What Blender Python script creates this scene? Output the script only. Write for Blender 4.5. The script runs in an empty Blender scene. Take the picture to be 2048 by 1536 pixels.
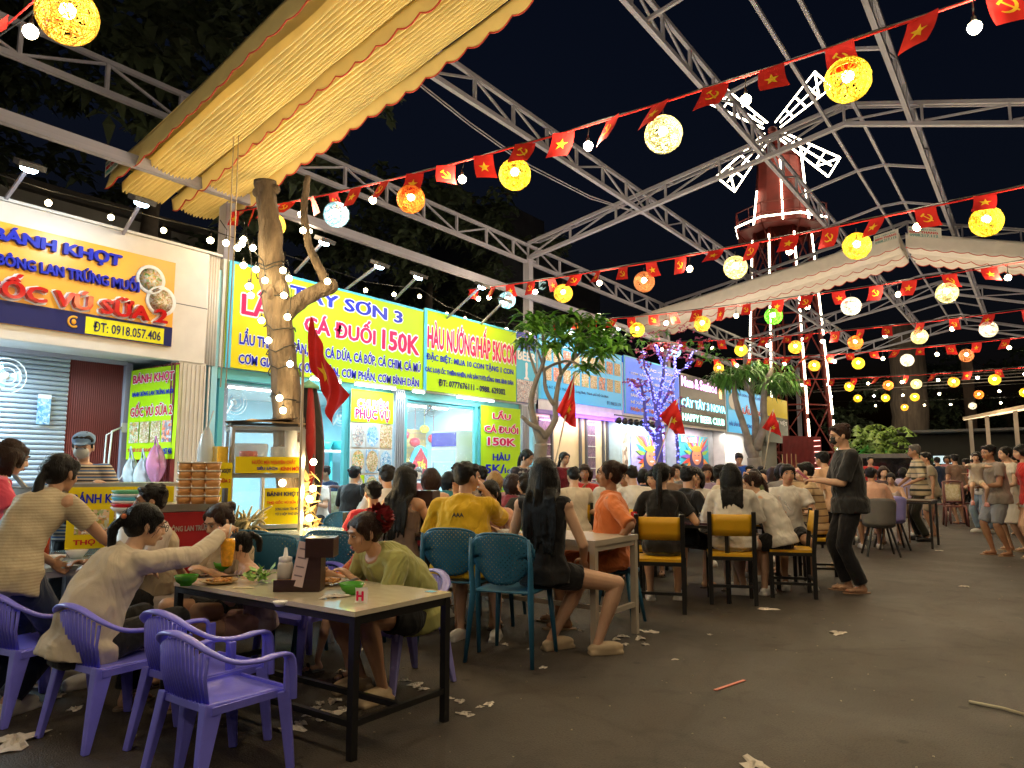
import bpy, math, random
import numpy as np
from mathutils import Vector, Matrix
R = math.radians
SC = bpy.context.scene
COL = SC.collection
random.seed(7)
RNG = np.random.default_rng(5)

# ---------------------------------------------------------------- camera
CY, CP, CH = R(36.0), math.atan(172 / 1450), 1.25
cam_d = bpy.data.cameras.new('camera')
cam_d.lens = 36 * 1450 / 2048
cam_d.sensor_width = 36
cam_d.clip_start, cam_d.clip_end = 0.05, 600
cam = bpy.data.objects.new('camera', cam_d)
cam.location = (0, 0, CH)
cam.rotation_euler = (R(90) + CP, 0, CY)
COL.objects.link(cam)
SC.camera = cam

# ---------------------------------------------------------------- night sky, exposure
world = bpy.data.worlds.new('World')
SC.world = world
world.use_nodes = True
wn = world.node_tree
wn.nodes.clear()
wo = wn.nodes.new('ShaderNodeOutputWorld')
wb = wn.nodes.new('ShaderNodeBackground')
ws = wn.nodes.new('ShaderNodeTexSky')
ws.sky_type = 'NISHITA'
ws.sun_disc = False
ws.sun_elevation = R(-2.6)
ws.sun_rotation = R(120)
wb.inputs['Strength'].default_value = 0.05
wt = wn.nodes.new('ShaderNodeVectorMath')
wt.operation = 'MULTIPLY'
wt.inputs[1].default_value = (.42, .62, 1.15)
wn.links.new(ws.outputs[0], wt.inputs[0])
wn.links.new(wt.outputs[0], wb.inputs[0])
wn.links.new(wb.outputs[0], wo.inputs[0])
moon_d = bpy.data.lights.new('moonlight', 'SUN')
moon_d.energy = 0.004
moon_d.color = (0.7, 0.8, 1.0)
moon_d.angle = R(0.5)
moon = bpy.data.objects.new('moonlight', moon_d)
moon.rotation_euler = (R(40), 0, R(120))
COL.objects.link(moon)
SC.view_settings.view_transform = 'Standard'
SC.view_settings.look = 'None'
SC.view_settings.exposure = 0.70
SC.view_settings.gamma = 1.0
SC.view_settings.use_curve_mapping = False
cy = SC.cycles
cy.use_denoising = True
cy.max_bounces = 6
cy.diffuse_bounces = 3
cy.glossy_bounces = 3
cy.transmission_bounces = 4
cy.transparent_max_bounces = 8
cy.sample_clamp_indirect = 3.0
cy.sample_clamp_direct = 0.0
cy.use_light_tree = True
cy.caustics_reflective = False
cy.caustics_refractive = False
cy.use_adaptive_sampling = True
cy.adaptive_threshold = 0.02

# ---------------------------------------------------------------- photo pixel -> place
def ray(px, py):
    x = (px - 1024) / 1450
    z = -(py - 768) / 1450
    fy = math.cos(CP) - z * math.sin(CP)
    uz = math.sin(CP) + z * math.cos(CP)
    return Vector((-fy * math.sin(CY) + x * math.cos(CY), fy * math.cos(CY) + x * math.sin(CY), uz))
def onX(px, py, X0):
    r = ray(px, py); t = X0 / r.x
    return Vector((X0, r.y * t, CH + r.z * t))
def onY(px, py, Y0):
    r = ray(px, py); t = Y0 / r.y
    return Vector((r.x * t, Y0, CH + r.z * t))
def onZ(px, py, Z0=0.0):
    r = ray(px, py); t = (Z0 - CH) / r.z
    return Vector((r.x * t, r.y * t, Z0))
def onD(px, py, d):
    r = ray(px, py)
    k = -r.x * math.sin(CY) + r.y * math.cos(CY)
    return Vector((r.x * d / k, r.y * d / k, CH + r.z * d / k))
def gD(px, d, z=0.0):
    p = onD(px, 940, d); return Vector((p.x, p.y, z))

# ---------------------------------------------------------------- materials
MATS = {}
def mat(name, col, rough=0.6, metal=0.0, var=0.12, vscale=6.0, bump=0.0, bscale=40.0, emit=None, estr=0.0,
        coat=0.0, stretch=None, trans=0.0, alpha=1.0, spec=None, sheen=0.0, sss=0.0):
    if name in MATS: return MATS[name]
    m = bpy.data.materials.new(name); MATS[name] = m
    m.use_nodes = True
    nt = m.node_tree; n = nt.nodes; b = n['Principled BSDF']
    b.inputs['Roughness'].default_value = rough
    b.inputs['Metallic'].default_value = metal
    b.inputs['Base Color'].default_value = (*col, 1)
    if coat: b.inputs['Coat Weight'].default_value = coat
    if trans: b.inputs['Transmission Weight'].default_value = trans
    if alpha < 1: b.inputs['Alpha'].default_value = alpha
    if spec is not None: b.inputs['Specular IOR Level'].default_value = spec
    if sheen: b.inputs['Sheen Weight'].default_value = sheen
    if sss:
        b.inputs['Subsurface Weight'].default_value = sss
        b.inputs['Subsurface Radius'].default_value = (0.012, 0.004, 0.002)
        b.inputs['Subsurface Scale'].default_value = 1.0
    if emit is not None:
        b.inputs['Emission Color'].default_value = (*emit, 1)
        b.inputs['Emission Strength'].default_value = estr
    tc = n.new('ShaderNodeTexCoord'); src = tc.outputs['Object']
    if stretch:
        mp = n.new('ShaderNodeMapping'); mp.inputs['Scale'].default_value = stretch
        nt.links.new(src, mp.inputs[0]); src = mp.outputs[0]
    if var > 0:
        no = n.new('ShaderNodeTexNoise'); no.inputs['Scale'].default_value = vscale
        no.inputs['Detail'].default_value = 5
        nt.links.new(src, no.inputs['Vector'])
        mr = n.new('ShaderNodeMapRange')
        mr.inputs['From Min'].default_value = 0.3; mr.inputs['From Max'].default_value = 0.7
        mr.inputs['To Min'].default_value = 1 - var; mr.inputs['To Max'].default_value = 1 + var
        nt.links.new(no.outputs[0], mr.inputs[0])
        mx = n.new('ShaderNodeVectorMath'); mx.operation = 'SCALE'
        mx.inputs[0].default_value = col
        nt.links.new(mr.outputs[0], mx.inputs['Scale'])
        nt.links.new(mx.outputs[0], b.inputs['Base Color'])
    if bump > 0:
        n2 = n.new('ShaderNodeTexNoise'); n2.inputs['Scale'].default_value = bscale
        n2.inputs['Detail'].default_value = 3
        nt.links.new(src, n2.inputs['Vector'])
        bp = n.new('ShaderNodeBump'); bp.inputs['Strength'].default_value = bump
        bp.inputs['Distance'].default_value = 0.01
        nt.links.new(n2.outputs[0], bp.inputs['Height'])
        nt.links.new(bp.outputs[0], b.inputs['Normal'])
    if emit is not None: m.cycles.emission_sampling = 'NONE' if estr < 3 else 'AUTO'
    return m

def lamp_mat(name, col, s, sample=False):
    if name in MATS: return MATS[name]
    m = mat(name, (0.8, 0.8, 0.8), 0.4, var=0, emit=col, estr=s)
    m.cycles.emission_sampling = 'AUTO' if sample else 'NONE'
    return m

def stripes(name, cols, period, axis='Z', rough=0.8, widths=None, wob=0.0):
    """cloth with bands of colour (a printed or knitted pattern)"""
    if name in MATS: return MATS[name]
    m = mat(name, cols[0], rough, var=0, bump=0.3, bscale=60)
    nt = m.node_tree; n = nt.nodes; b = n['Principled BSDF']
    tc = n.new('ShaderNodeTexCoord'); sp = n.new('ShaderNodeSeparateXYZ')
    nt.links.new(tc.outputs['Object'], sp.inputs[0])
    d = n.new('ShaderNodeMath'); d.operation = 'DIVIDE'; d.inputs[1].default_value = period
    nt.links.new(sp.outputs[axis], d.inputs[0])
    fr = n.new('ShaderNodeMath'); fr.operation = 'FRACT'
    nt.links.new(d.outputs[0], fr.inputs[0])
    cr = n.new('ShaderNodeValToRGB'); cr.color_ramp.interpolation = 'CONSTANT'
    widths = widths or [i / len(cols) for i in range(len(cols))]
    el = cr.color_ramp.elements
    while len(el) < len(cols): el.new(0.5)
    for e, c, w in zip(el, cols, widths):
        e.position = w; e.color = (*c, 1)
    nt.links.new(fr.outputs[0], cr.inputs[0])
    nt.links.new(cr.outputs[0], b.inputs['Base Color'])
    return m

def food(name, cols, scale=30, rough=0.5):
    """a printed photo or a heap of food: cells of several colours"""
    if name in MATS: return MATS[name]
    m = mat(name, cols[0], rough, var=0)
    nt = m.node_tree; n = nt.nodes; b = n['Principled BSDF']
    tc = n.new('ShaderNodeTexCoord')
    no = n.new('ShaderNodeTexNoise'); no.inputs['Scale'].default_value = scale * .4
    mxv = n.new('ShaderNodeMix'); mxv.data_type = 'VECTOR'; mxv.inputs[0].default_value = 0.08
    nt.links.new(tc.outputs['Object'], no.inputs['Vector'])
    nt.links.new(tc.outputs['Object'], mxv.inputs[4]); nt.links.new(no.outputs['Color'], mxv.inputs[5])
    vo = n.new('ShaderNodeTexVoronoi'); vo.inputs['Scale'].default_value = scale
    nt.links.new(mxv.outputs[1], vo.inputs['Vector'])
    sp = n.new('ShaderNodeSeparateXYZ'); nt.links.new(vo.outputs['Color'], sp.inputs[0])
    cr = n.new('ShaderNodeValToRGB'); cr.color_ramp.interpolation = 'LINEAR'
    el = cr.color_ramp.elements
    while len(el) < len(cols): el.new(0.5)
    for i, (e, c) in enumerate(zip(el, cols)):
        e.position = i / max(1, len(cols) - 1); e.color = (*c, 1)
    nt.links.new(sp.outputs[0], cr.inputs[0])
    nt.links.new(cr.outputs[0], b.inputs['Base Color'])
    return m

# ---------------------------------------------------------------- mesh builder
class MB:
    def __init__(s): s.v = []; s.f = []; s.m = []; s.s = []
    def add(s, vs, fs, m=0, sm=False):
        o = len(s.v); s.v += [tuple(v) for v in vs]
        for f in fs: s.f.append(tuple(o + i for i in f)); s.m.append(m); s.s.append(sm)
        return s
    def box(s, c, d, m=0, rot=None):
        c = Vector(c); x, y, z = d[0] / 2, d[1] / 2, d[2] / 2
        vs = [Vector((a * x, b * y, e * z)) for a in (-1, 1) for b in (-1, 1) for e in (-1, 1)]
        if rot is not None: vs = [rot @ v for v in vs]
        return s.add([c + v for v in vs], [(0, 1, 3, 2), (4, 6, 7, 5), (0, 4, 5, 1), (2, 3, 7, 6), (0, 2, 6, 4), (1, 5, 7, 3)], m)
    def bar(s, a, b, w, h=None, m=0, up=(0, 0, 1)):
        a, b = Vector(a), Vector(b); h = h or w; d = b - a
        z = d.normalized(); x = Vector(up).cross(z)
        if x.length < 1e-4: x = Vector((1, 0, 0)).cross(z)
        x.normalize(); y = z.cross(x)
        return s.box((a + b) / 2, (w, h, d.length), m, Matrix((x, y, z)).transposed())
    def tube(s, pts, r, n=8, m=0, cap=True):
        pts = [Vector(p) for p in pts]; k = len(pts)
        rs = r if isinstance(r, (list, tuple)) else [r] * k
        vs = []; ref = None
        for i, p in enumerate(pts):
            d = (pts[min(i + 1, k - 1)] - pts[max(i - 1, 0)])
            d = d.normalized() if d.length > 1e-9 else Vector((0, 0, 1))
            if ref is None:
                ref = Vector((0, 0, 1)) if abs(d.z) < .9 else Vector((1, 0, 0))
            x = ref - d * ref.dot(d)
            if x.length < 1e-5: x = d.orthogonal()
            x.normalize(); ref = x; y = d.cross(x)
            for j in range(n):
                a = 2 * math.pi * j / n
                vs.append(p + (x * math.cos(a) + y * math.sin(a)) * rs[i])
        fs = [(i * n + j, i * n + (j + 1) % n, (i + 1) * n + (j + 1) % n, (i + 1) * n + j) for i in range(k - 1) for j in range(n)]
        if cap: fs += [tuple(range(n))[::-1], tuple((k - 1) * n + j for j in range(n))]
        return s.add(vs, fs, m, True)
    def lathe(s, prof, c=(0, 0, 0), n=20, m=0, sm=True):
        c = Vector(c); k = len(prof)
        vs = [c + Vector((r * math.cos(2 * math.pi * j / n), r * math.sin(2 * math.pi * j / n), z)) for r, z in prof for j in range(n)]
        fs = [(i * n + j, i * n + (j + 1) % n, (i + 1) * n + (j + 1) % n, (i + 1) * n + j) for i in range(k - 1) for j in range(n)]
        if prof[0][0] > 1e-5: fs.append(tuple(range(n))[::-1])
        if prof[-1][0] > 1e-5: fs.append(tuple((k - 1) * n + j for j in range(n)))
        return s.add(vs, fs, m, sm)
    def ball(s, c, r, m=0, n=12, rot=None):
        r = (r, r, r) if not isinstance(r, (tuple, list)) else r
        k = max(4, n // 2); vs = []
        for i in range(k + 1):
            t = math.pi * i / k
            for j in range(n):
                a = 2 * math.pi * j / n
                v = Vector((r[0] * math.sin(t) * math.cos(a), r[1] * math.sin(t) * math.sin(a), -r[2] * math.cos(t)))
                vs.append(Vector(c) + (rot @ v if rot is not None else v))
        fs = [(i * n + j, i * n + (j + 1) % n, (i + 1) * n + (j + 1) % n, (i + 1) * n + j) for i in range(k) for j in range(n)]
        return s.add(vs, fs, m, True)
    def quad(s, a, b, c, d, m=0): return s.add([a, b, c, d], [(0, 1, 2, 3)], m)
    def poly(s, pts, dvec, m=0):
        """flat outline with thickness dvec"""
        k = len(pts); pts = [Vector(p) for p in pts]; d = Vector(dvec)
        vs = pts + [p + d for p in pts]
        return s.add(vs, [tuple(range(k))[::-1], tuple(range(k, 2 * k))] + [(i, (i + 1) % k, k + (i + 1) % k, k + i) for i in range(k)], m)
    def grid(s, fn, nu, nv, m=0, sm=True):
        vs = [fn(i / nu, j / nv) for i in range(nu + 1) for j in range(nv + 1)]
        w = nv + 1
        return s.add(vs, [(i * w + j, (i + 1) * w + j, (i + 1) * w + j + 1, i * w + j + 1) for i in range(nu) for j in range(nv)], m, sm)
    def mesh(s, name, mats):
        me = bpy.data.meshes.new(name); me.from_pydata(s.v, [], s.f)
        for m_ in (mats if isinstance(mats, (list, tuple)) else [mats]): me.materials.append(m_)
        me.polygons.foreach_set('material_index', s.m)
        me.polygons.foreach_set('use_smooth', s.s)
        me.update(); return me
    def build(s, name, mats, parent=None, bev=0, solid=0, **kw):
        return link(name, s.mesh(name, mats), parent, bev=bev, solid=solid, **kw)

def link(name, data, parent=None, loc=None, rot=None, scale=None, bev=0, solid=0, label=None, cat=None, group=None, kind=None):
    o = bpy.data.objects.new(name, data); COL.objects.link(o)
    if parent is not None: o.parent = parent
    if loc is not None: o.location = loc
    if rot is not None: o.rotation_euler = rot
    if scale is not None: o.scale = scale
    if solid:
        md = o.modifiers.new('solid', 'SOLIDIFY'); md.thickness = solid; md.offset = 0
    if bev:
        md = o.modifiers.new('bevel', 'BEVEL'); md.width = bev; md.segments = 2; md.limit_method = 'ANGLE'
    return tag(o, label, cat, group, kind)
def tag(o, label=None, cat=None, group=None, kind=None):
    if label: o['label'] = label
    if cat: o['category'] = cat
    if group: o['group'] = group
    if kind: o['kind'] = kind
    return o
def thing(name, label, cat, loc=(0, 0, 0), rz=0, group=None, scale=None):
    return link(name, None, loc=loc, rot=(0, 0, rz), label=label, cat=cat, group=group, scale=scale)
def kids(o): return [c for c in KID.get(o.name, [])]
def copy_tree(o, loc=None, rz=None, label=None, group=None, parent=None, scale=None):
    c = o.copy(); COL.objects.link(c)
    if parent is not None: c.parent = parent
    if loc is not None: c.location = loc
    if rz is not None: c.rotation_euler = (0, 0, rz)
    if scale is not None: c.scale = scale
    if label: c['label'] = label
    if group: c['group'] = group
    for ch in o.children: copy_tree(ch, parent=c)
    return c

UNIT = {}
def unit_cube(m):
    if m.name not in UNIT:
        UNIT[m.name] = MB().box((0, 0, 0), (1, 1, 1)).mesh('member', m)
    return UNIT[m.name]
def member(name, a, b, w, h, m, parent=None, up=(0, 0, 1), **kw):
    """a straight square bar from a to b, sharing one mesh"""
    a, b = Vector(a), Vector(b); d = b - a
    z = d.normalized(); x = Vector(up).cross(z)
    if x.length < 1e-4: x = Vector((1, 0, 0)).cross(z)
    x.normalize(); y = z.cross(x)
    M = Matrix((x, y, z)).transposed().to_4x4()
    M = Matrix.Translation((a + b) / 2) @ M @ Matrix.Diagonal((w, h, d.length, 1))
    o = bpy.data.objects.new(name, unit_cube(m)); COL.objects.link(o)
    if parent is not None:
        o.parent = parent
        M = parent.matrix_basis.inverted() @ M if kw.get('world') else M
    o.matrix_basis = M
    return o
def boxo(name, c, d, m, parent=None, **kw):
    o = bpy.data.objects.new(name, unit_cube(m)); COL.objects.link(o)
    if parent is not None: o.parent = parent
    o.location = c; o.scale = d
    return tag(o, **kw)

def point(name, loc, e, col=(1, .75, .45), r=0.03, parent=None):
    d = bpy.data.lights.new(name, 'POINT'); d.energy = e; d.color = col; d.shadow_soft_size = r
    o = bpy.data.objects.new(name, d); COL.objects.link(o); o.location = loc
    if parent is not None: o.parent = parent
    return o
def area(name, loc, aim, e, col, sx, sy, parent=None, spread=180):
    d = bpy.data.lights.new(name, 'AREA'); d.energy = e; d.color = col; d.shape = 'RECTANGLE'; d.size = sx; d.size_y = sy
    d.spread = R(spread)
    o = bpy.data.objects.new(name, d); COL.objects.link(o); o.location = loc
    o.rotation_euler = (Vector(aim) - Vector(loc)).to_track_quat('-Z', 'Y').to_euler()
    if parent is not None: o.parent = parent
    return o
def spot(name, loc, aim, e, col, ang=90, blend=.6, r=.04):
    d = bpy.data.lights.new(name, 'SPOT'); d.energy = e; d.color = col; d.spot_size = R(ang); d.spot_blend = blend
    d.shadow_soft_size = r
    o = bpy.data.objects.new(name, d); COL.objects.link(o); o.location = loc
    o.rotation_euler = (Vector(aim) - Vector(loc)).to_track_quat('-Z', 'Y').to_euler()
    return o

# ---------------------------------------------------------------- lettering
TXT = {}
def text_mesh(s, bold=0.0, ext=0.0, res=2):
    k = (s, bold, ext)
    if k not in TXT:
        c = bpy.data.curves.new('t', 'FONT'); c.body = s; c.offset = bold; c.extrude = ext; c.resolution_u = res
        o = bpy.data.objects.new('t', c)
        me = bpy.data.meshes.new_from_object(o)
        co = np.empty(len(me.vertices) * 3); me.vertices.foreach_get('co', co); co = co.reshape(-1, 3)
        fs = [tuple(p.vertices) for p in me.polygons]
        TXT[k] = (co, fs)
        bpy.data.objects.remove(o); bpy.data.curves.remove(c); bpy.data.meshes.remove(me)
    return TXT[k]
def text(s, o, u, v, w, h, m, parent, bold=0.02, depth=0.002, out=0.004, slant=0.0, outline=None, obold=0.05, ref=None, name='lettering'):
    """print s in the rectangle at corner o spanned by unit u * w and unit v * h; n = u x v is the front"""
    o, u, v = Vector(o), Vector(u), Vector(v); nrm = u.cross(v).normalized()
    base = text_mesh(ref or s, 0)[0]
    lo, hi = base.min(0), base.max(0)
    sx, sy = w / (hi[0] - lo[0]), h / (hi[1] - lo[1])
    em = (hi[1] - lo[1])
    for pas in ((1, 0) if outline else (0,)):
        co, fs = text_mesh(s, min(bold, .012) if not pas else .012, 0.5)
        off = out if not pas else out - 0.0025
        dep = depth if not pas else 0.001
        k = bold if not pas else obold + bold
        if pas: sh = [(math.cos(a * math.pi / 4) * k, math.sin(a * math.pi / 4) * k) for a in range(8)]
        else: sh = [(-k * .8, 0), (k * .8, 0), (0, k * .5), (0, -k * .5)] if k > .012 else [(0, 0)]
        pts, ff = [], []
        for q, (dx, dy) in enumerate(sh):
            n0 = len(pts)
            for x, y, z in co:
                yy = (y + dy - lo[1]) * sy; xx = (x + dx - lo[0]) * sx + slant * yy
                pts.append((o + u * xx + v * yy + nrm * (off + (z + .5) * dep + q * .00012))[:])
            ff += [tuple(i + n0 for i in f) for f in fs]
        me = bpy.data.meshes.new(name); me.from_pydata(pts, [], ff)
        me.materials.append(outline if pas else m); me.update()
        link(name if not pas else 'letter_outline', me, parent)
# ================================================================ materials in use
steel = mat('grey painted steel', (.35, .345, .43), .45, var=.15, vscale=3, bump=.08)
steel_d = mat('dark steel', (.08, .08, .09), .5)
blackm = mat('black painted steel', (.012, .012, .013), .35)
white_p = mat('white paint', (.72, .70, .68), .45, var=.06)
cream = mat('cream composite panel', (.70, .64, .58), .35, var=.05)
aqua = mat('aqua painted frame', (.10, .42, .45), .4, var=.06)
bluewall = mat('pale blue interior wall', (.32, .62, .72), .6, var=.05)
darkwall = mat('dark rendered wall', (.05, .045, .042), .9, var=.3, vscale=.6)
redsteel = mat('red painted steel', (.30, .018, .012), .5, var=.25, vscale=2)
redsheet = mat('maroon corrugated sheet', (.16, .016, .02), .5, var=.2)
led_w = lamp_mat('warm led strip', (1, .88, .62), 9)
tube_w = lamp_mat('cold fluorescent tube', (.80, .95, 1), 14)
bulb_w = lamp_mat('warm bulb glass', (1, .80, .42), 40)
bulb_w.node_tree.nodes['Principled BSDF'].inputs['Alpha'].default_value = .35
cable = mat('black cable', (.01, .01, .01), .6, var=0)
cord_w = mat('pale cord', (.45, .36, .22), .8, var=0)
yellow_s = mat('yellow printed banner', (.78, .62, .01), .5, var=.02, spec=.15)
lime_s = mat('lime yellow printed banner', (.44, .70, .010), .5, var=.02, spec=.15)
orange_s = mat('orange yellow signboard', (.85, .38, .012), .35, var=.04)
blue_i = mat('dark blue print', (.012, .02, .40), .4, var=0, spec=.15)
navy_i = mat('navy print', (.012, .015, .10), .4, var=0, spec=.15)
red_i = mat('red print', (.55, .012, .03), .4, var=0, spec=.15)
mag_i = mat('crimson print', (.62, .01, .09), .4, var=0, spec=.15)
white_i = mat('white print', (.80, .80, .80), .4, var=0, spec=.15)
sky_i = mat('sky blue print', (.10, .50, .72), .4, var=.03, spec=.15)
lime_i = mat('bright yellow print', (.80, .74, .02), .4, var=0, spec=.15)
flag_red = mat('red flag cloth', (.62, .012, .010), .8, var=.12, vscale=12, bump=.3, bscale=25)
flag_y = mat('yellow flag print', (.85, .55, .02), .7, var=0)
ph1 = food('plate of rice cakes print', [(.5, .15, .04), (.75, .7, .55), (.1, .3, .05), (.8, .45, .12), (.7, .75, .8)], 45)
ph2 = food('dish photo print', [(.35, .08, .03), (.8, .75, .6), (.55, .30, .1), (.2, .3, .1)], 60)
ph3 = food('shellfish photo print', [(.06, .07, .09), (.75, .75, .7), (.25, .25, .3), (.7, .4, .3)], 55)
ph4 = food('crab photo print', [(.75, .10, .02), (.8, .35, .2), (.1, .12, .2), (.7, .7, .7)], 30)
ph5 = food('blue dish photo print', [(.05, .2, .5), (.5, .7, .85), (.1, .35, .6), (.8, .85, .9)], 45)

# ================================================================ ground
am = mat('worn asphalt', (.09, .074, .058), .62, var=0, bump=.7, bscale=120)
def ground_nodes(m):
    nt = m.node_tree; n = nt.nodes; L_ = nt.links.new; b = n['Principled BSDF']; tc = n.new('ShaderNodeTexCoord')
    def noise(sc, det=6, dist=0):
        q = n.new('ShaderNodeTexNoise'); q.inputs['Scale'].default_value = sc; q.inputs['Detail'].default_value = det; q.inputs['Distortion'].default_value = dist; L_(tc.outputs['Object'], q.inputs['Vector']); return q
    def ramp(src, stops):
        r = n.new('ShaderNodeValToRGB'); el = r.color_ramp.elements
        while len(el) < len(stops): el.new(.5)
        for e, (p, c) in zip(el, stops): e.position = p; e.color = (*c, 1)
        L_(src, r.inputs[0]); return r
    def mult(a, c):
        q = n.new('ShaderNodeMix'); q.data_type = 'RGBA'; q.blend_type = 'MULTIPLY'; q.inputs[0].default_value = 1; L_(a, q.inputs[6]); L_(c, q.inputs[7]); return q.outputs[2]
    base = ramp(noise(.55, 9, .6).outputs[0], [(.25, (.047, .038, .030)), (.46, (.057, .046, .036)), (.58, (.066, .053, .040)), (.78, (.060, .048, .038))])
    grit = ramp(noise(95, 3).outputs[0], [(.30, (.42, .42, .42)), (.48, (1, 1, 1)), (.66, (1.0, 1.0, 1.0)), (.74, (1.6, 1.55, 1.5))])
    blot = ramp(noise(4.5, 5, 1.0).outputs[0], [(.32, (.72, .70, .68)), (.46, (1, 1, 1)), (1, (1, 1, 1))])
    vo = n.new('ShaderNodeTexVoronoi'); vo.inputs['Scale'].default_value = 3.2; L_(tc.outputs['Object'], vo.inputs['Vector']); gum = ramp(vo.outputs['Distance'], [(0, (.35, .33, .3)), (.075, (.45, .43, .4)), (.10, (1, 1, 1)), (1, (1, 1, 1))])
    dn = noise(1.3, 4); ad = n.new('ShaderNodeMix'); ad.data_type = 'VECTOR'; ad.inputs[0].default_value = .25; L_(tc.outputs['Object'], ad.inputs[4]); L_(dn.outputs['Color'], ad.inputs[5])
    ve = n.new('ShaderNodeTexVoronoi'); ve.feature = 'DISTANCE_TO_EDGE'; ve.inputs['Scale'].default_value = .62; L_(ad.outputs[1], ve.inputs['Vector']); crk = ramp(ve.outputs['Distance'], [(0, (.80, .79, .78)), (.006, (.86, .85, .84)), (.013, (1, 1, 1)), (1, (1, 1, 1))])
    c = mult(mult(mult(mult(base.outputs[0], grit.outputs[0]), blot.outputs[0]), gum.outputs[0]), crk.outputs[0]); L_(c, b.inputs['Base Color'])
    rr_ = n.new('ShaderNodeMapRange'); rr_.inputs['From Min'].default_value = .35; rr_.inputs['From Max'].default_value = .65; rr_.inputs['To Min'].default_value = .58; rr_.inputs['To Max'].default_value = .70; L_(noise(1.1, 6, .5).outputs[0], rr_.inputs[0]); L_(rr_.outputs[0], b.inputs['Roughness'])
ground_nodes(am)
g = MB(); g.grid(lambda u, v: Vector((-90 + 150 * u, -20 + 170 * v, 0)), 30, 34, sm=False)
g.build('ground', am, kind='structure')
pv = MB(); pv.box((-6.9, 9.5, .004), (3.6, 25, .03)); pave = pv.build('pavement', mat('pavement bed', (.10, .10, .10), .8), kind='structure')
tm = mat('pale floor tile', (.42, .40, .38), .35, var=.15, vscale=4)
tile_me = MB().box((0, 0, 0), (.585, .585, .014)).mesh('tile', tm)
for i in range(6):
    for j in range(15):
        o = link('tile', tile_me, pave, loc=(-8.38 + .6 * i, -1.7 + .6 * j, .024 + random.uniform(-.0015, .0015)), rot=(0, 0, random.uniform(-.004, .004)))

# ================================================================ steel canopy frame
FY = [-1.8, 5.6, 13.0, 20.4, 27.8, 35.2]
def roof_z(x):           # height of the rafter's lower chord
    return 5.95 + (x + 9) * .185 if x < -2.35 else 7.18 - (x + 2.35) * .29
def longitudinal(name, label, x, z, ys, h=.40, pitch=.95, w=.06, group='long steel trusses along the roof'):
    t = thing(name, label, 'steel truss', (x, ys[0], z), group=group)
    L = ys[-1] - ys[0]
    member('bottom_chord', (0, 0, 0), (0, L, 0), .07, .07, steel, t)
    member('top_chord', (0, 0, h), (0, L, h), w, w, steel, t)
    n = int(round(L / pitch)); p = L / n
    for i in range(n + 1):
        member('post', (0, i * p, .035), (0, i * p, h - .03), .045, .045, steel, t)
        if i < n:
            a, b = ((0, i * p + .03, h - .04), (0, (i + 1) * p - .03, .04)) if i % 2 == 0 else ((0, i * p + .03, .04), (0, (i + 1) * p - .03, .04))
            if i % 4 == 1: a, b = (0, i * p + .03, .045), (0, (i + 1) * p - .03, h - .04)
            elif i % 2 == 1: a, b = (0, i * p + .03, h - .04), (0, (i + 1) * p - .03, .045)
            member('diagonal', a, b, .03, .03, steel, t)
    return t
longitudinal('eave_truss', 'grey steel truss along the eave on top of the columns above the shop signs', -9.0, 5.86, (-1.8, 35.2))
longitudinal('roof_truss', 'grey steel truss emerging from the yellow awning, next to the eave truss', -6.25, 6.50, (-1.8, 35.2))
longitudinal('roof_truss', 'grey steel truss passing in front of the windmill hub', -3.75, 6.98, (-1.8, 35.2))
longitudinal('roof_truss', 'grey steel truss farthest right, on the right slope of the canopy', -1.35, 6.93, (-1.8, 35.2))
t = thing('gutter_beam', 'plain purple lit steel beam running below the eave truss across the columns', 'steel beam', (-8.78, -1.8, 5.02))
member('beam', (0, 0, 0), (0, 37, 0), .10, .14, steel, t)
for x, lab in ((-2.62, 'thin steel purlin just left of the canopy ridge'), (-2.12, 'thin steel purlin just right of the canopy ridge')):
    t = thing('ridge_purlin', lab, 'purlin', (x, -1.8, 7.30)); member('tube', (0, 0, 0), (0, 37, 0), .05, .05, steel, t)
names_f = ['nearest', 'second', 'third', 'fourth', 'fifth', 'sixth']
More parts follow.
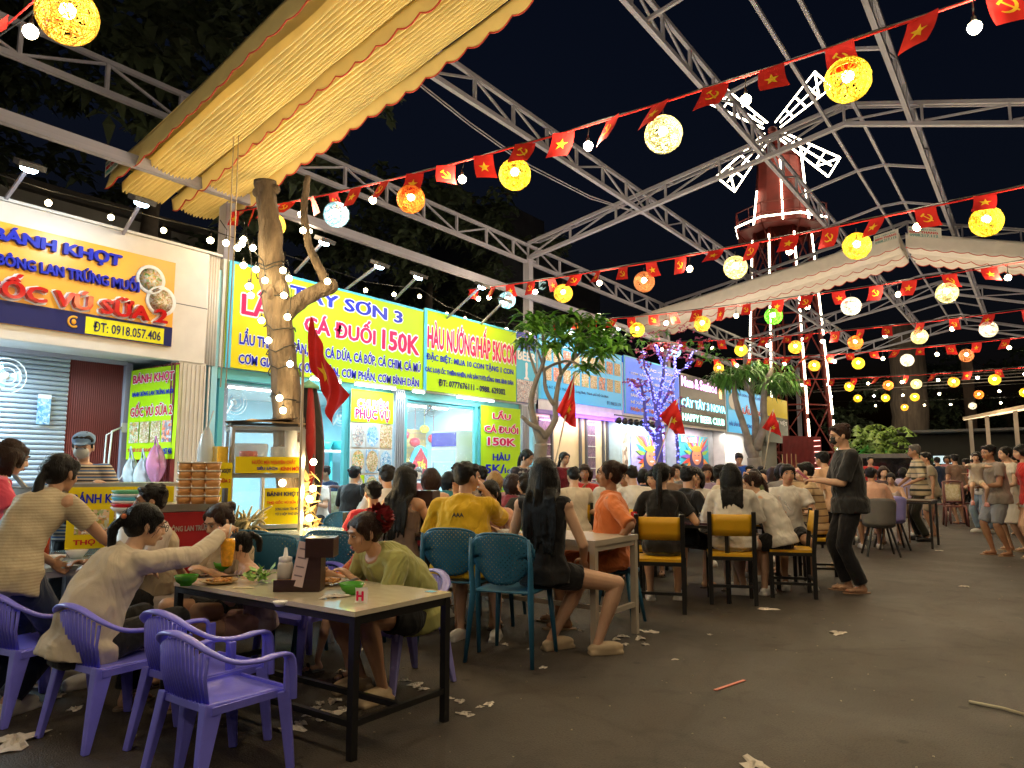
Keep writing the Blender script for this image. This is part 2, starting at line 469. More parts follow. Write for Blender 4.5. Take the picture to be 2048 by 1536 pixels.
for k, y in enumerate(FY[1:]):
    t = thing('gable_frame', '%s sloping steel gable frame across the canopy%s' % (['nearest', 'second nearest', 'middle', 'second farthest', 'farthest'][k],
              [', holding the yellow awning', ', meeting the column above the oyster sign', ', holding the white awning', ' behind the white awning', ' beside the windmill legs'][k]), 'steel frame', (0, y, 0), group='gable frames across the canopy')
    R0, XR, XE = -9.0, -2.35, 2.3
    for (xa, xb) in ((R0, XR), (XR, XE)):
        za, zb = roof_z(xa + 1e-4), roof_z(xb - 1e-4) if xb == XR else roof_z(xb)
        if xa == XR: za = 7.18
        member('bottom_chord', (xa, 0, za), (xb, 0, zb), .07, .09, steel, t, up=(0, 1, 0))
        member('top_chord', (xa, 0, za + .36), (xb, 0, zb + .36), .06, .07, steel, t, up=(0, 1, 0))
        member('awning_rail', (xa, .45, za + .50), (xb, .45, zb + .50), .04, .04, steel, t, up=(0, 1, 0))
        n = 6 if xb == XR else 4
        for i in range(n + 1):
            f = i / n; x = xa + (xb - xa) * f; z = za + (zb - za) * f
            if i < n or xb != XR: member('post', (x, 0, z + .04), (x, 0, z + .33), .04, .04, steel, t, up=(0, 1, 0))
            member('stub', (x, .03, z + .38), (x, .43, z + .49), .03, .03, steel, t)
            if i < n:
                x2 = xa + (xb - xa) * (i + 1) / n; z2 = za + (zb - za) * (i + 1) / n
                member('diagonal', (x + .03, 0, z + .05), (x2 - .03, 0, z2 + .31), .03, .03, steel, t, up=(0, 1, 0))
    for xx in (-9.0, XE):
        c = thing('steel_column', ('tall square steel column %s' % ['left of the lime coloured shop sign, under the yellow awning', 'above the right end of the oyster sign', 'holding the left end of the white awning', 'behind the tree with hanging leaves', 'beside the windmill'][k]) if xx < 0 else 'steel column on the far right side of the canopy, %s row' % names_f[k], 'column', (xx, y, 0))
        zt = roof_z(xx) if xx < 0 else roof_z(XE)
        member('shaft', (0, 0, 0), (0, 0, zt - .04), .16, .16, steel, c); boxo('base_plate', (0, 0, .01), (.3, .3, .02), steel, c)
        boxo('cap_plate', (0, 0, zt - .05), (.26, .26, .015), steel, c)
# light intermediate ribs between the frames
for k, y in enumerate([8.1, 10.6, 15.5, 18.0, 22.9, 25.3, 30.2, 32.7]):
    t = thing('light_rib', 'thin steel rib across the ridge, %s from the front' % ['first', 'second', 'third', 'fourth', 'fifth', 'sixth', 'seventh', 'eighth'][k], 'steel rib', (0, y, 0), group='thin ribs across the ridge')
    z = 7.27
    member('left_slope', (-3.75, 0, 7.02), (-2.62, 0, z), .045, .045, steel, t, up=(0, 1, 0))
    member('flat', (-2.62, 0, z), (-2.12, 0, z), .045, .045, steel, t, up=(0, 1, 0))
    member('right_slope', (-2.12, 0, z), (-1.35, 0, 7.02), .045, .045, steel, t, up=(0, 1, 0))

# ================================================================ retracted fabric awnings
def awning(label, y0, m, trim, xs, zf, folds=12, depth=1.5, valance=.34, tagm=None, seed=1):
    """pleated fabric bunched under a gable frame; xs = the X range, zf = height of its underside"""
    rnd = random.Random(seed)
    t = thing('retracted_awning', label, 'awning')
    half = depth / 2
    for b in range(2):
        ya = y0 + b * half + .10; yb = ya + half - .18
        ph = [rnd.uniform(0, 6.28) for _ in range(8)]
        def fn(u, v, ya=ya, yb=yb, ph=ph):
            x = xs[0] + (xs[1] - xs[0]) * u
            q = v * folds + .10 * math.sin(13 * u + ph[5]) * math.sin(math.pi * v)
            tri = (1 - abs(math.sin(math.pi * q))) ** 1.4
            amp = .11 + .012 * math.sin(17 * u + ph[0] + v * 9)
            y = ya + (yb - ya) * v + .007 * math.sin(11 * u + ph[2] + v * 9) + .0035 * math.sin(43 * u + ph[3] + math.floor(v * folds) * 2.2)
            z = zf(x) - .01 + tri * amp - .05 * math.sin(math.pi * v) + .004 * math.sin(47 * u + math.floor(q) * 2.1)
            return Vector((x, y, z))
        g = MB(); g.grid(fn, 130, folds * 10, sm=True)
        g.build('pleated_fabric', m, t)
    n = int((xs[1] - xs[0]) / .30)
    for k, yv in enumerate((y0, y0 + half, y0 + depth)):
        up = valance if k == 0 else .10
        drop = .06 if k == 0 else .10
        g = MB()
        def fv(u, v, yv=yv, k=k, up=up, drop=drop):
            x = xs[0] + (xs[1] - xs[0]) * u
            s = abs(math.sin(math.pi * u * n))
            zlow = zf(x) - .02 - drop * (.35 + .65 * s) + .01 * math.sin(33 * u)
            ztop = zf(x) + up
            return Vector((x, yv + .03 * math.sin(9 * u + k) - .10 * (1 - v) * (1 if k == 0 else -.3), zlow + (ztop - zlow) * v))
        g.grid(fv, n * 8, 6); g.build('valance', m, t, solid=.004)
        e = MB(); e.tube([fv(i / (n * 8), 0) + Vector((0, -.004, 0)) for i in range(n * 8 + 1)], .009, 4); e.build('red_piping', trim, t)
    # closing cloth above, and end caps
    g = MB(); g.grid(lambda u, v: Vector((xs[0] + (xs[1] - xs[0]) * u, y0 + .02 + (depth - .04) * v, zf(xs[0] + (xs[1] - xs[0]) * u) + .12 + .22 * (1 - v))), 20, 3)
    g.build('top_cloth', m, t, solid=.004)
    if tagm: pass
    return t
awn_y = mat('yellowish canvas', (.90, .72, .29), .75, var=.08, vscale=3)
awn_w = mat('off white canvas', (.80, .76, .72), .75, var=.06, vscale=5, bump=.2)
red_trim = mat('red piping cloth', (.50, .04, .02), .7, var=0)
tag_m = mat('white maker tag', (.66, .66, .62), .6, var=0)
teal_i = mat('teal print', (.02, .25, .25), .5, var=0)
AY = awning('long retracted yellow canvas awning with red scalloped edges hanging over the seating', 4.25, awn_y, red_trim, (-9.45, -2.36), lambda x: 4.86 + (x + 9.45) * .235, seed=3)
AY2 = awning('right half of the yellow canvas awning beyond the ridge, above the frame edge', 4.25, awn_y, red_trim, (-2.3, 2.2), lambda x: 6.53 - (x + 2.3) * .29, seed=4)
def maker_tag(par, o, u, v, w=.34, h=.22):
    b = MB(); o, u, v = Vector(o), Vector(u).normalized(), Vector(v).normalized(); n = u.cross(v)
    b.quad(o, o + u * w, o + u * w + v * h, o + v * h); b.build('maker_tag', tag_m, par)
    text('BẠT HIỆN ĐẠI', o + u * .03 + v * (h * .68), u, v, w * .8, h * .16, teal_i, par, bold=.02)
    text('BIEN THANG', o + u * .03 + v * (h * .40), u, v, w * .85, h * .20, red_i, par, bold=.03)
    text('0908.217.112', o + u * .03 + v * (h * .10), u, v, w * .85, h * .22, teal_i, par, bold=.02)
maker_tag(AY, (-9.36, 4.10, 4.93), (1, 0, .235), (0, 0, 1), .34, .20)
awning('white scalloped awning left of the ridge, crossing the canopy behind the bunting', 19.3, awn_w, red_trim, (-9.7, -2.42), lambda x: 5.42 + (x + 9.7) * .165, folds=9, valance=.34, seed=5)
AW2 = awning('white scalloped awning right of the ridge, sloping down to the right edge', 19.3, awn_w, red_trim, (-2.28, 2.4), lambda x: 6.60 - (x + 2.28) * .29, folds=9, valance=.34, seed=6)
maker_tag(AW2, (-2.2, 19.14, 6.78), (1, 0, -.27), (0, 0, 1), .7, .26)
maker_tag(AW2, (-2.95, 19.14, 6.70), (1, 0, .165), (0, 0, 1), .55, .24)
# pull cords of the yellow awning
for k, (px, x) in enumerate(((466, -7.6), (476, -7.6))):
    p = onX(px, 300, x)
    c = MB(); c.tube([(x, p.y, 5.3), (x + .01, p.y + .004, 4), (x - .01, p.y - .01, 2.2)], .008, 5)
    c.build('pull_cord', cord_w, label='thin pale pull cord hanging from the yellow awning, %s of the pair' % ('left' if k == 0 else 'right'), cat='cord', group='awning pull cords')

# ================================================================ kiosk row (facade on the plane X = -8.3)
FX = -8.3
def fy(px, py=940): return onX(px, py, FX).y
def wallbox(mb, x0, x1, y0, y1, z0, z1, m=0):
    return mb.box(((x0 + x1) / 2, (y0 + y1) / 2, (z0 + z1) / 2), (abs(x1 - x0), abs(y1 - y0), abs(z1 - z0)), m)
def panel(name, x, y0, y1, z0, z1, m, parent, th=.03, **kw):
    return boxo(name, (x - th / 2, (y0 + y1) / 2, (z0 + z1) / 2), (th, abs(y1 - y0), z1 - z0), m, parent, **kw)
U, V = Vector((0, 1, 0)), Vector((0, 0, 1))
def rowtext(s, x, y0, y1, z0, z1, m, par, **k): text(s, (x, y0, z0), U, V, y1 - y0, z1 - z0, m, par, **k)

def tube_lamp(label, a, b, e=40, group='fluorescent tubes under the shop signs'):
    a, b = Vector(a), Vector(b); t = thing('fluorescent_lamp', label, 'tube light', a, group=group)
    member('housing', (0, 0, .035), (b - a) + Vector((0, 0, .035)), .05, .03, white_p, t)
    c = MB(); c.tube([(0, 0, 0), b - a], .014, 8); c.build('tube', tube_w, t)
    d = (b - a)
    L = area('light', d / 2 + Vector((0, 0, -.03)), d / 2 + Vector((.0, 0, -1)), e, (.62, .90, 1), d.length, .05, t)
    L.rotation_euler = (0, 0, math.atan2(d.y, d.x))
    return t

# --- kiosk 1: rice-cake kiosk
Y0, Y1 = -1.5, 5.12
k1 = thing('kiosk', 'cream fronted kiosk with the orange signboard and a roller shutter inside, leftmost', 'kiosk', (0, 0, 0), group='row of food kiosks')
b = MB(); wallbox(b, FX - 3.0, FX - .12, Y0, Y1, 2.62, 2.72); wallbox(b, FX - 3.0, FX - .12, Y0, Y1, 3.78, 3.88); b.build('roof', white_p, k1)
b = MB(); wallbox(b, FX - 3.0, FX - 2.92, Y0, Y1, 0, 2.62); b.build('back_wall', bluewall, k1)
b = MB(); wallbox(b, FX - .12, FX, Y0, onX(415, 600, FX).y, 2.55, 3.95); b.build('fascia', cream, k1, bev=.01)
b = MB()
yq = onX(415, 600, FX).y
for i in range(5):
    y = yq + (5.12 - yq) * (i + .5) / 5; b.tube([(FX - .05, y, 2.55), (FX - .05, y, 3.95)], (5.12 - yq) / 9, 10)
b.build('ribbed_corner', cream, k1)
panel('trim_strip', FX + .012, Y0, 5.12, 3.955, 3.985, white_p, k1)
panel('panel_joint', FX + .004, 4.5, 4.95, 3.24, 3.25, steel_d, k1, th=.006)
# shutter slats and maroon sheet at the back, set 1.5 m in
SX = FX - 1.1
sh = mat('grey roller shutter', (.42, .48, .58), .4, var=.08)
slat_me = MB(); slat_me.tube([(0, 0, 0), (0, 1, 0)], .028, 8); slat_me = slat_me.mesh('slat', sh)
ys1 = onX(130, 850, SX).y
for i in range(43):
    link('slat', slat_me, k1, loc=(SX, Y0, .12 + i * .058), scale=(1, ys1 - Y0, 1))
ye1 = onX(240, 850, SX).y
cor = MB(); nn = 52
cor.grid(lambda u, v: Vector((SX + .014 * math.sin(u * nn * math.pi), ys1 + (ye1 - ys1) * u, .05 + 2.55 * v)), nn * 4, 1); cor.build('corrugated_sheet', mat('brown maroon cladding', (.22, .045, .035), .35, var=.08), k1)
boxo('post', (SX + .03, ye1 + .04, 1.3), (.09, .08, 2.6), steel, k1)
boxo('rail', (SX + .06, (Y0 + ye1) / 2, 2.60), (.06, ye1 - Y0, .06), steel, k1)
# side wall carrying the vertical banner
ysb = onX(350, 850, FX + .0).y
side = MB()
for i in range(16): side.box((SX + .08 + i * .066, ye1 + .14 + (ysb - ye1 - .14) * (i / 15), 1.28), (.04, .055, 2.5))
side.build('maroon_batten_wall', redsheet, k1)
pil = MB(); wallbox(pil, FX - .2, FX - .02, ysb + .02, 4.98, 0, 2.56)
for i in range(7): pil.box((FX - .012, ysb + .08 + i * .055, 1.28), (.016, .018, 2.5))
pil.build('cream_pillar', cream, k1)
pa, pb = Vector((SX + .14, ye1 + .05, 0)), Vector((FX + .06, ysb - .0, 0)); ud = (pb - pa).normalized(); wl = (pb - pa).length
bn = thing('hanging_banner', 'lime yellow vertical rice cake banner with four food photos beside the cream pillar', 'banner')
b = MB(); zz0, zz1 = 1.38, 2.50
nrm = ud.cross(V)
o0 = pa + V * zz0 + nrm * .02
b.grid(lambda u, v: o0 + ud * wl * u + V * (zz1 - zz0) * v + nrm * .006 * math.sin(9 * u + 4 * v), 12, 12); b.build('sheet', lime_s, bn)
text('BÁNH KHỌT', o0 + ud * .08 + V * .92, ud, V, wl - .16, .15, mag_i, bn, bold=.03, outline=white_i, out=.012)
text('BÁNH BÔNG LAN TRỨNG MUỐI', o0 + ud * .08 + V * .78, ud, V, wl - .16, .085, blue_i, bn, bold=.03, out=.012)
text('GỐC VÚ SỮA 2', o0 + ud * .06 + V * .53, ud, V, wl - .14, .17, red_i, bn, bold=.03, outline=white_i, out=.012)
for i, pm in enumerate((ph1, ph2, ph2, ph4)):
    q = MB(); a = o0 + ud * (.06 + i * (wl - .1) / 4) + V * .20 + nrm * .013; w_ = (wl - .1) / 4 - .03
    q.quad(a, a + ud * w_, a + ud * w_ + V * .26, a + V * .26); q.build('food_photo', pm, bn)
text('THỌ GỐC VÚ SỮA KÍNH MỜI', o0 + ud * .05 + V * .08, ud, V, wl * .5, .075, mag_i, bn, bold=.02, out=.012)
text('ĐT: 0918.057.406', o0 + ud * (.08 + wl * .5) + V * .06, ud, V, wl * .38, .07, blue_i, bn, bold=.03, out=.012)
# signboard of kiosk 1
s1 = thing('shop_signboard', 'orange yellow signboard with raised blue and red letters and two food plates', 'sign')
sy1 = onX(348, 600, FX + .05).y; sz0, sz1 = 2.70, 3.72
sx = FX + .045; sL = -.35
panel('board', sx, sL, sy1, sz0, sz1, orange_s, s1, th=.04); panel('navy_band', sx + .004, sL, sy1, sz0, sz0 + .23, navy_i, s1, th=.008)
panel('yellow_patch', sx + .007, 3.52, sy1 - .10, sz0 + .015, sz0 + .20, lime_i, s1, th=.006)
rowtext('ĐT: 0918.057.406', sx + .008, 3.60, sy1 - .14, sz0 + .05, sz0 + .16, navy_i, s1, bold=.01)
b = MB(); b.tube([(sx + .01, 3.40 + .055 * math.cos(a_ / 3), sz0 + .12 + .055 * math.sin(a_ / 3)) for a_ in range(3, 17)], .012, 6); b.ball((sx + .01, 3.40, sz0 + .12), (.008, .025, .03)); b.build('telephone_symbol', orange_s, s1)
side_b = mat('blue letter sides', (.35, .2, .1), .5, var=0)
q1, q2, q3 = onX(238, 530, sx).y, onX(278, 580, sx).y, onX(328, 630, sx).y
rowtext('BÁNH KHỌT', sx, q1 - 1.24, q1, sz1 - .23, sz1 - .05, blue_i, s1, bold=.05, depth=.05)
rowtext('BÁNH BÔNG LAN TRỨNG MUỐI', sx, q2 - 1.78, q2 - .02, sz1 - .45, sz1 - .28, blue_i, s1, bold=.04, depth=.05, slant=-.1)
redgl = mat('glossy red letter', (.55, .012, .01), .12, var=0, coat=.8)
rowtext('GỐC VÚ SỮA 2', sx, q3 - 1.88, q3, sz0 + .255, sz0 + .50, redgl, s1, bold=.04, depth=.07, outline=white_i, obold=.06)
for (pyy, pzz, r_) in ((onX(301, 550, sx).y, sz1 - .27, .17), (onX(322, 585, sx).y, sz1 - .50, .18)):
    b = MB(); b.lathe([(0, .012), (r_ * .8, .010), (r_, .02), (r_, 0), (0, 0)][::-1], n=28)
    o = b.build('plate', white_i, s1, loc=(sx + .001, pyy, pzz), rot=(0, R(90), 0))
    b = MB(); b.lathe([(0, .016), (r_ * .78, .014)][::-1], n=28); b.build('food_print', ph1 if r_ < .175 else ph2, s1, loc=(sx + .001, pyy, pzz), rot=(0, R(90), 0))
tube_lamp('upper cold tube lamp above the roller shutter', (FX - .35, .2, 2.56), (FX - .35, 2.85, 2.56), 120)
tube_lamp('lower cold tube lamp in front of the roller shutter', (FX - .62, .2, 2.48), (FX - .62, 2.9, 2.48), 120)

# --- kiosk 2: glazed seafood restaurant with two lime signs
Y2, Y3 = 5.16, 12.22
k2 = thing('kiosk', 'aqua framed glazed seafood shop under the two lime signs', 'kiosk', group='row of food kiosks')
b = MB(); wallbox(b, FX - 4.2, FX - .1, Y2, Y3, 2.60, 2.68); wallbox(b, FX - 4.2, FX - .1, Y2, Y3, 3.80, 3.9); b.build('ceiling', white_p, k2)
b = MB(); wallbox(b, FX - 4.2, FX - 4.1, Y2, Y3 + .1, 0, 3.8); b.build('back_wall', bluewall, k2)
b = MB(); wallbox(b, FX - 4.1, FX - .05, Y2 - .08, Y2, 0, 3.8); b.build('left_wall', bluewall, k2)
b = MB(); wallbox(b, FX - 4.1, FX - .05, Y3, Y3 + .1, 0, 3.8); b.build('right_wall', bluewall, k2)
b = MB(); wallbox(b, FX - 4.1, FX - .0, Y2, Y3, .0, .04); b.build('floor_slab', mat('shop floor', (.35, .36, .36), .4), k2)
b = MB(); wallbox(b, FX - .12, FX - .02, Y2, Y3, 2.55, 3.95); b.build('fascia', white_p, k2)
b = MB(); wallbox(b, FX - .10, FX - .04, Y2, Y3, 2.40, 2.54); wallbox(b, FX - .13, FX - .10, Y2, Y3, 2.36, 2.40); b.build('header_frame', aqua, k2, bev=.005)
for px in (390, 437, 612, 690, 700, 808, 950, 960):
    y = onX(px, 850, FX - .08).y; boxo('mullion', (FX - .08, y, 1.2), (.07, .07, 2.4), aqua, k2)
glass = mat('shop window glass', (1, 1, 1), .02, var=0, alpha=.10, spec=.6)
for a_, c_ in ((437, 612), (808, 950)):
    ya, yb = onX(a_, 850, FX - .08).y, onX(c_, 850, FX - .08).y
    boxo('window_pane', (FX - .085, (ya + yb) / 2, 1.25), (.008, yb - ya - .08, 2.2), glass, k2)
silver = mat('ribbed silver pillar', (.40, .42, .46), .3, .4, var=.05)
for pa_, pb_ in ((786, 806), (1041, 1056)):
    ya, yb = fy(pa_, 880), fy(pb_, 880); b = MB(); wallbox(b, FX - .12, FX + .02, ya, yb, 0, 2.54)
    for i in range(5): b.box((FX + .03, ya + (yb - ya) * (i + .5) / 5, 1.27), (.02, (yb - ya) / 9, 2.5))
    b.build('ribbed_pillar', silver, k2)
def poster(name, label, pxa, pxb, z0, z1, m, x=None, cat='banner'):
    x = x or FX + .03; ya, yb = onX(pxa, 880, x).y, onX(pxb, 880, x).y
    t = thing(name, label, cat, (x, ya, z0)); w = yb - ya
    g = MB(); g.grid(lambda u, v: Vector((.004 * math.sin(8 * u + 5 * v), w * u, (z1 - z0) * v)), 8, 12); g.build('sheet', m, t)
    return t, w, z1 - z0
def ptext(t, s, w, u0, u1, v0, v1, m, **k): text(s, (.006, w * u0, v0), U, V, w * (u1 - u0), v1 - v0, m, t, **k)
def photo(t, w, u0, u1, v0, v1, m, rnd=False):
    b = MB(); b.quad((.009, w * u0, v0), (.009, w * u1, v0), (.009, w * u1, v1), (.009, w * u0, v1)); b.build('food_photo', m, t)
    if rnd:
        cy_, cz = w * (u0 + u1) / 2, (v0 + v1) / 2; ry, rz = w * (u1 - u0) * .46, (v1 - v0) * .46
        b = MB(); b.add([(.011, cy_ + ry * math.cos(a / 20 * 6.2832), cz + rz * math.sin(a / 20 * 6.2832)) for a in range(20)], [tuple(range(20))]); b.build('dish_print', rnd, t)
dish = [ph3, ph5, ph2, ph1, ph4, mat('pale print', (.55, .62, .66), .5, var=.05), mat('dark plate print', (.03, .03, .04), .5, var=.0)]
P1, w, h = poster('photo_banner', 'tall banner saying chuyên phục vụ with a grid of seafood photos', 700, 785, .35, 2.46, white_i)
b = MB(); b.quad((.007, 0, 1.62), (.007, w, 1.62), (.007, w, 2.11), (.007, 0, 2.11)); b.build('yellow_head', lime_s, P1)
ptext(P1, 'CHUYÊN', w, .14, .86, 1.84, 1.99, mag_i, bold=.01, outline=white_i, obold=.04); ptext(P1, 'PHỤC VỤ', w, .10, .90, 1.64, 1.82, mag_i, bold=.03, outline=white_i, obold=.05)
for r_ in range(4):
    for c_ in range(3):
        photo(P1, w, .03 + c_ * .325, .03 + c_ * .325 + .30, 1.24 - r_ * .385, 1.24 - r_ * .385 + .355, [dish[5], dish[5], ph2, dish[5], ph5, dish[5], lime_s, ph5, ph3, ph4, ph3, ph4][(r_ * 3 + c_)], [ph3, ph5, None, ph1, ph2, ph5, ph3, ph1, None, ph4, ph4, ph2][(r_ * 3 + c_)])
P2, w, h = poster('hanging_banner', 'lime banner with the ray hotpot price 150K and oysters 5K in red and blue', 962, 1041, .25, 2.44, lime_s)
for s, u0, u1, v0, v1, m in (('LẨU', .28, .72, 1.96, 2.12, mag_i), ('CÁ ĐUỐI', .08, .92, 1.70, 1.88, mag_i), ('150K', .16, .84, 1.46, 1.60, mag_i), ('HÀU', .28, .70, 1.18, 1.33, blue_i), ('5K/', .10, .56, .94, 1.10, blue_i), ('1con', .58, .88, .94, 1.04, blue_i), ('Mua 10 con tặng 1 con', .05, .95, .76, .85, blue_i), ('Chuyên phục vụ', .05, .6, .60, .68, sky_i), ('CÁC MÓN HẢI SẢN TƯƠI', .05, .95, .46, .55, mag_i), ('BÌNH DÂN', .3, .7, .32, .41, mag_i)):
    ptext(P2, s, w, u0, u1, v0, v1, m, bold=.03, outline=white_i if m is mag_i and v0 > 1 else None)

def signboard(label, pxa, pxb, z0, z1, m, x=FX + .02, edge=sky_i):
    ya, yb = onX(pxa, 700, x).y, onX(pxb, 700, x).y
    t = thing('shop_signboard', label, 'sign', (x, ya, z0), group=None); w = yb - ya
    boxo('board', (-.02, w / 2, (z1 - z0) / 2), (.04, w, z1 - z0), m, t)
    if edge:
        boxo('edge_strip', (.001, .03, (z1 - z0) / 2), (.012, .07, z1 - z0 + .02), edge, t); boxo('edge_strip', (.001, w / 2, z1 - z0), (.014, w, .03), edge, t)
    return t, w, z1 - z0
S2, w, h = signboard('lime yellow signboard of the ray hotpot shop, half hidden by the lit tree trunk', 452, 845, 2.55, 3.92, lime_s)
b = MB(); b.quad((.0025, .07, 0), (.0025, w * .30, 0), (.0025, w * .24, h), (.0025, .07, h)); b.build('yellow_area', yellow_s, S2)
for s, u0, u1, v0, v1, m, o_ in (('TÂY SƠN 3', .26, .86, 1.07, 1.30, blue_i, white_i), ('LẨU', .055, .245, .72, 1.13, mag_i, white_i), ('CÁ ĐUỐI', .33, .70, .64, .98, mag_i, white_i), ('150K', .745, .97, .60, .90, mag_i, white_i),
                              ('LẨU THÁI HẢI SẢN, LẨU CÁ DỨA, CÁ BỚP, CÁ CHIM, CÁ MÚ', .05, .985, .30, .53, blue_i, white_i), ('CƠM GIA ĐÌNH, CƠM ĐOÀN, CƠM PHẦN, CƠM BÌNH DÂN', .05, .975, .05, .25, blue_i, white_i)):
    ptext(S2, s, w, u0, u1, v0, v1, m, bold=.036, outline=o_, obold=.04)
S3, w, h = signboard('lime signboard offering grilled oysters at 5K each', 848, 1032, 2.58, 3.97, lime_s)
for s, u0, u1, v0, v1, m, o_ in (('HÀU NƯỚNG/HẤP 5K/CON', .03, .995, .74, 1.30, mag_i, white_i), ('ĐẶC BIỆT: MUA 10 CON TẶNG 1 CON', .02, .96, .50, .66, blue_i, None),
                              ('CÁC LOẠI ỐC THIÊN NHIÊN, HẢI SẢN TƯƠI SỐNG 100% BÌNH DÂN', .01, .96, .30, .44, blue_i, None), ('ĐT: 0777676111 - 0988. 629302', .14, .86, .11, .22, navy_i, None)):
    ptext(S3, s, w, u0, u1, v0, v1, m, bold=.036 if v1 - v0 > .2 else .028, outline=o_, obold=.04)
S4, w, h = signboard('narrow blue sign panel with a beer tower, right end of the lime oyster sign', 1033, 1072, 2.59, 4.0, sky_i, edge=None)
photo(S4, w, 0, 1, 0, .45, ph3); b = MB(); b.quad((.005, 0, 1.08), (.005, w, 1.08), (.005, w, 1.41), (.005, 0, 1.41)); b.build('blue_head', blue_i, S4)
ptext(S4, 'BEER', w, .05, .95, .85, 1.02, white_i, bold=.03)
b = MB(); b.lathe([(.09, .47), (.09, .49), (.03, .53), (.045, .6), (.03, .66), (.045, .74), (.045, .80), (0, .82)], (.01, w * .5, 0), 10); b.build('beer_tower_print', white_i, S4, scale=(.1, 1, 1))
tube_lamp('short bright tube lamp over the photo banner', (FX + .22, fy(690, 790), 2.50), (FX + .22, fy(770, 790), 2.50), 13)
tube_lamp('tube lamp under the sign behind the big red flag', (FX + .22, fy(600, 790), 2.50), (FX + .22, fy(660, 790), 2.50), 10)
tube_lamp('tube lamp beside the silver pillar', (FX + .22, fy(806, 790), 2.50), (FX + .22, fy(828, 790), 2.50), 7)
tube_lamp('tube lamp under the oyster sign', (FX + .22, fy(895, 790), 2.50), (FX + .22, fy(968, 790), 2.50), 13)
tube_lamp('tube lamp hanging inside the glazed shop on the left', (FX - 2, 5.6, 2.55), (FX - 2, 8.0, 2.55), 120, 'tubes inside the glazed shop')
tube_lamp('tube lamp hanging inside the glazed shop on the right', (FX - 2, 9.4, 2.55), (FX - 2, 11.8, 2.55), 120, 'tubes inside the glazed shop')

# --- kiosk 3: cream door panels under a blue menu sign
Y4, Y5 = 12.34, onX(1243, 800, FX).y
def simple_kiosk(label, ya, yb, wall, front=None, zt=2.62):
    k = thing('kiosk', label, 'kiosk', group='row of food kiosks')
    b = MB(); wallbox(b, FX - 3, FX - .06, ya, yb, zt, zt + .08); wallbox(b, FX - 3, FX - .06, ya, yb, 3.8, 3.9); b.build('roof', white_p, k)
    b = MB(); wallbox(b, FX - .12, FX - .0, ya, yb, 2.50, 3.92); b.build('fascia', white_p, k)
    b = MB(); wallbox(b, FX - .5, FX - .42, ya, yb, 0, 2.6); b.build('front_wall', wall, k)
    b = MB(); wallbox(b, FX - 3, FX - .06, ya - .02, ya + .05, 0, 3.8); b.build('side_wall', wall, k)
    return k
k3 = simple_kiosk('kiosk with tall cream panels between black frames and purple light, under the blue menu sign', Y4, Y5, mat('warm cream panel', (.78, .62, .36), .5, var=.04))
bead = food('beaded curtain', [(.02, .02, .03), (.25, .12, .25), (.02, .02, .04), (.5, .3, .3)], 70)
for px in (1057, 1103, 1160, 1172, 1206, 1214):
    y = onX(px, 880, FX - .40).y; boxo('black_frame', (FX - .40, y, 1.25), (.07, .06, 2.5), steel_d, k3)
for pa_, pb_ in ((1077, 1100), (1172, 1190)):
    ya, yb = onX(pa_, 880, FX - .4).y, onX(pb_, 880, FX - .4).y
    boxo('lattice_panel', (FX - .405, (ya + yb) / 2, 1.25), (.03, yb - ya, 2.3), bead, k3)
    for i in range(9): boxo('lattice_bar', (FX - .385, (ya + yb) / 2, .25 + i * .26), (.02, yb - ya, .02), white_p, k3)
boxo('purple_header', (FX - .05, (Y4 + Y5) / 2, 2.55), (.1, Y5 - Y4, .26), mat('lilac header', (.30, .20, .55), .4), k3)
area('purple_light', (FX + .05, 14.6, 2.38), (FX - .2, 14.6, 2.6), 14, (.35, .15, 1), 3.0, .05)
area('panel_light', (FX - .2, 14.4, 2.45), (FX - .3, 14.4, 0), 22, (1, .85, .6), 3.0, .05)
S5, w, h = signboard('light blue menu signboard with two rows of dish photos', 1078, 1243, 2.72, 4.06, mat('light blue sign', (.012, .26, .46), .4, var=.05, emit=(.03, .40, .75), estr=.35))
for r_ in range(2):
    for c_ in range(9):
        photo(S5, w, .04 + c_ * .106, .04 + c_ * .106 + .085, .82 - r_ * .42, .82 - r_ * .42 + .30, [ph1, ph2, ph4, ph2, ph1][(c_ + r_) % 5])
ptext(S5, 'Kiốt 8-7, Số 101 Thủ Khoa, P. Long Bình, Thành phố Hồ Chí Minh', w, .04, .80, .22, .31, navy_i, bold=.01); ptext(S5, 'ĐT: 0968.251.174', w, .78, .97, .08, .16, navy_i, bold=.01)
ptext(S5, 'QUÁN ỐC - LẨU NƯỚNG', w, .1, .9, 1.16, 1.27, white_i, bold=.03)
# --- kiosk 4 and onwards
Y6 = onX(1356, 800, FX).y; Y7 = onX(1448, 800, FX).y; Y8 = onX(1522, 800, FX).y; Y9 = onX(1570, 800, FX).y
k4 = simple_kiosk('kiosk with carnival posters and a row of black floodlights under a deep blue sign', Y5 + .06, Y6, mat('light blue plaster', (.45, .60, .68), .5))
k5 = simple_kiosk('kiosk with the purple neon name sign and a carnival poster', Y6 + .06, Y7, mat('grey plaster', (.35, .36, .38), .5))
k6 = simple_kiosk('kiosk with a plain white wall under the light blue hotpot sign', Y7 + .06, Y8, white_p)
k7 = simple_kiosk('dark olive kiosk with a yellow awning board at the end of the row', Y8 + .06, Y9, mat('olive wall', (.14, .13, .09), .6))
S6, w, h = signboard('deep blue signboard with white check-marked menu lines', 1247, 1356, 2.66, 4.10, mat('gradient blue sign', (.005, .06, .38), .4, var=.3, vscale=.8, emit=(.01, .14, .80), estr=.5))
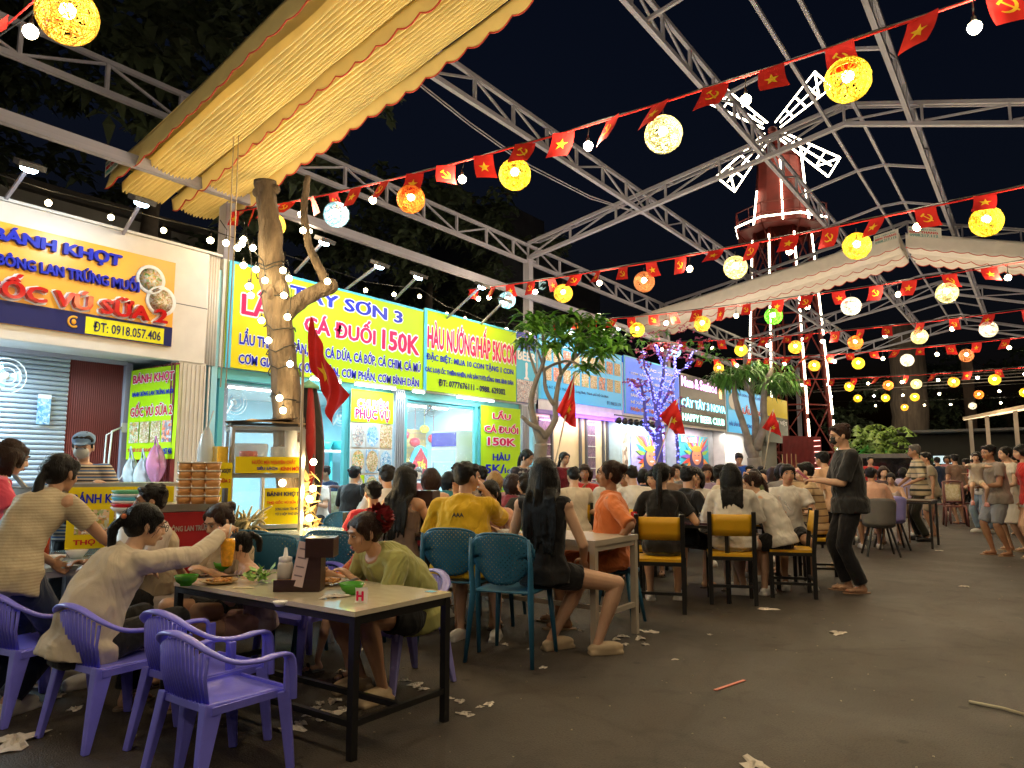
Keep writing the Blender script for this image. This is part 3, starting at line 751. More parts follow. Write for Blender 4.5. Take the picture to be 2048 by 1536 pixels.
for i in range(6): ptext(S6, ['MỰC - TÔM', 'CƠM TẤM, BÚN THỊT NƯỚNG', 'BÚN BÒ - GIÒ HEO CÁC LOẠI', 'CƠM CHIÊN HẢI SẢN', 'BÁNH HỎI CHÁO LÒNG CÁC MÓN', 'MÌ XÀO BÒ, HẢI SẢN, RAU'][i], w, .30 if i == 0 else .10, .9, 1.18 - i * .185, 1.28 - i * .185, white_i, bold=.03)
ptext(S6, 'Nhận Đặt Tiệc Tại Nhà', w, .1, .75, .06, .18, red_i, bold=.02, outline=white_i)
pink_n = lamp_mat('pink neon', (1, .35, .95), 3); cyan_n = lamp_mat('cyan neon', (.1, .75, 1), 2.2); led_p = lamp_mat('led display', (.3, 1, .8), 2.0)
S7, w, h = signboard('dark neon signboard with pink script and cyan letters over an LED ticker', 1358, 1447, 2.56, 4.05, mat('black sign', (.02, .02, .04), .4), edge=None)
ptext(S7, 'Nem & Seafood', w, .03, .78, 1.12, 1.40, pink_n, bold=.02); ptext(S7, 'CÂY TÂY 3 NOVA', w, .02, .98, .52, .80, cyan_n, bold=.04)
ptext(S7, 'HAPPY BEER CLUB', w, .03, .95, .12, .32, led_p, bold=.04)
b = MB(); b.lathe([(.10, .98), (.10, 1.02), (.13, 1.3), (.10, 1.32)], (.02, w * .88, 0), 10); b.build('beer_mug_sign', lamp_mat('orange neon', (1, .4, .1), 2), S7, scale=(.2, 1, 1))
S8, w, h = signboard('light blue hotpot signboard with a white bowl and dark blue lettering', 1450, 1521, 2.50, 4.00, mat('backlit sky blue sign', (.02, .28, .50), .4, var=.05, emit=(.03, .42, .80), estr=.5))
ptext(S8, 'BÁ SƠN QUẢNG ĐẾN', w, .30, .97, 1.28, 1.42, blue_i, bold=.03); ptext(S8, 'LẨU - BÒ', w, .40, .97, .70, 1.0, mag_i, bold=.04, outline=white_i)
ptext(S8, 'HẢI SẢN BÀO PHƯƠNG TƯƠI SỐNG', w, .04, .97, .22, .40, blue_i, bold=.03); photo(S8, w, .03, .30, .75, 1.35, sky_i, white_i)
S9, w, h = signboard('half dark signboard with a yellow upper board, last in the kiosk row', 1524, 1569, 2.30, 4.05, mat('dark grey sign', (.07, .08, .06), .5), edge=None)
b = MB(); b.quad((.004, 0, 1.0), (.004, w, 1.0), (.004, w, 1.75), (.004, 0, 1.75)); b.build('yellow_board', yellow_s, S9); ptext(S9, 'NÉT VIỆT', w, .3, .95, .70, .92, white_i, bold=.02)
# carnival posters: a face in a fan of feathers
skin_i = mat('printed face', (.62, .25, .12), .5, var=.1); hair_i = mat('printed dark hair', (.04, .03, .10), .5, var=0)
feath = [mat('print ' + n_, c_, .5, var=.1) for n_, c_ in (('scarlet', (.65, .06, .03)), ('orange', (.80, .30, .03)), ('turquoise', (.03, .40, .50)), ('leaf green', (.25, .50, .05)), ('violet', (.20, .08, .40)))]
def carnival(label, pa_, pb_, z0, z1, bg, sd):
    x = FX - .385; ya, yb = onX(pa_, 880, x).y, onX(pb_, 880, x).y; w, h = yb - ya, z1 - z0
    t = thing('carnival_poster', label, 'poster', (x, ya, z0)); b = MB(); b.box((-.01, w / 2, h / 2), (.02, w, h)); b.build('sheet', bg, t)
    rr = random.Random(sd); cx, cz = w * .55, h * .70
    for k in range(22):
        a = math.pi * (k / 21) * 1.25 - .4; L = rr.uniform(.62, .9) * w * .62; wd = .09
        d = Vector((0, math.cos(a), math.sin(a))); p = Vector((.006 + .0006 * k, cx, cz)); n_ = Vector((0, -d.z, d.y))
        pts = [p + n_ * wd * .2, p - n_ * wd * .2, p + d * L * .6 - n_ * wd * .7, p + d * L, p + d * L * .6 + n_ * wd * .7]
        pts = [Vector((q.x, min(max(q.y, .01), w - .01), min(max(q.z, .01), h - .01))) for q in pts]
        b = MB(); b.add(pts, [(0, 1, 2, 3, 4)]); b.build('feather_print', feath[k % 5], t)
    def oval(nm, yy, zz, ry, rz, m_, dx):
        b = MB(); b.add([(dx, yy + ry * math.cos(a / 24 * 6.2832), zz + rz * math.sin(a / 24 * 6.2832)) for a in range(24)], [tuple(range(24))]); b.build(nm, m_, t)
    oval('hair_print', cx, cz - .10, w * .24, h * .17, hair_i, .024); oval('shoulder_print', cx, h * .36, w * .36, h * .13, feath[0] if sd % 2 else skin_i, .025)
    oval('face_print', cx, cz, w * .16, h * .125, skin_i, .027); oval('headdress_print', cx, cz + h * .11, w * .18, h * .045, feath[1], .029)
    for s_ in (-1, 1): oval('eye_print', cx + s_ * w * .06, cz + .03, w * .028, .014, hair_i, .030)
    oval('mouth_print', cx, cz - h * .06, w * .06, .022, white_i, .030)
    return t, w, h
carnival('poster of a smiling woman in blue feathers with a drink, behind the blue lit tree', 1262, 1330, .2, 2.2, mat('print lilac', (.40, .32, .55), .5, var=.2), 2)
T_, w_, h_ = carnival('poster of a woman in an orange feather headdress, right of the blue lit tree', 1358, 1416, .2, 2.3, feath[2], 5)
text('bia tươi', (.035, w_ * .05, h_ * .90), U, V, w_ * .5, h_ * .08, white_i, T_, bold=.03)
poster('stone_relief_panel', 'brown carved tree relief panel behind the row of floodlights', 1220, 1256, .2, 2.25, food('brown relief print', [(.25, .12, .06), (.6, .4, .25), (.12, .06, .03), (.7, .5, .35)], 9), x=FX - .39, cat='panel')
poster('pattern_panel', 'narrow patterned panel between the two carnival posters', 1335, 1354, .2, 2.25, food('lace print', [(.5, .45, .35), (.2, .18, .1), (.7, .65, .5)], 30), x=FX - .39, cat='panel')
fl = thing('floodlight_rail', 'rail with a row of small black floodlights under the deep blue sign', 'floodlights', (FX + .12, fy(1222), 2.48))
L_ = fy(1312) - fy(1222); member('rail', (0, 0, .08), (0, L_, .08), .03, .03, blackm, fl)
fm = MB(); fm.lathe([(.0, -.10), (.085, -.10), (.07, 0), (.03, .04), (0, .05)], n=12); fm = fm.mesh('floodlight', blackm)
for i in range(8): link('floodlight', fm, fl, loc=(.06, L_ * (i + .4) / 8, -.02), rot=(0, R(28), 0))
for (yy, e_, c_) in ((fy(1290), 70, (.75, .9, 1)), (fy(1390), 40, (1, .8, .9)), (fy(1480), 45, (1, .97, .9))):
    area('shop_light', (FX + .05, yy, 2.42), (FX - .3, yy, .9), e_, c_, 3.0, .1)
pt = thing('potted_plants', 'bright green broadleaf plants lit at the foot of the cream panels', 'plants')
lg = mat('lit green leaf', (.08, .45, .06), .4)
for px_, n_ in ((1068, 26), (1100, 22), (1215, 22), (1240, 16)):
    c = onX(px_, 930, FX + .35)
    b = MB()
    for i in range(n_):
        a = random.uniform(0, 6.28); L = random.uniform(.2, .42); up = random.uniform(.2, .6); s_ = Vector((c.x, c.y, 1.0)); d = Vector((math.cos(a), math.sin(a), up)).normalized(); sd = Vector((-math.sin(a), math.cos(a), 0))
        b.add([s_, s_ + d * L * .5 + sd * .06, s_ + d * L + V * -.05, s_ + d * L * .5 - sd * .06], [(0, 1, 2), (0, 2, 3)])
    b.build('foliage', lg, pt)
    b = MB(); b.lathe([(.12, 0), (.17, .5), (.18, 1.0), (0, 1.0)], (c.x, c.y, 0), 12); b.build('pot', white_p, pt)
# ================================================================ windmill
def windmill():
    redsteel = mat('dark red tower steel', (.13, .010, .007), .6, var=.3, vscale=2)
    ax = Vector((-8.9, 33.2, 0))
    t = thing('windmill', 'tall red steel windmill outlined in warm LED strips behind the canopy', 'windmill', ax)
    view = math.atan2(-ax.x, -ax.y)      # direction to the square
    rz = -view
    Rt = Matrix.Rotation(math.atan2(ax.x, -ax.y) * 1.0, 3, 'Z')
    fwd = Vector((-ax.x, -ax.y, 0)).normalized(); rgt = Vector((-fwd.y, fwd.x, 0))   # towards the square, its left-right
    def W(r, f, z): return rgt * r + fwd * f + V * z
    zp, zt = 12.0, 16.0
    legs = []
    for i in range(8):
        a = math.pi / 8 + i * math.pi / 4
        legs.append(a)
    def ring(rad, z): return [W(rad * math.cos(a), rad * math.sin(a), z) for a in legs]
    for i, a in enumerate(legs):
        if i % 2 == 0 or True:
            p0, p1 = W(1.95 * math.cos(a), 1.95 * math.sin(a), 0), W(1.25 * math.cos(a), 1.25 * math.sin(a), zp)
            member('leg', p0, p1, .12, .12, redsteel, t)
    for i in range(8):
        a, a2 = legs[i], legs[(i + 1) % 8]
        for j in range(6):
            f0, f1 = j / 6, (j + 1) / 6; r0, r1 = 1.95 - .7 * f0, 1.95 - .7 * f1
            A_, B_ = W(r0 * math.cos(a), r0 * math.sin(a), zp * f0), W(r1 * math.cos(a2), r1 * math.sin(a2), zp * f1)
            C_, D_ = W(r0 * math.cos(a2), r0 * math.sin(a2), zp * f0), W(r1 * math.cos(a), r1 * math.sin(a), zp * f1)
            if i in (0, 1, 2, 3, 4, 7): member('brace', A_, B_, .045, .045, redsteel, t); member('brace', C_, D_, .045, .045, redsteel, t)
            member('girt', D_, B_, .06, .06, redsteel, t)
    # inner riser pipes
    for r_, f_ in ((-.5, .2), (-.35, .3), (-.1, .2)): member('riser_pipe', W(r_, f_, 0), W(r_, f_, zp), .07, .07, redsteel, t)
    # drum of painted sheet, twelve flat panels
    for i in range(12):
        a, a2 = i * math.pi / 6, (i + 1) * math.pi / 6; b = MB()
        q = [W(1.22 * math.cos(a), 1.22 * math.sin(a), zp), W(1.22 * math.cos(a2), 1.22 * math.sin(a2), zp), W(.92 * math.cos(a2), .92 * math.sin(a2), zt - .6), W(.92 * math.cos(a), .92 * math.sin(a), zt - .6)]
        b.quad(*q); b.build('sheet_panel', mat('dull red sheet', (.13, .012, .008), .75, var=.3, vscale=2), t, solid=.02)
    b = MB(); rr_ = [W(1.0 * math.cos(i * math.pi / 6), 1.0 * math.sin(i * math.pi / 6), zt - .6) for i in range(12)]
    b.add(rr_ + [W(0, 0, zt + .75)], [(i, (i + 1) % 12, 12) for i in range(12)]); b.build('cap_roof', redsteel, t)
    # gallery
    out, inn = ring(2.05, zp), ring(1.2, zp)
    b = MB(); b.add(out + inn, [(i, (i + 1) % 8, 8 + (i + 1) % 8, 8 + i) for i in range(8)]); b.build('gallery_floor', redsteel, t, solid=.06)
    for i in range(8):
        j = (i + 1) % 8
        for hz in (.45, .9): member('rail', out[i] + V * hz, out[j] + V * hz, .04, .04, redsteel, t)
        member('baluster', out[i], out[i] + V * .9, .045, .045, redsteel, t); member('baluster', (out[i] + out[j]) / 2, (out[i] + out[j]) / 2 + V * .9, .03, .03, redsteel, t)
        member('bracket', ring(1.27, zp - .9)[i], out[i], .05, .05, redsteel, t)
        member('led_strip', out[i] * 1.02, out[j] * 1.02, .06, .06, led_w, t)
        a = legs[i]
        if math.sin(a) > -.5:
            k_ = 1.06
            for s0, s1 in ((.02, .28), (.30, .57), (.59, .78), (.80, .97)):
                r0, r1 = (1.95 - .7 * s0) * 1.04 + .04, (1.95 - .7 * s1) * 1.04 + .04
                member('led_strip', W(r0 * math.cos(a), r0 * math.sin(a), zp * s0), W(r1 * math.cos(a), r1 * math.sin(a), zp * s1), .055, .055, led_w, t)
    for r_, z0, z1 in ((-1.02, zp + .1, zp + 1.9), (0.08, zp, zt - .35), (1.02, zp, zp + 3.6)):
        member('led_strip', W(r_ * 1.16, 1.26 if r_ > -.5 and r_ < .5 else .75, z0), W(r_ * .95, 1.02 if abs(r_) < .5 else .62, z1), .06, .06, led_w, t)
    # sails
    hub = onD(1545, 262, 30.6) - ax
    hb = MB(); hb.ball(hub, .22, n=12); hb.tube([hub, Vector((0, 0, hub.z - .1))], .09, 8); hb.build('hub', redsteel, t)
    for k, deg in enumerate((146, 45, -33, -131)):
        a = R(deg); d = rgt * -math.cos(a) * 1 + V * math.sin(a)
        # screen right is -rgt or +rgt depending on handedness
        sr = Vector((math.cos(CY), math.sin(CY), 0)); d = (sr * math.cos(a) + V * math.sin(a)).normalized(); n_ = (sr * -math.sin(a) + V * math.cos(a))
        L0, L1 = .35, (3.0, 3.35, 3.15, 3.3)[k]; w0, w1 = .16, .52
        sp = MB()
        def S(u, v): r = L0 + (L1 - L0) * u; return hub + d * r + n_ * (w0 + (w1 - w0) * u) * v + fwd * .1
        segs = [((0, -1), (1, -1)), ((0, 1), (1, 1)), ((1, -1), (1, 1)), ((.05, 0), (.95, 0))] + [((u, -1), (u, 1)) for u in (.25, .5, .75)] + [((.75, -1), (1, 1))]
        s_ = link('sail', None, t)
        fr = MB()
        for A_, B_ in segs[:7]: fr.bar(S(*A_) - fwd * .05, S(*B_) - fwd * .05, .05, .05)
        fr.build('sail_frame', redsteel, s_)
        for A_, B_ in segs: member('led_strip', S(*A_), S(*B_), .06, .06, led_w, s_)
    point('windmill_glow', ax + W(0, 3.2, zp + 1.5), 60, (1, .82, .5), .5)
    point('windmill_glow', ax + W(0, 3.0, 7.0), 60, (1, .82, .5), .5)
windmill()

# fence of maroon sheets and neon bars at the windmill's foot
f = thing('sheet_fence', 'maroon corrugated sheet fence at the foot of the windmill', 'fence')
pA, pB = gD(1568, 25.5), gD(1645, 26.5)
b = MB(); b.grid(lambda u, v: pA + (pB - pA) * u + Vector((.0, -.02 * math.sin(u * 60 * math.pi), 2.45 * v)), 240, 1); b.build('corrugated_sheet', redsheet, f)
for i in range(10):
    a = pA + (pB - pA) * .82 + V * (.5 + i * .2); member('led_strip', a + Vector((0, -.05, 0)), a + (pB - pA) * .16 + Vector((0, -.05, .02)), .025, .025, lamp_mat('pink strip', (1, .45, .4), 2.2), f)
bp = thing('bamboo_stakes', 'short brown bamboo stakes in front of the maroon fence', 'stakes')
for i in range(12):
    p = gD(1563 + i * 3, 24.6); member('stake', p, p + V * (1.5 + .3 * math.sin(i * 2)), .025, .025, mat('bamboo', (.35, .22, .10), .7), bp)

# ================================================================ trees
bark = mat('pale bark', (.135, .095, .06), .9, var=.55, vscale=9, bump=1.0, bscale=22, stretch=(1, 1, .3))
bark.node_tree.nodes['Bump'].inputs['Distance'].default_value = .06
bark2 = mat('smooth grey bark', (.24, .22, .20), .8, var=.25, vscale=6, bump=.5, bscale=22)
def limb(mb, pts, rs, n=12, jit=.012, seed=0, sub=4):
    rr_ = random.Random(seed); P_ = [Vector(p) for p in pts]; out, ro = [], []
    for i in range(len(P_) - 1):
        p0, p1, p2, p3 = P_[max(i - 1, 0)], P_[i], P_[i + 1], P_[min(i + 2, len(P_) - 1)]
        for j in range(sub):
            t = j / sub
            q = .5 * ((2 * p1) + (p2 - p0) * t + (2 * p0 - 5 * p1 + 4 * p2 - p3) * t * t + (3 * p1 - p0 - 3 * p2 + p3) * t ** 3)
            out.append(q + Vector((rr_.uniform(-jit, jit), rr_.uniform(-jit, jit), 0))); ro.append((rs[i] * (1 - t) + rs[i + 1] * t) * rr_.uniform(.95, 1.06))
    out.append(P_[-1]); ro.append(rs[-1]); mb.tube(out, ro, n); return out
# tree 1: thick pollarded trunk wrapped in light cords
D1 = 6.7
T1 = thing('pollarded_tree', 'thick bare pollarded trunk wrapped in bulb cords beside the glass food cart', 'tree', gD(578, D1)); base = Vector(T1.location)
def at1(px, py, dd=0): return onD(px, py, D1 + dd) - base
b = MB(); trunk_pts = [at1(596, 1212), at1(593, 1110), at1(588, 1000), at1(578, 880), at1(573, 790), at1(563, 690), at1(552, 600), at1(543, 530), at1(540, 450), at1(533, 400), at1(530, 362)]
limb(b, trunk_pts, [.18, .16, .15, .145, .135, .12, .125, .12, .105, .098, .105], 16, .006, 1, 5)
b.ball(at1(515, 385), (.05, .05, .05)); b.ball(at1(551, 378), (.035, .05, .05)); b.ball(at1(560, 575, -.1), (.06, .05, .07)); b.build('trunk', bark, T1)
b = MB(); limb(b, [at1(560, 640), at1(590, 610), at1(625, 588), at1(662, 572)], [.085, .08, .075, .075], 12, .004, 2); limb(b, [at1(657, 573), at1(640, 540), at1(618, 490), at1(608, 430), at1(611, 385), at1(615, 352)], [.055, .042, .036, .036, .033, .026], 10, .005, 3)
b.ball(at1(662, 572), (.07, .07, .075)); b.build('branch', bark, T1)
b = MB(); b.ball(at1(541, 585, -.13), (.05, .03, .07)); b.ball(at1(541, 585, -.155), (.03, .02, .048), 1); b.build('knot', [bark, mat('dark knot', (.08, .05, .03), .9)], T1)
b = MB()
for k, (py, px) in enumerate(((530, 545), (548, 545), (600, 553), (655, 560), (700, 565), (745, 569), (800, 573), (835, 576))):
    c = at1(px, py); rr_ = .145
    b.tube([c + Vector((rr_ * math.cos(a / 12 * 6.2832), rr_ * math.sin(a / 12 * 6.2832), .04 * math.sin(a / 12 * 6.28 + k * 1.7) + .025 * math.sin(a * 2.3))) for a in range(13)], .006, 4)
b.build('wrapped_cable', cable, T1)
def bulb(parent, p, hang=.10, r=1.0, m=None):
    m = m or bulb_w; s_ = link('bulb_holder', HOLD, parent, loc=p, scale=(r, r, r)); link('bulb', BULB if m is bulb_w else BULB_OFF, s_)
HOLD = MB(); HOLD.lathe([(0, .095), (.006, .095), (.006, .07), (.014, .065), (.016, .03), (.012, .025)], n=8); HOLD = HOLD.mesh('bulb_holder', blackm)
BULB = MB(); BULB.lathe([(0, -.046), (.022, -.041), (.036, -.024), (.041, -.004), (.036, .014), (.020, .028), (.013, .036)], n=12); BULB = BULB.mesh('bulb', bulb_w)
BULB_OFF = BULB
TL = thing('tree_light_string', 'warm bulbs hanging all over the pollarded trunk', 'string lights', base)
for i, (px, py) in enumerate(((512, 538), (530, 560), (500, 572), (566, 540), (578, 556), (568, 590), (575, 633), (523, 640), (537, 680), (580, 727), (559, 795), (566, 820), (487, 530), (497, 572), (606, 460), (484, 487), (452, 485), (475, 495), (487, 478), (506, 495), (421, 480), (655, 562), (502, 590))):
    bulb(TL, onD(px, py, D1 - .22) - base, r=.72)
for (px, py, e_) in ((525, 560, 9), (575, 548, 8), (570, 640, 6), (560, 800, 6), (485, 500, 9), (530, 680, 5)): point('tree_bulb_light', onD(px, py, D1 - .45), e_ * .42, (1, .72, .36), .05)
for k, (px, py, px2, py2) in enumerate(((487, 440, 502, 590), (440, 440, 452, 480), (506, 500, 530, 545), (570, 540, 580, 620))):
    c = MB(); c.tube([onD(px, py, D1 - .2) - base, onD((px + px2) / 2 + 8, (py + py2) / 2, D1 - .22) - base, onD(px2, py2, D1 - .22) - base], .005, 4); c.build('cable', cable, TL)
# bulbs and rags low on the trunk
TB = thing('foot_light_string', 'warm bulbs glowing around the foot of the pollarded trunk over dry husks', 'string lights', gD(618, 6.5))
for (px, py) in ((627, 923), (626, 976), (619, 997), (619, 1035)): bulb(TB, onD(px, py, 6.4) - Vector(TB.location), r=.72)
for (px, py, e_) in ((627, 923, 4), (624, 985, 6), (619, 1035, 4)): point('foot_light', onD(px + 4, py, 6.25), e_, (1, .70, .34), .04)
b = MB()
for i in range(60):
    p = onD(618 + random.uniform(-14, 16), random.uniform(950, 1060), 6.5 + random.uniform(-.08, .08)) - Vector(TB.location); d = Vector((random.uniform(-1, 1), random.uniform(-1, 1), random.uniform(-1, 1))).normalized() * .07
    e_ = Vector((random.uniform(-1, 1), random.uniform(-1, 1), random.uniform(-1, 1))).normalized() * .03; b.add([p - d, p + e_, p + d, p - e_], [(0, 1, 2, 3)])
b.build('dry_husks', mat('dry husk', (.55, .38, .14), .8, var=.3), TB)

def leaf_crown(mb, c, r, n, L, W_, rnd, droop=.2, up=.5, cluster=8):
    c = Vector(c)
    for i in range(n):
        a, e = rnd.uniform(0, 6.283), math.asin(rnd.uniform(-.5, 1))
        q = c + Vector((math.cos(a) * math.cos(e) * r[0], math.sin(a) * math.cos(e) * r[1], math.sin(e) * r[2])) * rnd.uniform(.35, 1)
        for j in range(cluster):
            aa = rnd.uniform(0, 6.283); l_ = L * rnd.uniform(.7, 1.2)
            d = Vector((math.cos(aa), math.sin(aa), rnd.uniform(-droop, up))).normalized(); s_ = Vector((-d.y, d.x, 0)).normalized() * W_ * rnd.uniform(.8, 1.2)
            m_ = q + d * l_ * .5 + V * .02; tip = q + d * l_ - V * l_ * rnd.uniform(.1, .5)
            mb.add([q, m_ + s_ * .5 - V * .008, tip, m_ - s_ * .5 - V * .008, m_], [(0, 1, 4), (1, 2, 4), (2, 3, 4), (3, 0, 4)])
leafA = mat('frangipani leaf', (.13, .34, .04), .45, var=.35, vscale=3, spec=.4)
leafB = mat('narrow green leaf', (.10, .27, .05), .5, var=.4, vscale=3)
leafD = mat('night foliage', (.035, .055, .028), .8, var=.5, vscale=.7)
# tree 2 : frangipani
D2 = 9.6
T2 = thing('frangipani_tree', 'leafy frangipani tree with forked grey limbs in front of the oyster signs', 'tree', gD(1082, D2)); base = Vector(T2.location)
def at2(px, py, dd=0): return onD(px, py, D2 + dd) - base
b = MB(); limb(b, [at2(1075, 1130), at2(1078, 1000), at2(1080, 920), at2(1082, 888)], [.10, .095, .09, .085], 12, .004, 5)
b.build('trunk', bark2, T2); b = MB()
LB = [([(1082, 890), (1070, 850), (1062, 800), (1075, 755), (1088, 720), (1085, 660)], [.06, .045, .04, .032, .026, .016]),
      ([(1082, 890), (1092, 872), (1110, 840), (1112, 800), (1122, 750), (1150, 715), (1180, 690)], [.06, .05, .045, .036, .03, .022, .014]),
      ([(1090, 875), (1082, 860), (1062, 850), (1042, 832)], [.04, .035, .03, .022]), ([(1108, 810), (1092, 780), (1088, 740), (1075, 700)], [.03, .026, .02, .014]),
      ([(1122, 750), (1118, 720), (1110, 690), (1112, 660)], [.026, .02, .016, .012]), ([(1088, 740), (1110, 728), (1140, 722), (1165, 735)], [.022, .02, .016, .012]),
      ([(1150, 715), (1160, 680), (1200, 670), (1225, 668)], [.02, .016, .014, .01]), ([(1075, 755), (1060, 710), (1050, 670)], [.022, .016, .01])]
for k, (pts, rs) in enumerate(LB): limb(b, [at2(x, y, .25 * math.sin(k * 2.1) * i / 5) for i, (x, y) in enumerate(pts)], rs, 8, .004, 20 + k, 3)
b.build('limbs', bark2, T2)
b = MB(); rn = random.Random(4)
for (px, py, r_) in ((1085, 655, 30), (1055, 665, 24), (1112, 655, 34), (1145, 665, 34), (1180, 680, 34), (1215, 680, 36), (1235, 695, 22), (1160, 700, 30), (1130, 690, 28), (1060, 640, 20), (1140, 640, 22), (1190, 655, 24), (1172, 735, 20), (1050, 690, 14), (1100, 700, 14), (1195, 710, 18)):
    rr_ = r_ * D2 / 1450
    leaf_crown(b, at2(px, py, rn.uniform(-.35, .35)), (rr_, rr_ * 1.3, rr_ * .8), 7, .25, .062, rn, .25, .7, 7)
b.build('foliage', leafA, T2, kind='stuff')
# tree 3 : blue LED wrapped blossom tree
D3 = 14.5
T3 = thing('blossom_tree', 'small pink blossom tree wrapped in blue LED lights before the carnival posters', 'tree', gD(1320, D3)); base = Vector(T3.location)
def at3(px, py, dd=0): return onD(px, py, D3 + dd) - base
b = MB(); leds = MB(); rn = random.Random(9); bl = MB(); ends = []
LB = [([(1320, 1010), (1319, 930), (1318, 870), (1316, 840)], [.09, .08, .07, .06]), ([(1318, 900), (1305, 870), (1292, 850), (1288, 800), (1280, 760)], [.05, .045, .04, .03, .02]),
      ([(1316, 840), (1318, 800), (1325, 760), (1330, 720), (1345, 690)], [.05, .04, .03, .022, .014]), ([(1316, 840), (1308, 800), (1300, 760), (1290, 735), (1285, 700)], [.04, .034, .026, .02, .012]),
      ([(1320, 820), (1340, 780), (1352, 750), (1375, 730), (1390, 700)], [.04, .03, .024, .018, .01]), ([(1330, 740), (1318, 710), (1312, 690)], [.02, .015, .01]), ([(1352, 750), (1350, 720), (1362, 690)], [.02, .014, .01]),
      ([(1288, 800), (1272, 780), (1262, 765)], [.02, .014, .01]), ([(1356, 930), (1355, 880), (1352, 840), (1345, 790)], [.035, .03, .026, .02])]
for k, (pts, rs) in enumerate(LB):
    o_ = limb(b, [at3(x, y, .3 * math.sin(k * 2.3) * min(1, i / 3)) for i, (x, y) in enumerate(pts)], rs, 7, .01, 40 + k, 5); ends += o_[-6:]
    for i in range(len(o_) - 1):
        for q in range(5 if i < 12 else 2):
            a = rn.uniform(0, 6.28); r_ = rs[0] * 1.05; p = o_[i].lerp(o_[i + 1], rn.random()) + Vector((math.cos(a), math.sin(a), 0)) * r_; leds.box(p, (.022, .022, .022))
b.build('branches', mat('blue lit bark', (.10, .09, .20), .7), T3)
leds.build('led_lights', lamp_mat('blue led', (.05, .07, 1), 2.0), T3, kind='stuff')
petal = mat('pink blossom', (.32, .07, .16), .6, var=.3)
for p in ends: leaf_crown(bl, p, (.22, .22, .14), 3, .06, .05, rn, .4, .8, 5)
for (px, py) in ((1285, 680), (1320, 670), (1350, 660), (1380, 665), (1410, 680), (1430, 690), (1300, 720)): leaf_crown(bl, at3(px, py, .5), (.28, .28, .16), 6, .05, .04, rn, .4, .8, 4)
bl.build('blossom', petal, T3, kind='stuff')
b = MB()
for (px, py) in ((1290, 690), (1330, 670), (1370, 690), (1420, 700), (1440, 720), (1400, 720)): leaf_crown(b, at3(px, py, .7), (.3, .3, .15), 5, .16, .05, rn, .4, .8, 5)
b.build('foliage', leafB, T3, kind='stuff')
for (px, py) in ((1318, 900), (1318, 800), (1292, 840)): point('blue_light', onD(px, py, D3 - .5), 5, (.10, .12, 1), .2)
# tree 4 : drooping leaves
D4 = 17
T4 = thing('leafy_tree', 'tree with pale forked limbs and hanging narrow leaves before the blue hotpot sign', 'tree', gD(1512, D4)); base = Vector(T4.location)
def at4(px, py, dd=0): return onD(px, py, D4 + dd) - base
b = MB()
limb(b, [at4(1512, 1010), at4(1511, 960), at4(1508, 915)], [.19, .17, .16], 12, .006, 6); b.build('trunk', bark2, T4); b = MB()
for k, (pts, rs) in enumerate([([(1508, 915), (1497, 890), (1494, 870), (1480, 830), (1470, 790), (1466, 755)], [.13, .11, .09, .075, .065, .05]), ([(1508, 915), (1512, 870), (1510, 830), (1503, 790), (1508, 750), (1518, 720)], [.12, .10, .08, .07, .06, .04]),
                               ([(1512, 900), (1528, 850), (1527, 800), (1535, 760), (1545, 735)], [.11, .09, .075, .06, .04]), ([(1505, 795), (1490, 770), (1485, 745)], [.04, .03, .02])]):
    limb(b, [at4(x, y, .4 * math.sin(k * 1.9) * min(1, i / 3)) for i, (x, y) in enumerate(pts)], rs, 9, .008, 60 + k)
b.build('limbs', bark2, T4)
b = MB(); rn = random.Random(12)
for (px, py, r_) in ((1470, 755, 32), (1490, 740, 26), (1515, 735, 24), (1545, 745, 38), (1565, 755, 30), (1455, 765, 18), (1530, 770, 20), (1580, 770, 14), (1440, 750, 18), (1552, 772, 26)):
    rr_ = r_ * D4 / 1450; leaf_crown(b, at4(px, py, rn.uniform(-.5, .5)), (rr_, rr_, rr_ * .7), 13, .34, .045, rn, .9, .1, 9)
b.build('foliage', leafB, T4, kind='stuff')

# ================================================================ flags on poles
def star_pts(r, a0=math.pi / 2): return [(r * (1 if i % 2 == 0 else .40) * math.cos(a0 + i * math.pi / 5), r * (1 if i % 2 == 0 else .40) * math.sin(a0 + i * math.pi / 5)) for i in range(10)]
def pole_flag(label, foot, tip, corners, seed):
    t = thing('flag_on_pole', label, 'flag', foot); F_ = Vector(foot); tip = Vector(tip)
    pl = MB(); pl.tube([(0, 0, 0), tip - F_], .011, 6); pl.build('pole', mat('pale bamboo pole', (.50, .42, .30), .6), t)
    a, b_, c, d = [Vector(q) - F_ for q in corners]; n_ = (b_ - a).cross(d - a).normalized(); rr_ = random.Random(seed); ph = rr_.uniform(0, 6)
    def fn(u, v): # u along the hoist edge a->d, v along the fly
        p = (a * (1 - v) + b_ * v) * (1 - u) + (d * (1 - v) + c * v) * u
        return p + n_ * (.035 * math.sin(7 * v + 4 * u + ph) * (.2 + v) + .018 * math.sin(19 * v - 5 * u + ph))
    g = MB(); g.grid(fn, 12, 22); g.build('cloth', flag_red, t)
    s_ = MB(); P_ = star_pts(.22); cen = fn(.5, .5)
    for sg in (1, -1):
        vs = [fn(.5 + y * .95, .5 + x * .62) + n_ * .006 * sg for x, y in P_] + [fn(.5, .5) + n_ * .008 * sg]; s_.add(vs, [(i, (i + 1) % 10, 10) for i in range(10)])
    s_.build('star', flag_y, t); return t
f1 = gD(603, 6.2); pole_flag('large red star flag hanging from a pole beside the pollarded trunk', f1, onD(607, 700, 5.9), [onD(618, 630, 5.9), onD(690, 790, 5.8), onD(668, 850, 5.95), onD(618, 722, 5.95)], 1)
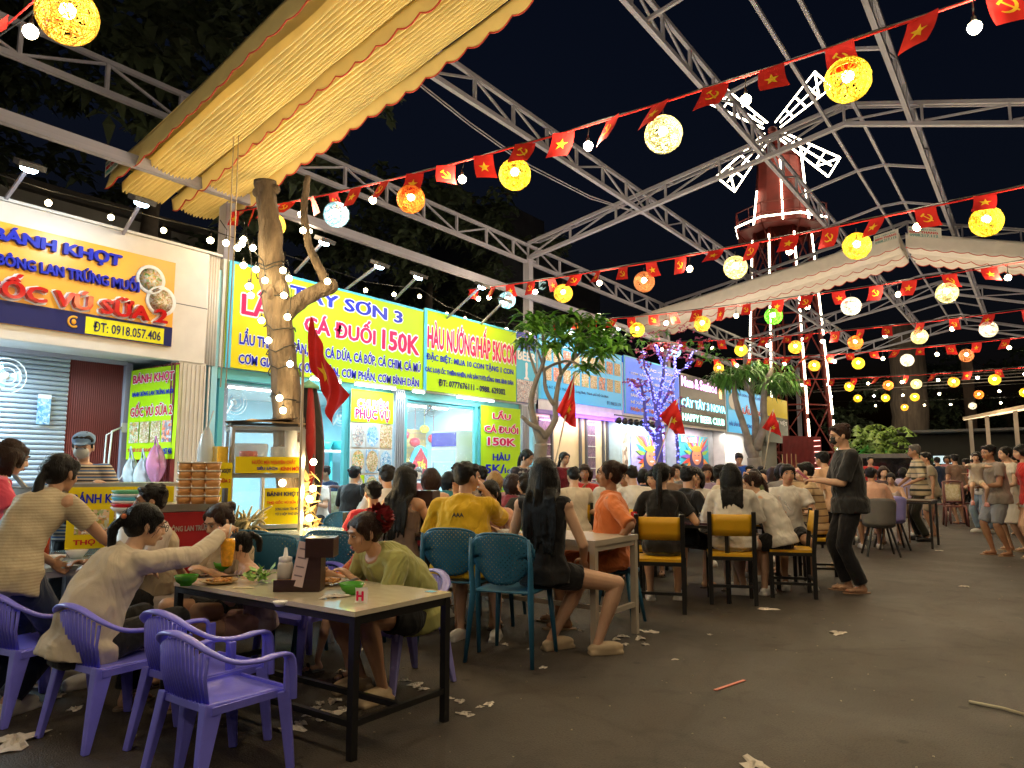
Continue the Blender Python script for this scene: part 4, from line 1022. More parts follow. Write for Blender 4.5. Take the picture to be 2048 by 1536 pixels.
f1 = gD(1062, 9.2); pole_flag('red flag on a leaning pole in front of the frangipani tree', f1, onD(1150, 745, 9.0), [onD(1148, 750, 9.0), onD(1152, 855, 9.0), onD(1138, 850, 9.1), onD(1113, 822, 9.0)], 2)
f1 = gD(1258, 13.2); pole_flag('pink lit red star flag in front of the blue LED tree', f1, onD(1356, 798, 13), [onD(1352, 798, 13), onD(1372, 868, 13), onD(1350, 868, 13.2), onD(1318, 832, 13)], 3)
f1 = gD(1505, 16.4); pole_flag('small red flag leaning out of the tree with hanging leaves', f1, onD(1547, 818, 16), [onD(1547, 820, 16), onD(1565, 876, 16), onD(1552, 868, 16.2), onD(1524, 856, 16)], 4)

# ================================================================ bunting, bulb strings, wicker lanterns
def flag_mesh(kind, v):
    rr_ = random.Random(v * 7 + 1); ph = rr_.uniform(0, 6); sk = rr_.uniform(-.06, .06); cu = rr_.uniform(-.06, .06); w, h = .20, .235
    def fn(x, z): # local cloth coordinates, hanging down from z = 0
        f_ = -z / h
        return Vector((x + sk * f_ * f_, .035 * math.sin(ph + 9 * x + 6 * z) * f_ + cu * f_, z * (1 - .12 * abs(math.sin(ph)) * f_)))
    g = MB(); g.grid(lambda u, q: fn(-w / 2 + w * u, -h * q), 5, 5)
    c = (0, -h * .5)
    for sg in (1, -1):
        o = Vector((0, .004 * sg, 0))
        if kind == 0:
            P_ = star_pts(.058); g.add([fn(c[0] + x, c[1] + y) + o for x, y in P_] + [fn(*c) + o], [(i, (i + 1) % 10, 10) for i in range(10)], 1)
        else:
            A_ = [R(a) for a in range(-150, 76, 25)]; vs = []
            for i, a in enumerate(A_):
                wd = .018 * math.sin(math.pi * (i + .6) / (len(A_) + .2)) + .003
                for r_ in (.050, .050 - wd): vs.append(fn(c[0] + r_ * math.cos(a), c[1] + r_ * math.sin(a)) + o)
            g.add(vs, [(2 * i, 2 * i + 1, 2 * i + 3, 2 * i + 2) for i in range(len(A_) - 1)], 1)
            for (x0, z0, x1, z1, wd) in ((-.035, .045, .045, -.045, .010), (-.050, .030, -.018, .060, .018)):
                d = Vector((x1 - x0, z1 - z0)).normalized(); n_ = Vector((-d.y, d.x)) * wd / 2
                g.add([fn(c[0] + x0 + n_.x, c[1] + z0 + n_.y) + o, fn(c[0] + x1 + n_.x, c[1] + z1 + n_.y) + o, fn(c[0] + x1 - n_.x, c[1] + z1 - n_.y) + o, fn(c[0] + x0 - n_.x, c[1] + z0 - n_.y) + o], [(0, 1, 2, 3)], 1)
    return g.mesh('pennant', [flag_red, flag_y])
FM = [[flag_mesh(k, v) for v in range(4)] for k in (0, 1)]
def lantern_mesh(name, m, seed, n=54):
    rr_ = random.Random(seed); g = MB(); r0 = .148
    for i in range(n):
        ax = Vector((rr_.gauss(0, 1), rr_.gauss(0, 1), rr_.gauss(0, 1))).normalized(); off = rr_.uniform(-.55, .55); r_ = r0 * rr_.uniform(.97, 1.02)
        x = ax.orthogonal().normalized(); y = ax.cross(x); k = 22; ph = rr_.uniform(0, 6); pts = []
        for j in range(k + 1):
            a = 6.2832 * j / k; o_ = off + .06 * math.sin(3 * a + ph); c_ = math.sqrt(max(0, 1 - o_ * o_))
            pts.append((ax * o_ + (x * math.cos(a) + y * math.sin(a)) * c_) * r_)
        g.tube(pts, .0028, 3, cap=False)
    return g.mesh(name, m)
def lant_mat(n_, c_, e_=.22):
    m = mat(n_, c_, .7, var=.15, vscale=30, emit=c_, estr=e_)
    m.cycles.emission_sampling = 'NONE'; return m
LC = {'yellow': ((.85, .60, .03), (1, .78, .30)), 'gold': ((.85, .48, .05), (1, .70, .28)), 'orange': ((.85, .26, .03), (1, .55, .2)), 'blue': ((.30, .60, .75), (.95, .9, .8)),
      'white': ((.70, .68, .60), (1, .9, .7)), 'green': ((.15, .75, .04), (.6, 1, .3)), 'brown': ((.38, .15, .05), (1, .6, .3)), 'cream': ((.80, .72, .35), (1, .85, .5)), 'teal': ((.06, .30, .33), (.9, .9, .7))}
LM = {c: lantern_mesh('wicker_ball', lant_mat(c + ' wicker strand', v[0], {'brown': .04, 'teal': .04, 'blue': .10, 'white': .08}.get(c, .16)), i + 3) for i, (c, v) in enumerate(LC.items())}
ordn = ['first', 'second', 'third', 'fourth', 'fifth', 'sixth', 'seventh', 'eighth', 'ninth', 'tenth', 'eleventh', 'twelfth', 'thirteenth', 'fourteenth']
def lantern(c, p, label, e=5, lit=True, s=1.0):
    t = thing('wicker_lantern', label, 'lantern', p, group='wicker ball lanterns over the square', scale=(s, s, s))
    sh_ = link('wicker_ball', LM[c], t, rot=(random.uniform(0, 6), random.uniform(0, 6), random.uniform(0, 6)))
    link('bulb_holder', HOLD, t, loc=(0, 0, .03)); link('bulb', BULB, t, loc=(0, 0, .03))
    cb = MB(); cb.tube([(0, 0, .12), (0, 0, .21)], .005, 5); cb.build('hook_cable', cable, t)
    if lit: point('lantern_light', p, e * 1.5, LC[c][1], .05)
BF = [-1]
def garland(label, name, y, z, xs, sag, lanterns, bulbs, flags, seed, e=5, be=6, zdrop=.0):
    """one cable across the square: bunting, bulbs and lanterns hang from it.  y, z may be functions of x"""
    rr_ = random.Random(seed); x0, x1 = xs
    def C(x):
        f_ = (x - x0) / (x1 - x0); return Vector((x, y(f_), z(f_) - sag * 4 * f_ * (1 - f_)))
    st = thing('bulb_string', 'black bulb cable of the %s garland across the square' % label, 'string lights', C(x0), group='bulb cables across the square'); o = C(x0)
    cb = MB(); cb.tube([C(x0 + (x1 - x0) * i / 60) - o + Vector((0, .05 + .01 * math.sin(i), .03)) for i in range(61)], .007, 4); cb.build('cable', cable, st)
    for i, x in enumerate(bulbs):
        p = C(x) + Vector((0, 0, -.19)); bulb(st, p - o)
        c2 = MB(); c2.tube([(0, 0, .09), (0, .03, .2)], .004, 4); c2.build('drop_wire', cable, st).location = p - o
        if be: point('bulb_light', p, be * (6.6 if 2 <= seed <= 8 else 5.6), (1, .79, .50), .035)
    if flags:
        bt = thing('flag_bunting', 'red bunting of star and hammer-and-sickle pennants on the %s garland' % label, 'bunting', C(x0), group='red bunting across the square')
        rb = MB(); rb.tube([C(x0 + (x1 - x0) * i / 60) - o + Vector((0, 0, -.01)) for i in range(61)], .009 if seed < 3 else .006, 4); rb.build('red_ribbon', flag_red, bt)
        x = x0 + .2; i = rr_.randint(0, 1)
        while x < x1 - .1:
            p = C(x) - o; q = C(x + .05) - o
            link('pennant', FM[i % 2][rr_.randint(0, 3)], bt, loc=p + Vector((0, -.012, -.012)), rot=(rr_.uniform(-.5, .3), math.atan2(-(q.z - p.z), .05), rr_.uniform(-.5, .5) + math.atan2(q.y - p.y, .05)))
            x += flags * rr_.uniform(.88, 1.12); i += 1
    for k, (x, c) in enumerate(lanterns):
        p = C(x) + Vector((0, 0, -.28)); lantern(c, p, '%s wicker ball lantern, %s from the left on the %s garland' % (c, ordn[k], label), e)
    return C
L = lambda a, b: (lambda f: a + (b - a) * f)
# cable height at lantern hang: lantern centre + .28
garland('nearest', 'g1', L(5.62, 5.0), L(4.85, 4.18), (-9.0, 1.2), .22, [(-7.86, 'gold'), (-6.54, 'blue'), (-5.25, 'orange'), (-3.82, 'yellow'), (-2.28, 'cream'), (-.89, 'yellow'), (.5, 'yellow')],
        [-7.25, -5.88, -4.5, -3.0, -1.6, -.15], .47, 1, 6, 9)
garland('second', 'g2', L(10.3, 8.1), L(4.62, 3.95), (-8.5, 1.2), .12, [(-7.41, 'blue'), (-6.06, 'gold'), (-4.46, 'brown'), (-3.02, 'cream'), (-1.52, 'yellow'), (-.28, 'yellow'), (.9, 'orange')],
        [-8.2, -7.9, -6.7, -5.3, -3.7, -2.3, -.9, .3], .50, 2, 5, 7)
garland('third', 'g3', L(13.8, 11.6), L(4.60, 4.10), (-8.9, 1.6), .16, [(-8.3, 'blue'), (-6.5, 'yellow'), (-5.0, 'gold'), (-3.6, 'green'), (-2.3, 'white'), (-.95, 'cream'), (.6, 'yellow')],
        [-7.4, -5.8, -4.3, -3.0, -1.6, -.2], .52, 3, 5, 7)
garland('fourth', 'g4', L(18.2, 14.9), L(4.75, 4.05), (-8.6, 1.8), .18, [(-7.66, 'blue'), (-5.7, 'yellow'), (-4.32, 'gold'), (-3.0, 'orange'), (-1.77, 'cream'), (-.62, 'white'), (.9, 'yellow')],
        [-8.1, -6.5, -5.0, -3.7, -2.4, -1.2, .2], .55, 4, 4, 6)
garland('fifth', 'g5', L(21.6, 18.0), L(4.70, 4.05), (-8.6, 2.2), .18, [(-7.73, 'gold'), (-6.5, 'teal'), (-4.75, 'gold'), (-3.6, 'yellow'), (-2.45, 'white'), (-1.21, 'brown'), (.3, 'yellow')],
        [-7.1, -5.6, -4.2, -3.0, -1.8, -.4], .58, 5, 4, 6)
garland('sixth', 'g6', L(26.5, 22.5), L(4.50, 4.0), (-8, 3.5), .18, [(-4.9, 'yellow'), (-3.7, 'orange'), (-2.9, 'cream'), (-1.9, 'gold'), (-.9, 'yellow'), (.3, 'orange'), (1.2, 'white'), (2.2, 'yellow')],
        [-6.5, -5.6, -4.3, -3.3, -2.3, -1.3, -.2, .8, 1.8], .8, 6, 3, 5)
garland('seventh', 'g7', L(31, 28.5), L(4.45, 4.1), (-8, 4), .15, [(-5.6, 'yellow'), (-4.6, 'yellow'), (-3.6, 'yellow'), (-1.6, 'orange'), (-.3, 'yellow'), (.9, 'gold'), (2.2, 'yellow')],
        [-6.6, -5.0, -4.0, -2.8, -1.0, .3, 1.6], 0, 7, 3, 5)
garland('eighth', 'g8', L(37, 35), L(4.5, 4.2), (-8, 5), .15, [(-4.8, 'gold'), (-2.2, 'white'), (-.2, 'orange'), (1.6, 'yellow'), (3.2, 'yellow')], [-6, -4, -3, -1.2, .8, 2.4], 0, 8, 3, 5)
# one garland behind/above the viewer's left
garland('overhead left', 'g0', L(1.60, 1.35), L(4.1, 3.85), (-7, 2.4), .1, [(-4.03, 'gold')], [-4.55, -3.3, -2.2, -.9, .4, 1.6], .62, 9, 7, 5)
garland('first rear', 'g00', L(-1.6, -1.9), L(4.3, 4.1), (-7, 4), .15, [], [-6, -4.8, -3.6, -2.4, -1.2, 0, 1.2, 2.4], 0, 10, 7, 4)  # unseen bulb string added behind the camera to brighten the foreground
garland('second rear', 'g01', L(-5.0, -5.3), L(4.3, 4.1), (-7, 4), .15, [], [-6, -4.5, -3.0, -1.5, 0, 1.5, 3.0], 0, 11, 7, 3.5)  # another unseen string, added farther back as extra foreground light
# bulbs above the kiosk roofs
st = thing('roof_bulb_string', 'row of warm bulbs strung above the kiosk roofs', 'string lights', (-8.75, 0, 4.3)); o = Vector(st.location)
pp = [onX(x, y, -8.75) for x, y in ((97, 405), (222, 434), (327, 460), (419, 480), (620, 462), (731, 580), (788, 588), (839, 592), (893, 628), (930, 637), (975, 658), (1013, 658), (1060, 668), (1105, 680), (1165, 690))]
for p in pp: bulb(st, p - o, r=.85)
cb = MB(); cb.tube([pp[0] + Vector((0, -3, .25)) - o] + [q + Vector((0, 0, .14)) - o for q in (pp[0], pp[1], pp[2], pp[3])] + [q + Vector((0, 0, .14)) - o for q in pp[5:]], .006, 4); cb.build('cable', cable, st)
for p in pp[::2]: point('roof_bulb_light', p, 5, (1, .76, .42), .04)
# far cables and single loops
b = MB()
wr = thing('slack_wires', 'pair of slack pale wires looping under the roof truss behind the bunting', 'wires')
for k in range(2): b.tube([onX(820, 150 + 6 * k, -6.7), onX(940, 245 + 6 * k, -6.7), onX(1060, 330 + 6 * k, -6.7), onX(1180, 392 + 5 * k, -6.6), onX(1290, 430, -6.3), onX(1400, 500, -6.3), onX(1545, 590, -6.3)], .010, 5)
b.build('wire', steel, wr)

# ================================================================ LED floods on arms over the signs
cold = lamp_mat('cold led flood', (.55, .82, 1), 30)
for k, (px, py, bx, by, xx, e_) in enumerate(((760, 528, 690, 580, -7.1, 150), (838, 550, 790, 598, -7.1, 150), (965, 570, 890, 640, -7.1, 150), (285, 400, 245, 470, -7.2, 110), (1010, 600, 960, 650, -7.1, 120), (1240, 655, 1200, 700, -7.1, 150), (650, 480, 590, 545, -7.2, 90), (60, 330, 10, 400, -7.2, 90))):
    p = onX(px, py, xx); q = onX(bx, by, -8.35)
    t = thing('flood_lamp', 'cold LED flood on a thin arm %s' % ['above the 150K price', 'above the sign joint', 'above the oyster sign, behind a bulb', 'left of the big awning end', 'beside the blue lantern over the oyster sign', 'above the blue menu sign', 'behind the bare branch', 'at the far left above the orange sign'][k], 'floodlight', q, group='LED flood lamps on arms above the signs')
    member('arm', (0, 0, 0), p - q, .03, .03, steel, t)
    hd = boxo('head', p - q, (.16, .22, .05), steel_d, t); hd.rotation_euler = (0, R(25), 0)
    b = MB(); b.ball((0, 0, 0), (.055, .075, .035)); o_ = b.build('lens', cold, t, loc=p - q + Vector((-.015, 0, -.035)), rot=(0, R(25), 0))
    spot('flood_light', p + Vector((-.03, 0, -.06)), (FX, p.y - .1 if k != 3 else p.y - .5, 3.1), e_ * .42, (.80, .93, 1), 128, .8, .06)
# ================================================================ background
bd = thing('dark_building', 'dark unlit apartment building behind the kiosk row with two small lit windows', 'building')
db = mat('dark building wall', (.035, .035, .045), .9, var=.2, vscale=.2)
b = MB(); wallbox(b, -34, -26, 34, 47, 0, 15.5); b.build('wall', db, bd); b = MB(); wallbox(b, -33, -27, 36, 41, 15.5, 18.5); b.build('stair_tower', db, bd)
lw = lamp_mat('dim lit window', (.5, .8, .7), .35)
for y in (39.2, 41.0): boxo('window', (-25.98, y, 13.4), (.04, .8, .6), lw, bd)
for i in range(5):
    for j in range(3): boxo('window', (-25.98, 35.2 + i * 2.4, 2.5 + j * 3.1), (.03, 1.2, 1.3), mat('black window', (.01, .012, .016), .2), bd)
wl_ = thing('boundary_building', 'pale rendered building wall faintly lit behind the orange sign kiosk', 'building')
b = MB(); wallbox(b, -17, -15.5, -4, 11, 0, 6.6); b.build('wall', mat('pale render', (.22, .21, .20), .9, var=.3, vscale=.5), wl_); b = MB(); wallbox(b, -17.2, -15.3, -4, 11.2, 6.6, 6.8); b.build('parapet', darkwall, wl_)
for y in (0, 4, 8): boxo('pilaster', (-15.42, y, 3.3), (.16, .4, 6.5), darkwall, wl_)
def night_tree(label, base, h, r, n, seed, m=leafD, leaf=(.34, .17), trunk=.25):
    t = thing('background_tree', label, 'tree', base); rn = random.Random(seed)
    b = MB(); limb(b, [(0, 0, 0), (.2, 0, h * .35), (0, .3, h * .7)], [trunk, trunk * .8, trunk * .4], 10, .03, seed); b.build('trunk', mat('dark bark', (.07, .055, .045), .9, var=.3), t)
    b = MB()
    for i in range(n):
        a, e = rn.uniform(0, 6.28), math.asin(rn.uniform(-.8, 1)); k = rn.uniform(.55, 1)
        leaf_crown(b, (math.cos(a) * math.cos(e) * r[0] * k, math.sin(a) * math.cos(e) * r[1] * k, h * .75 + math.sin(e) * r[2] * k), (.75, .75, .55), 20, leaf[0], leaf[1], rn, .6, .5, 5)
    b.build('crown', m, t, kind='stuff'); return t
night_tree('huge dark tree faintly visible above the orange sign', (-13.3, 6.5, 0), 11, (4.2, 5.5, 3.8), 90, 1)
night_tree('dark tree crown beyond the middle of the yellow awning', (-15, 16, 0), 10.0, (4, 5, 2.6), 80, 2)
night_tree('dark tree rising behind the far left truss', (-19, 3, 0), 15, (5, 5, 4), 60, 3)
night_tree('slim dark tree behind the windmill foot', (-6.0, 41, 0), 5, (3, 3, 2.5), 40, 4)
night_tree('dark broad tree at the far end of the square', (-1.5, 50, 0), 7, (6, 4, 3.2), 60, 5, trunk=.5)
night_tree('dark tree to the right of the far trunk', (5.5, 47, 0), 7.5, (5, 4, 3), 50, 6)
tk = thing('big_far_trunk', 'thick dark ribbed tree trunk at the end of the square behind the striped shirt man', 'tree', gD(1825, 34))
b = MB(); limb(b, [(0, 0, 0), (0, .1, 2.5), (.1, 0, 5), (0, 0, 8)], [1.0, .82, .75, .7], 20, .05, 8); b.build('trunk', mat('dark brown bark', (.05, .038, .03), .9, var=.5, vscale=3, bump=.8, bscale=5, stretch=(3, 3, .3)), tk)
lp = thing('floodlit_palm', 'palm clump lit yellow green and teal by ground lamps', 'palm', gD(1758, 29)); rn = random.Random(31)
b = MB()
for i in range(110):
    a = rn.uniform(0, 6.28); L_ = rn.uniform(.7, 1.3); s_ = Vector((rn.uniform(-1.0, 1.0), rn.uniform(-.4, .4), rn.uniform(1.0, 2.9))); prev = s_
    for j in range(7):
        f_ = (j + 1) / 7; p = s_ + Vector((math.cos(a) * L_ * f_, math.sin(a) * L_ * f_, L_ * (f_ * .9 - f_ * f_ * 1.1))); d = (p - prev)
        for sg in (-1, 1):
            side_ = Vector((-math.sin(a), math.cos(a), 0)) * sg
            b.add([prev, prev + d * .5 + side_ * .16 - V * .10, p], [(0, 1, 2)])
        prev = p
b.build('fronds', mat('palm frond', (.16, .26, .05), .5, var=.3), lp, kind='stuff')
q = gD(1748, 27.8); point('palm_lamp', (q.x, q.y, .8), 420, (1, .95, .2), .1); q = gD(1778, 28.2); point('palm_lamp_teal', (q.x, q.y, 1.4), 260, (.1, 1, .6), .1)
# van, shelter and lit pergola on the right
vn = thing('parked_van', 'dark parked van with a pale roof edge behind the palm table', 'van', gD(1778, 24.5), R(8))
b = MB()
prof = [(-1.0, .35), (-1.02, .95), (-.85, 1.75), (.85, 1.75), (1.02, .95), (1.0, .35)]
b.add([(x, 0, z) for x, z in prof] + [(x * .98, 4.2, z) for x, z in prof], [tuple(range(6)), tuple(range(6, 12))[::-1]] + [(i, (i + 1) % 6, 6 + (i + 1) % 6, 6 + i) for i in range(6)])
b.build('body', mat('dark van paint', (.07, .07, .075), .25, coat=.6), vn, bev=.05)
b = MB(); b.add([(-.9, -.02, 1.0), (.9, -.02, 1.0), (.78, -.03, 1.65), (-.78, -.03, 1.65)], [(0, 1, 2, 3)]); b.build('windscreen', mat('dark glass', (.01, .01, .012), .05), vn)
b = MB(); b.box((0, .3, 1.78), (1.7, .5, .04)); b.build('roof_edge', white_p, vn)
for s_ in (-1, 1):
    b = MB(); b.ball((s_ * .75, -.02, .75), (.16, .05, .08)); b.build('headlight', white_p, vn)
    b = MB(); b.tube([(s_ * .92 - .1, .8, .33), (s_ * .92 + .1, .8, .33)], .33, 18); b.build('wheel', blackm, vn)
sh_ = thing('lit_pergola', 'small pergola with warm lit roof slats at the right edge', 'pergola'); wm = lamp_mat('warm strip on slat', (1, .72, .38), .9)
pa, pb = gD(1935, 24), gD(2075, 19)
for k in range(5):
    o_ = Vector((.22 * k, .3 * k, 2.95 + .05 * k)); member('roof_slat', pa + o_, pb + o_, .06, .08, mat('pale slat', (.55, .42, .28), .6), sh_); member('light_strip', pa + o_ - V * .06, pb + o_ - V * .06, .02, .015, wm, sh_)
for px, d_ in ((1948, 23.6), (1982, 22.6), (2040, 20.5)): p = gD(px, d_); member('post', p, p + V * 2.95, .11, .11, mat('dull beige post', (.30, .26, .22), .7), sh_)
point('pergola_light', (gD(2000, 21) + V * 2.6), 18, (1, .75, .45), .2)
sw = thing('service_shed', 'low dim shed with lit counter far behind the standing couple', 'shed', gD(1880, 33)); b = MB(); b.box((2.5, 0, 1.4), (9, 1.5, 2.8)); b.build('wall', mat('shed wall', (.03, .03, .028), .8, var=.4, vscale=.8), sw)
b = MB(); b.box((2.5, -1.0, 2.9), (9.6, 3.2, .1)); b.build('roof', steel_d, sw)
for i, (x, c_) in enumerate(((.2, (.6, .9, 1)), (1.6, (1, .8, .5)), (3.4, (.7, 1, .9)), (5.2, (1, .85, .6)))): boxo('lit_opening', (x, -.78, 1.7), (.7, .03, .35), lamp_mat('shed opening %d' % i, c_, .5), sw)
pw = thing('power_lines', 'faint overhead wires crossing the far end of the square', 'wires'); b = MB()
for k in range(4): b.tube([(-9, 38 + k, 5.1 + .25 * k), (0, 36 + k, 4.9 + .25 * k), (9, 34 + k, 5.3 + .25 * k)], .018, 4)
b.build('wire', mat('grey wire', (.25, .22, .2), .6), pw)
for px, d_, lab in ((1812, 40, 'slim far pillar left of the big trunk'), (1950, 38, 'slim far pillar right of the big trunk')):
    c = thing('far_pillar', lab, 'pillar', gD(px, d_)); member('shaft', (0, 0, 0), (0, 0, 7), .5, .5, mat('brown pillar', (.12, .08, .06), .8), c); boxo('base', (0, 0, .3), (.7, .7, .6), darkwall, c)
# ================================================================ people
skinm = {k: mat(k + ' skin', c, .48, var=.06, vscale=9, bump=.12, bscale=90, spec=.45) for k, c in (('light', (.60, .36, .235)), ('tan', (.50, .275, .165)), ('brown', (.38, .195, .11)))}
hairm = {}
def hair_mat(n_, c):
    return mat(n_ + ' hair', c, .42, var=.3, vscale=30, bump=1.0, bscale=44, stretch=(7, 7, .35), spec=.28)
HB, HBR, HGR, HAU = hair_mat('black', (.0055, .0045, .0045)), hair_mat('brown', (.026, .010, .006)), hair_mat('grey', (.12, .11, .10)), hair_mat('blonde', (.35, .20, .07))
eye_w, eye_b, lipm, browm = mat('eye white', (.62, .58, .55), .3, var=0), mat('iris', (.01, .007, .005), .15, var=0), mat('lips', (.42, .10, .09), .45, var=0), mat('eyebrow', (.02, .014, .012), .7, var=0)
CL = {}
def cloth(n_, c, rough=.85, fold=.55, sh=.2):
    k = n_ + ' cloth'
    if k in MATS: return MATS[k]
    m = mat(k, c, rough, var=.10, vscale=5, spec=.2, sheen=sh); nt = m.node_tree; n = nt.nodes; b = n['Principled BSDF']
    tc = n.new('ShaderNodeTexCoord'); no = n.new('ShaderNodeTexNoise'); no.inputs['Scale'].default_value = 5.5; no.inputs['Detail'].default_value = 2.5; no.inputs['Distortion'].default_value = 1.6
    mp = n.new('ShaderNodeMapping'); mp.inputs['Scale'].default_value = (1, 1, .6); nt.links.new(tc.outputs['Object'], mp.inputs[0]); nt.links.new(mp.outputs[0], no.inputs['Vector'])
    bp = n.new('ShaderNodeBump'); bp.inputs['Strength'].default_value = fold; bp.inputs['Distance'].default_value = .06; nt.links.new(no.outputs[0], bp.inputs['Height'])
    n2 = n.new('ShaderNodeTexNoise'); n2.inputs['Scale'].default_value = 260; nt.links.new(tc.outputs['Object'], n2.inputs['Vector'])
    b2 = n.new('ShaderNodeBump'); b2.inputs['Strength'].default_value = .25; b2.inputs['Distance'].default_value = .004; nt.links.new(n2.outputs[0], b2.inputs['Height']); nt.links.new(bp.outputs[0], b2.inputs['Normal'])
    nt.links.new(b2.outputs[0], b.inputs['Normal']); return m
tex = bpy.data.textures.new('cloth_folds', 'CLOUDS'); tex.noise_scale = .11; tex.noise_depth = 1
texh = bpy.data.textures.new('hair_strands', 'CLOUDS'); texh.noise_scale = .05; texh.noise_depth = 1
def organic(mb, name, m, parent, vox, smooth=3, disp=0.0, tx=None, label=None):
    me = mb.mesh(name, m); o = link(name, me, parent)
    md = o.modifiers.new('skin', 'REMESH'); md.mode = 'VOXEL'; md.voxel_size = vox; md.use_smooth_shade = True
    if smooth: sm = o.modifiers.new('smooth', 'SMOOTH'); sm.iterations = smooth; sm.factor = .5
    if disp:
        d = o.modifiers.new('folds', 'DISPLACE'); d.texture = tx or tex; d.strength = disp; d.mid_level = .5; d.texture_coords = 'LOCAL'
    if label: o['label'] = label
    return o
def cap(mb, a, b, ra, rb, n=10, r0=True, r1=True):
    mb.tube([a, Vector(a).lerp(Vector(b), .5), b], [ra, (ra + rb) / 2, rb], n)
    if r0: mb.ball(a, ra, n=n)
    if r1: mb.ball(b, rb, n=n)
def etube(mb, cs, rx, ry, xa, n=18):
    vs = []; k = len(cs)
    for i, c in enumerate(cs):
        d = (cs[min(i + 1, k - 1)] - cs[max(i - 1, 0)]).normalized(); x = (xa[i] - d * xa[i].dot(d)).normalized(); y = d.cross(x)
        for j in range(n): a = 6.2832 * j / n; vs.append(c + x * rx[i] * math.cos(a) + y * ry[i] * math.sin(a))
    mb.add(vs, [(i * n + j, i * n + (j + 1) % n, (i + 1) * n + (j + 1) % n, (i + 1) * n + j) for i in range(k - 1) for j in range(n)] + [tuple(range(n))[::-1], tuple((k - 1) * n + j for j in range(n))])
def ik(a, t, l1, l2, pole):
    d = t - a; L_ = min(d.length, (l1 + l2) * .995); d = d.normalized(); L_ = max(L_, abs(l1 - l2) + .02)
    x = (l1 * l1 - l2 * l2 + L_ * L_) / (2 * L_); h = math.sqrt(max(0, l1 * l1 - x * x)); p = pole - d * pole.dot(d)
    p = p.normalized() if p.length > 1e-4 else Vector((0, 0, -1)); return a + d * x + p * h, a + d * L_
def hand(mb, wr, fd, nm, side, curl=.5, s=1.0):
    """wr wrist, fd finger direction, nm back-of-hand normal, side +1 right"""
    fd = fd.normalized(); nm = (nm - fd * nm.dot(fd)).normalized(); lat = fd.cross(nm) * side
    M = Matrix((lat, fd, nm)).transposed()
    mb.ball(wr + fd * .045 * s, (.038 * s, .050 * s, .0165 * s), n=10, rot=M)
    for i, (w, l_) in enumerate(((-.030, .058), (-.010, .070), (.010, .074), (.030, .064))):
        b0 = wr + fd * .078 * s + lat * w * s; a = curl * (.7 + .12 * i); d1 = (fd * math.cos(a) - nm * math.sin(a) + lat * w * 2.2).normalized(); b1 = b0 + d1 * l_ * .5 * s
        a2 = curl * 1.9; d2 = (fd * math.cos(a2) - nm * math.sin(a2) + lat * w * 2).normalized(); b2 = b1 + d2 * l_ * .5 * s
        mb.tube([b0 - fd * .02 * s, b0, b1, b2], [.0088 * s, .0088 * s, .0082 * s, .0070 * s], 7)
    t0 = wr + fd * .022 * s + lat * .028 * s; t1 = t0 + (fd * .6 + lat * .8 - nm * .3).normalized() * .036 * s; t2 = t1 + (fd * .95 + lat * .25 - nm * (.2 + curl * .5)).normalized() * .030 * s
    mb.tube([t0, t1, t2], [.012 * s, .0105 * s, .0085 * s], 7)
NP = [0]
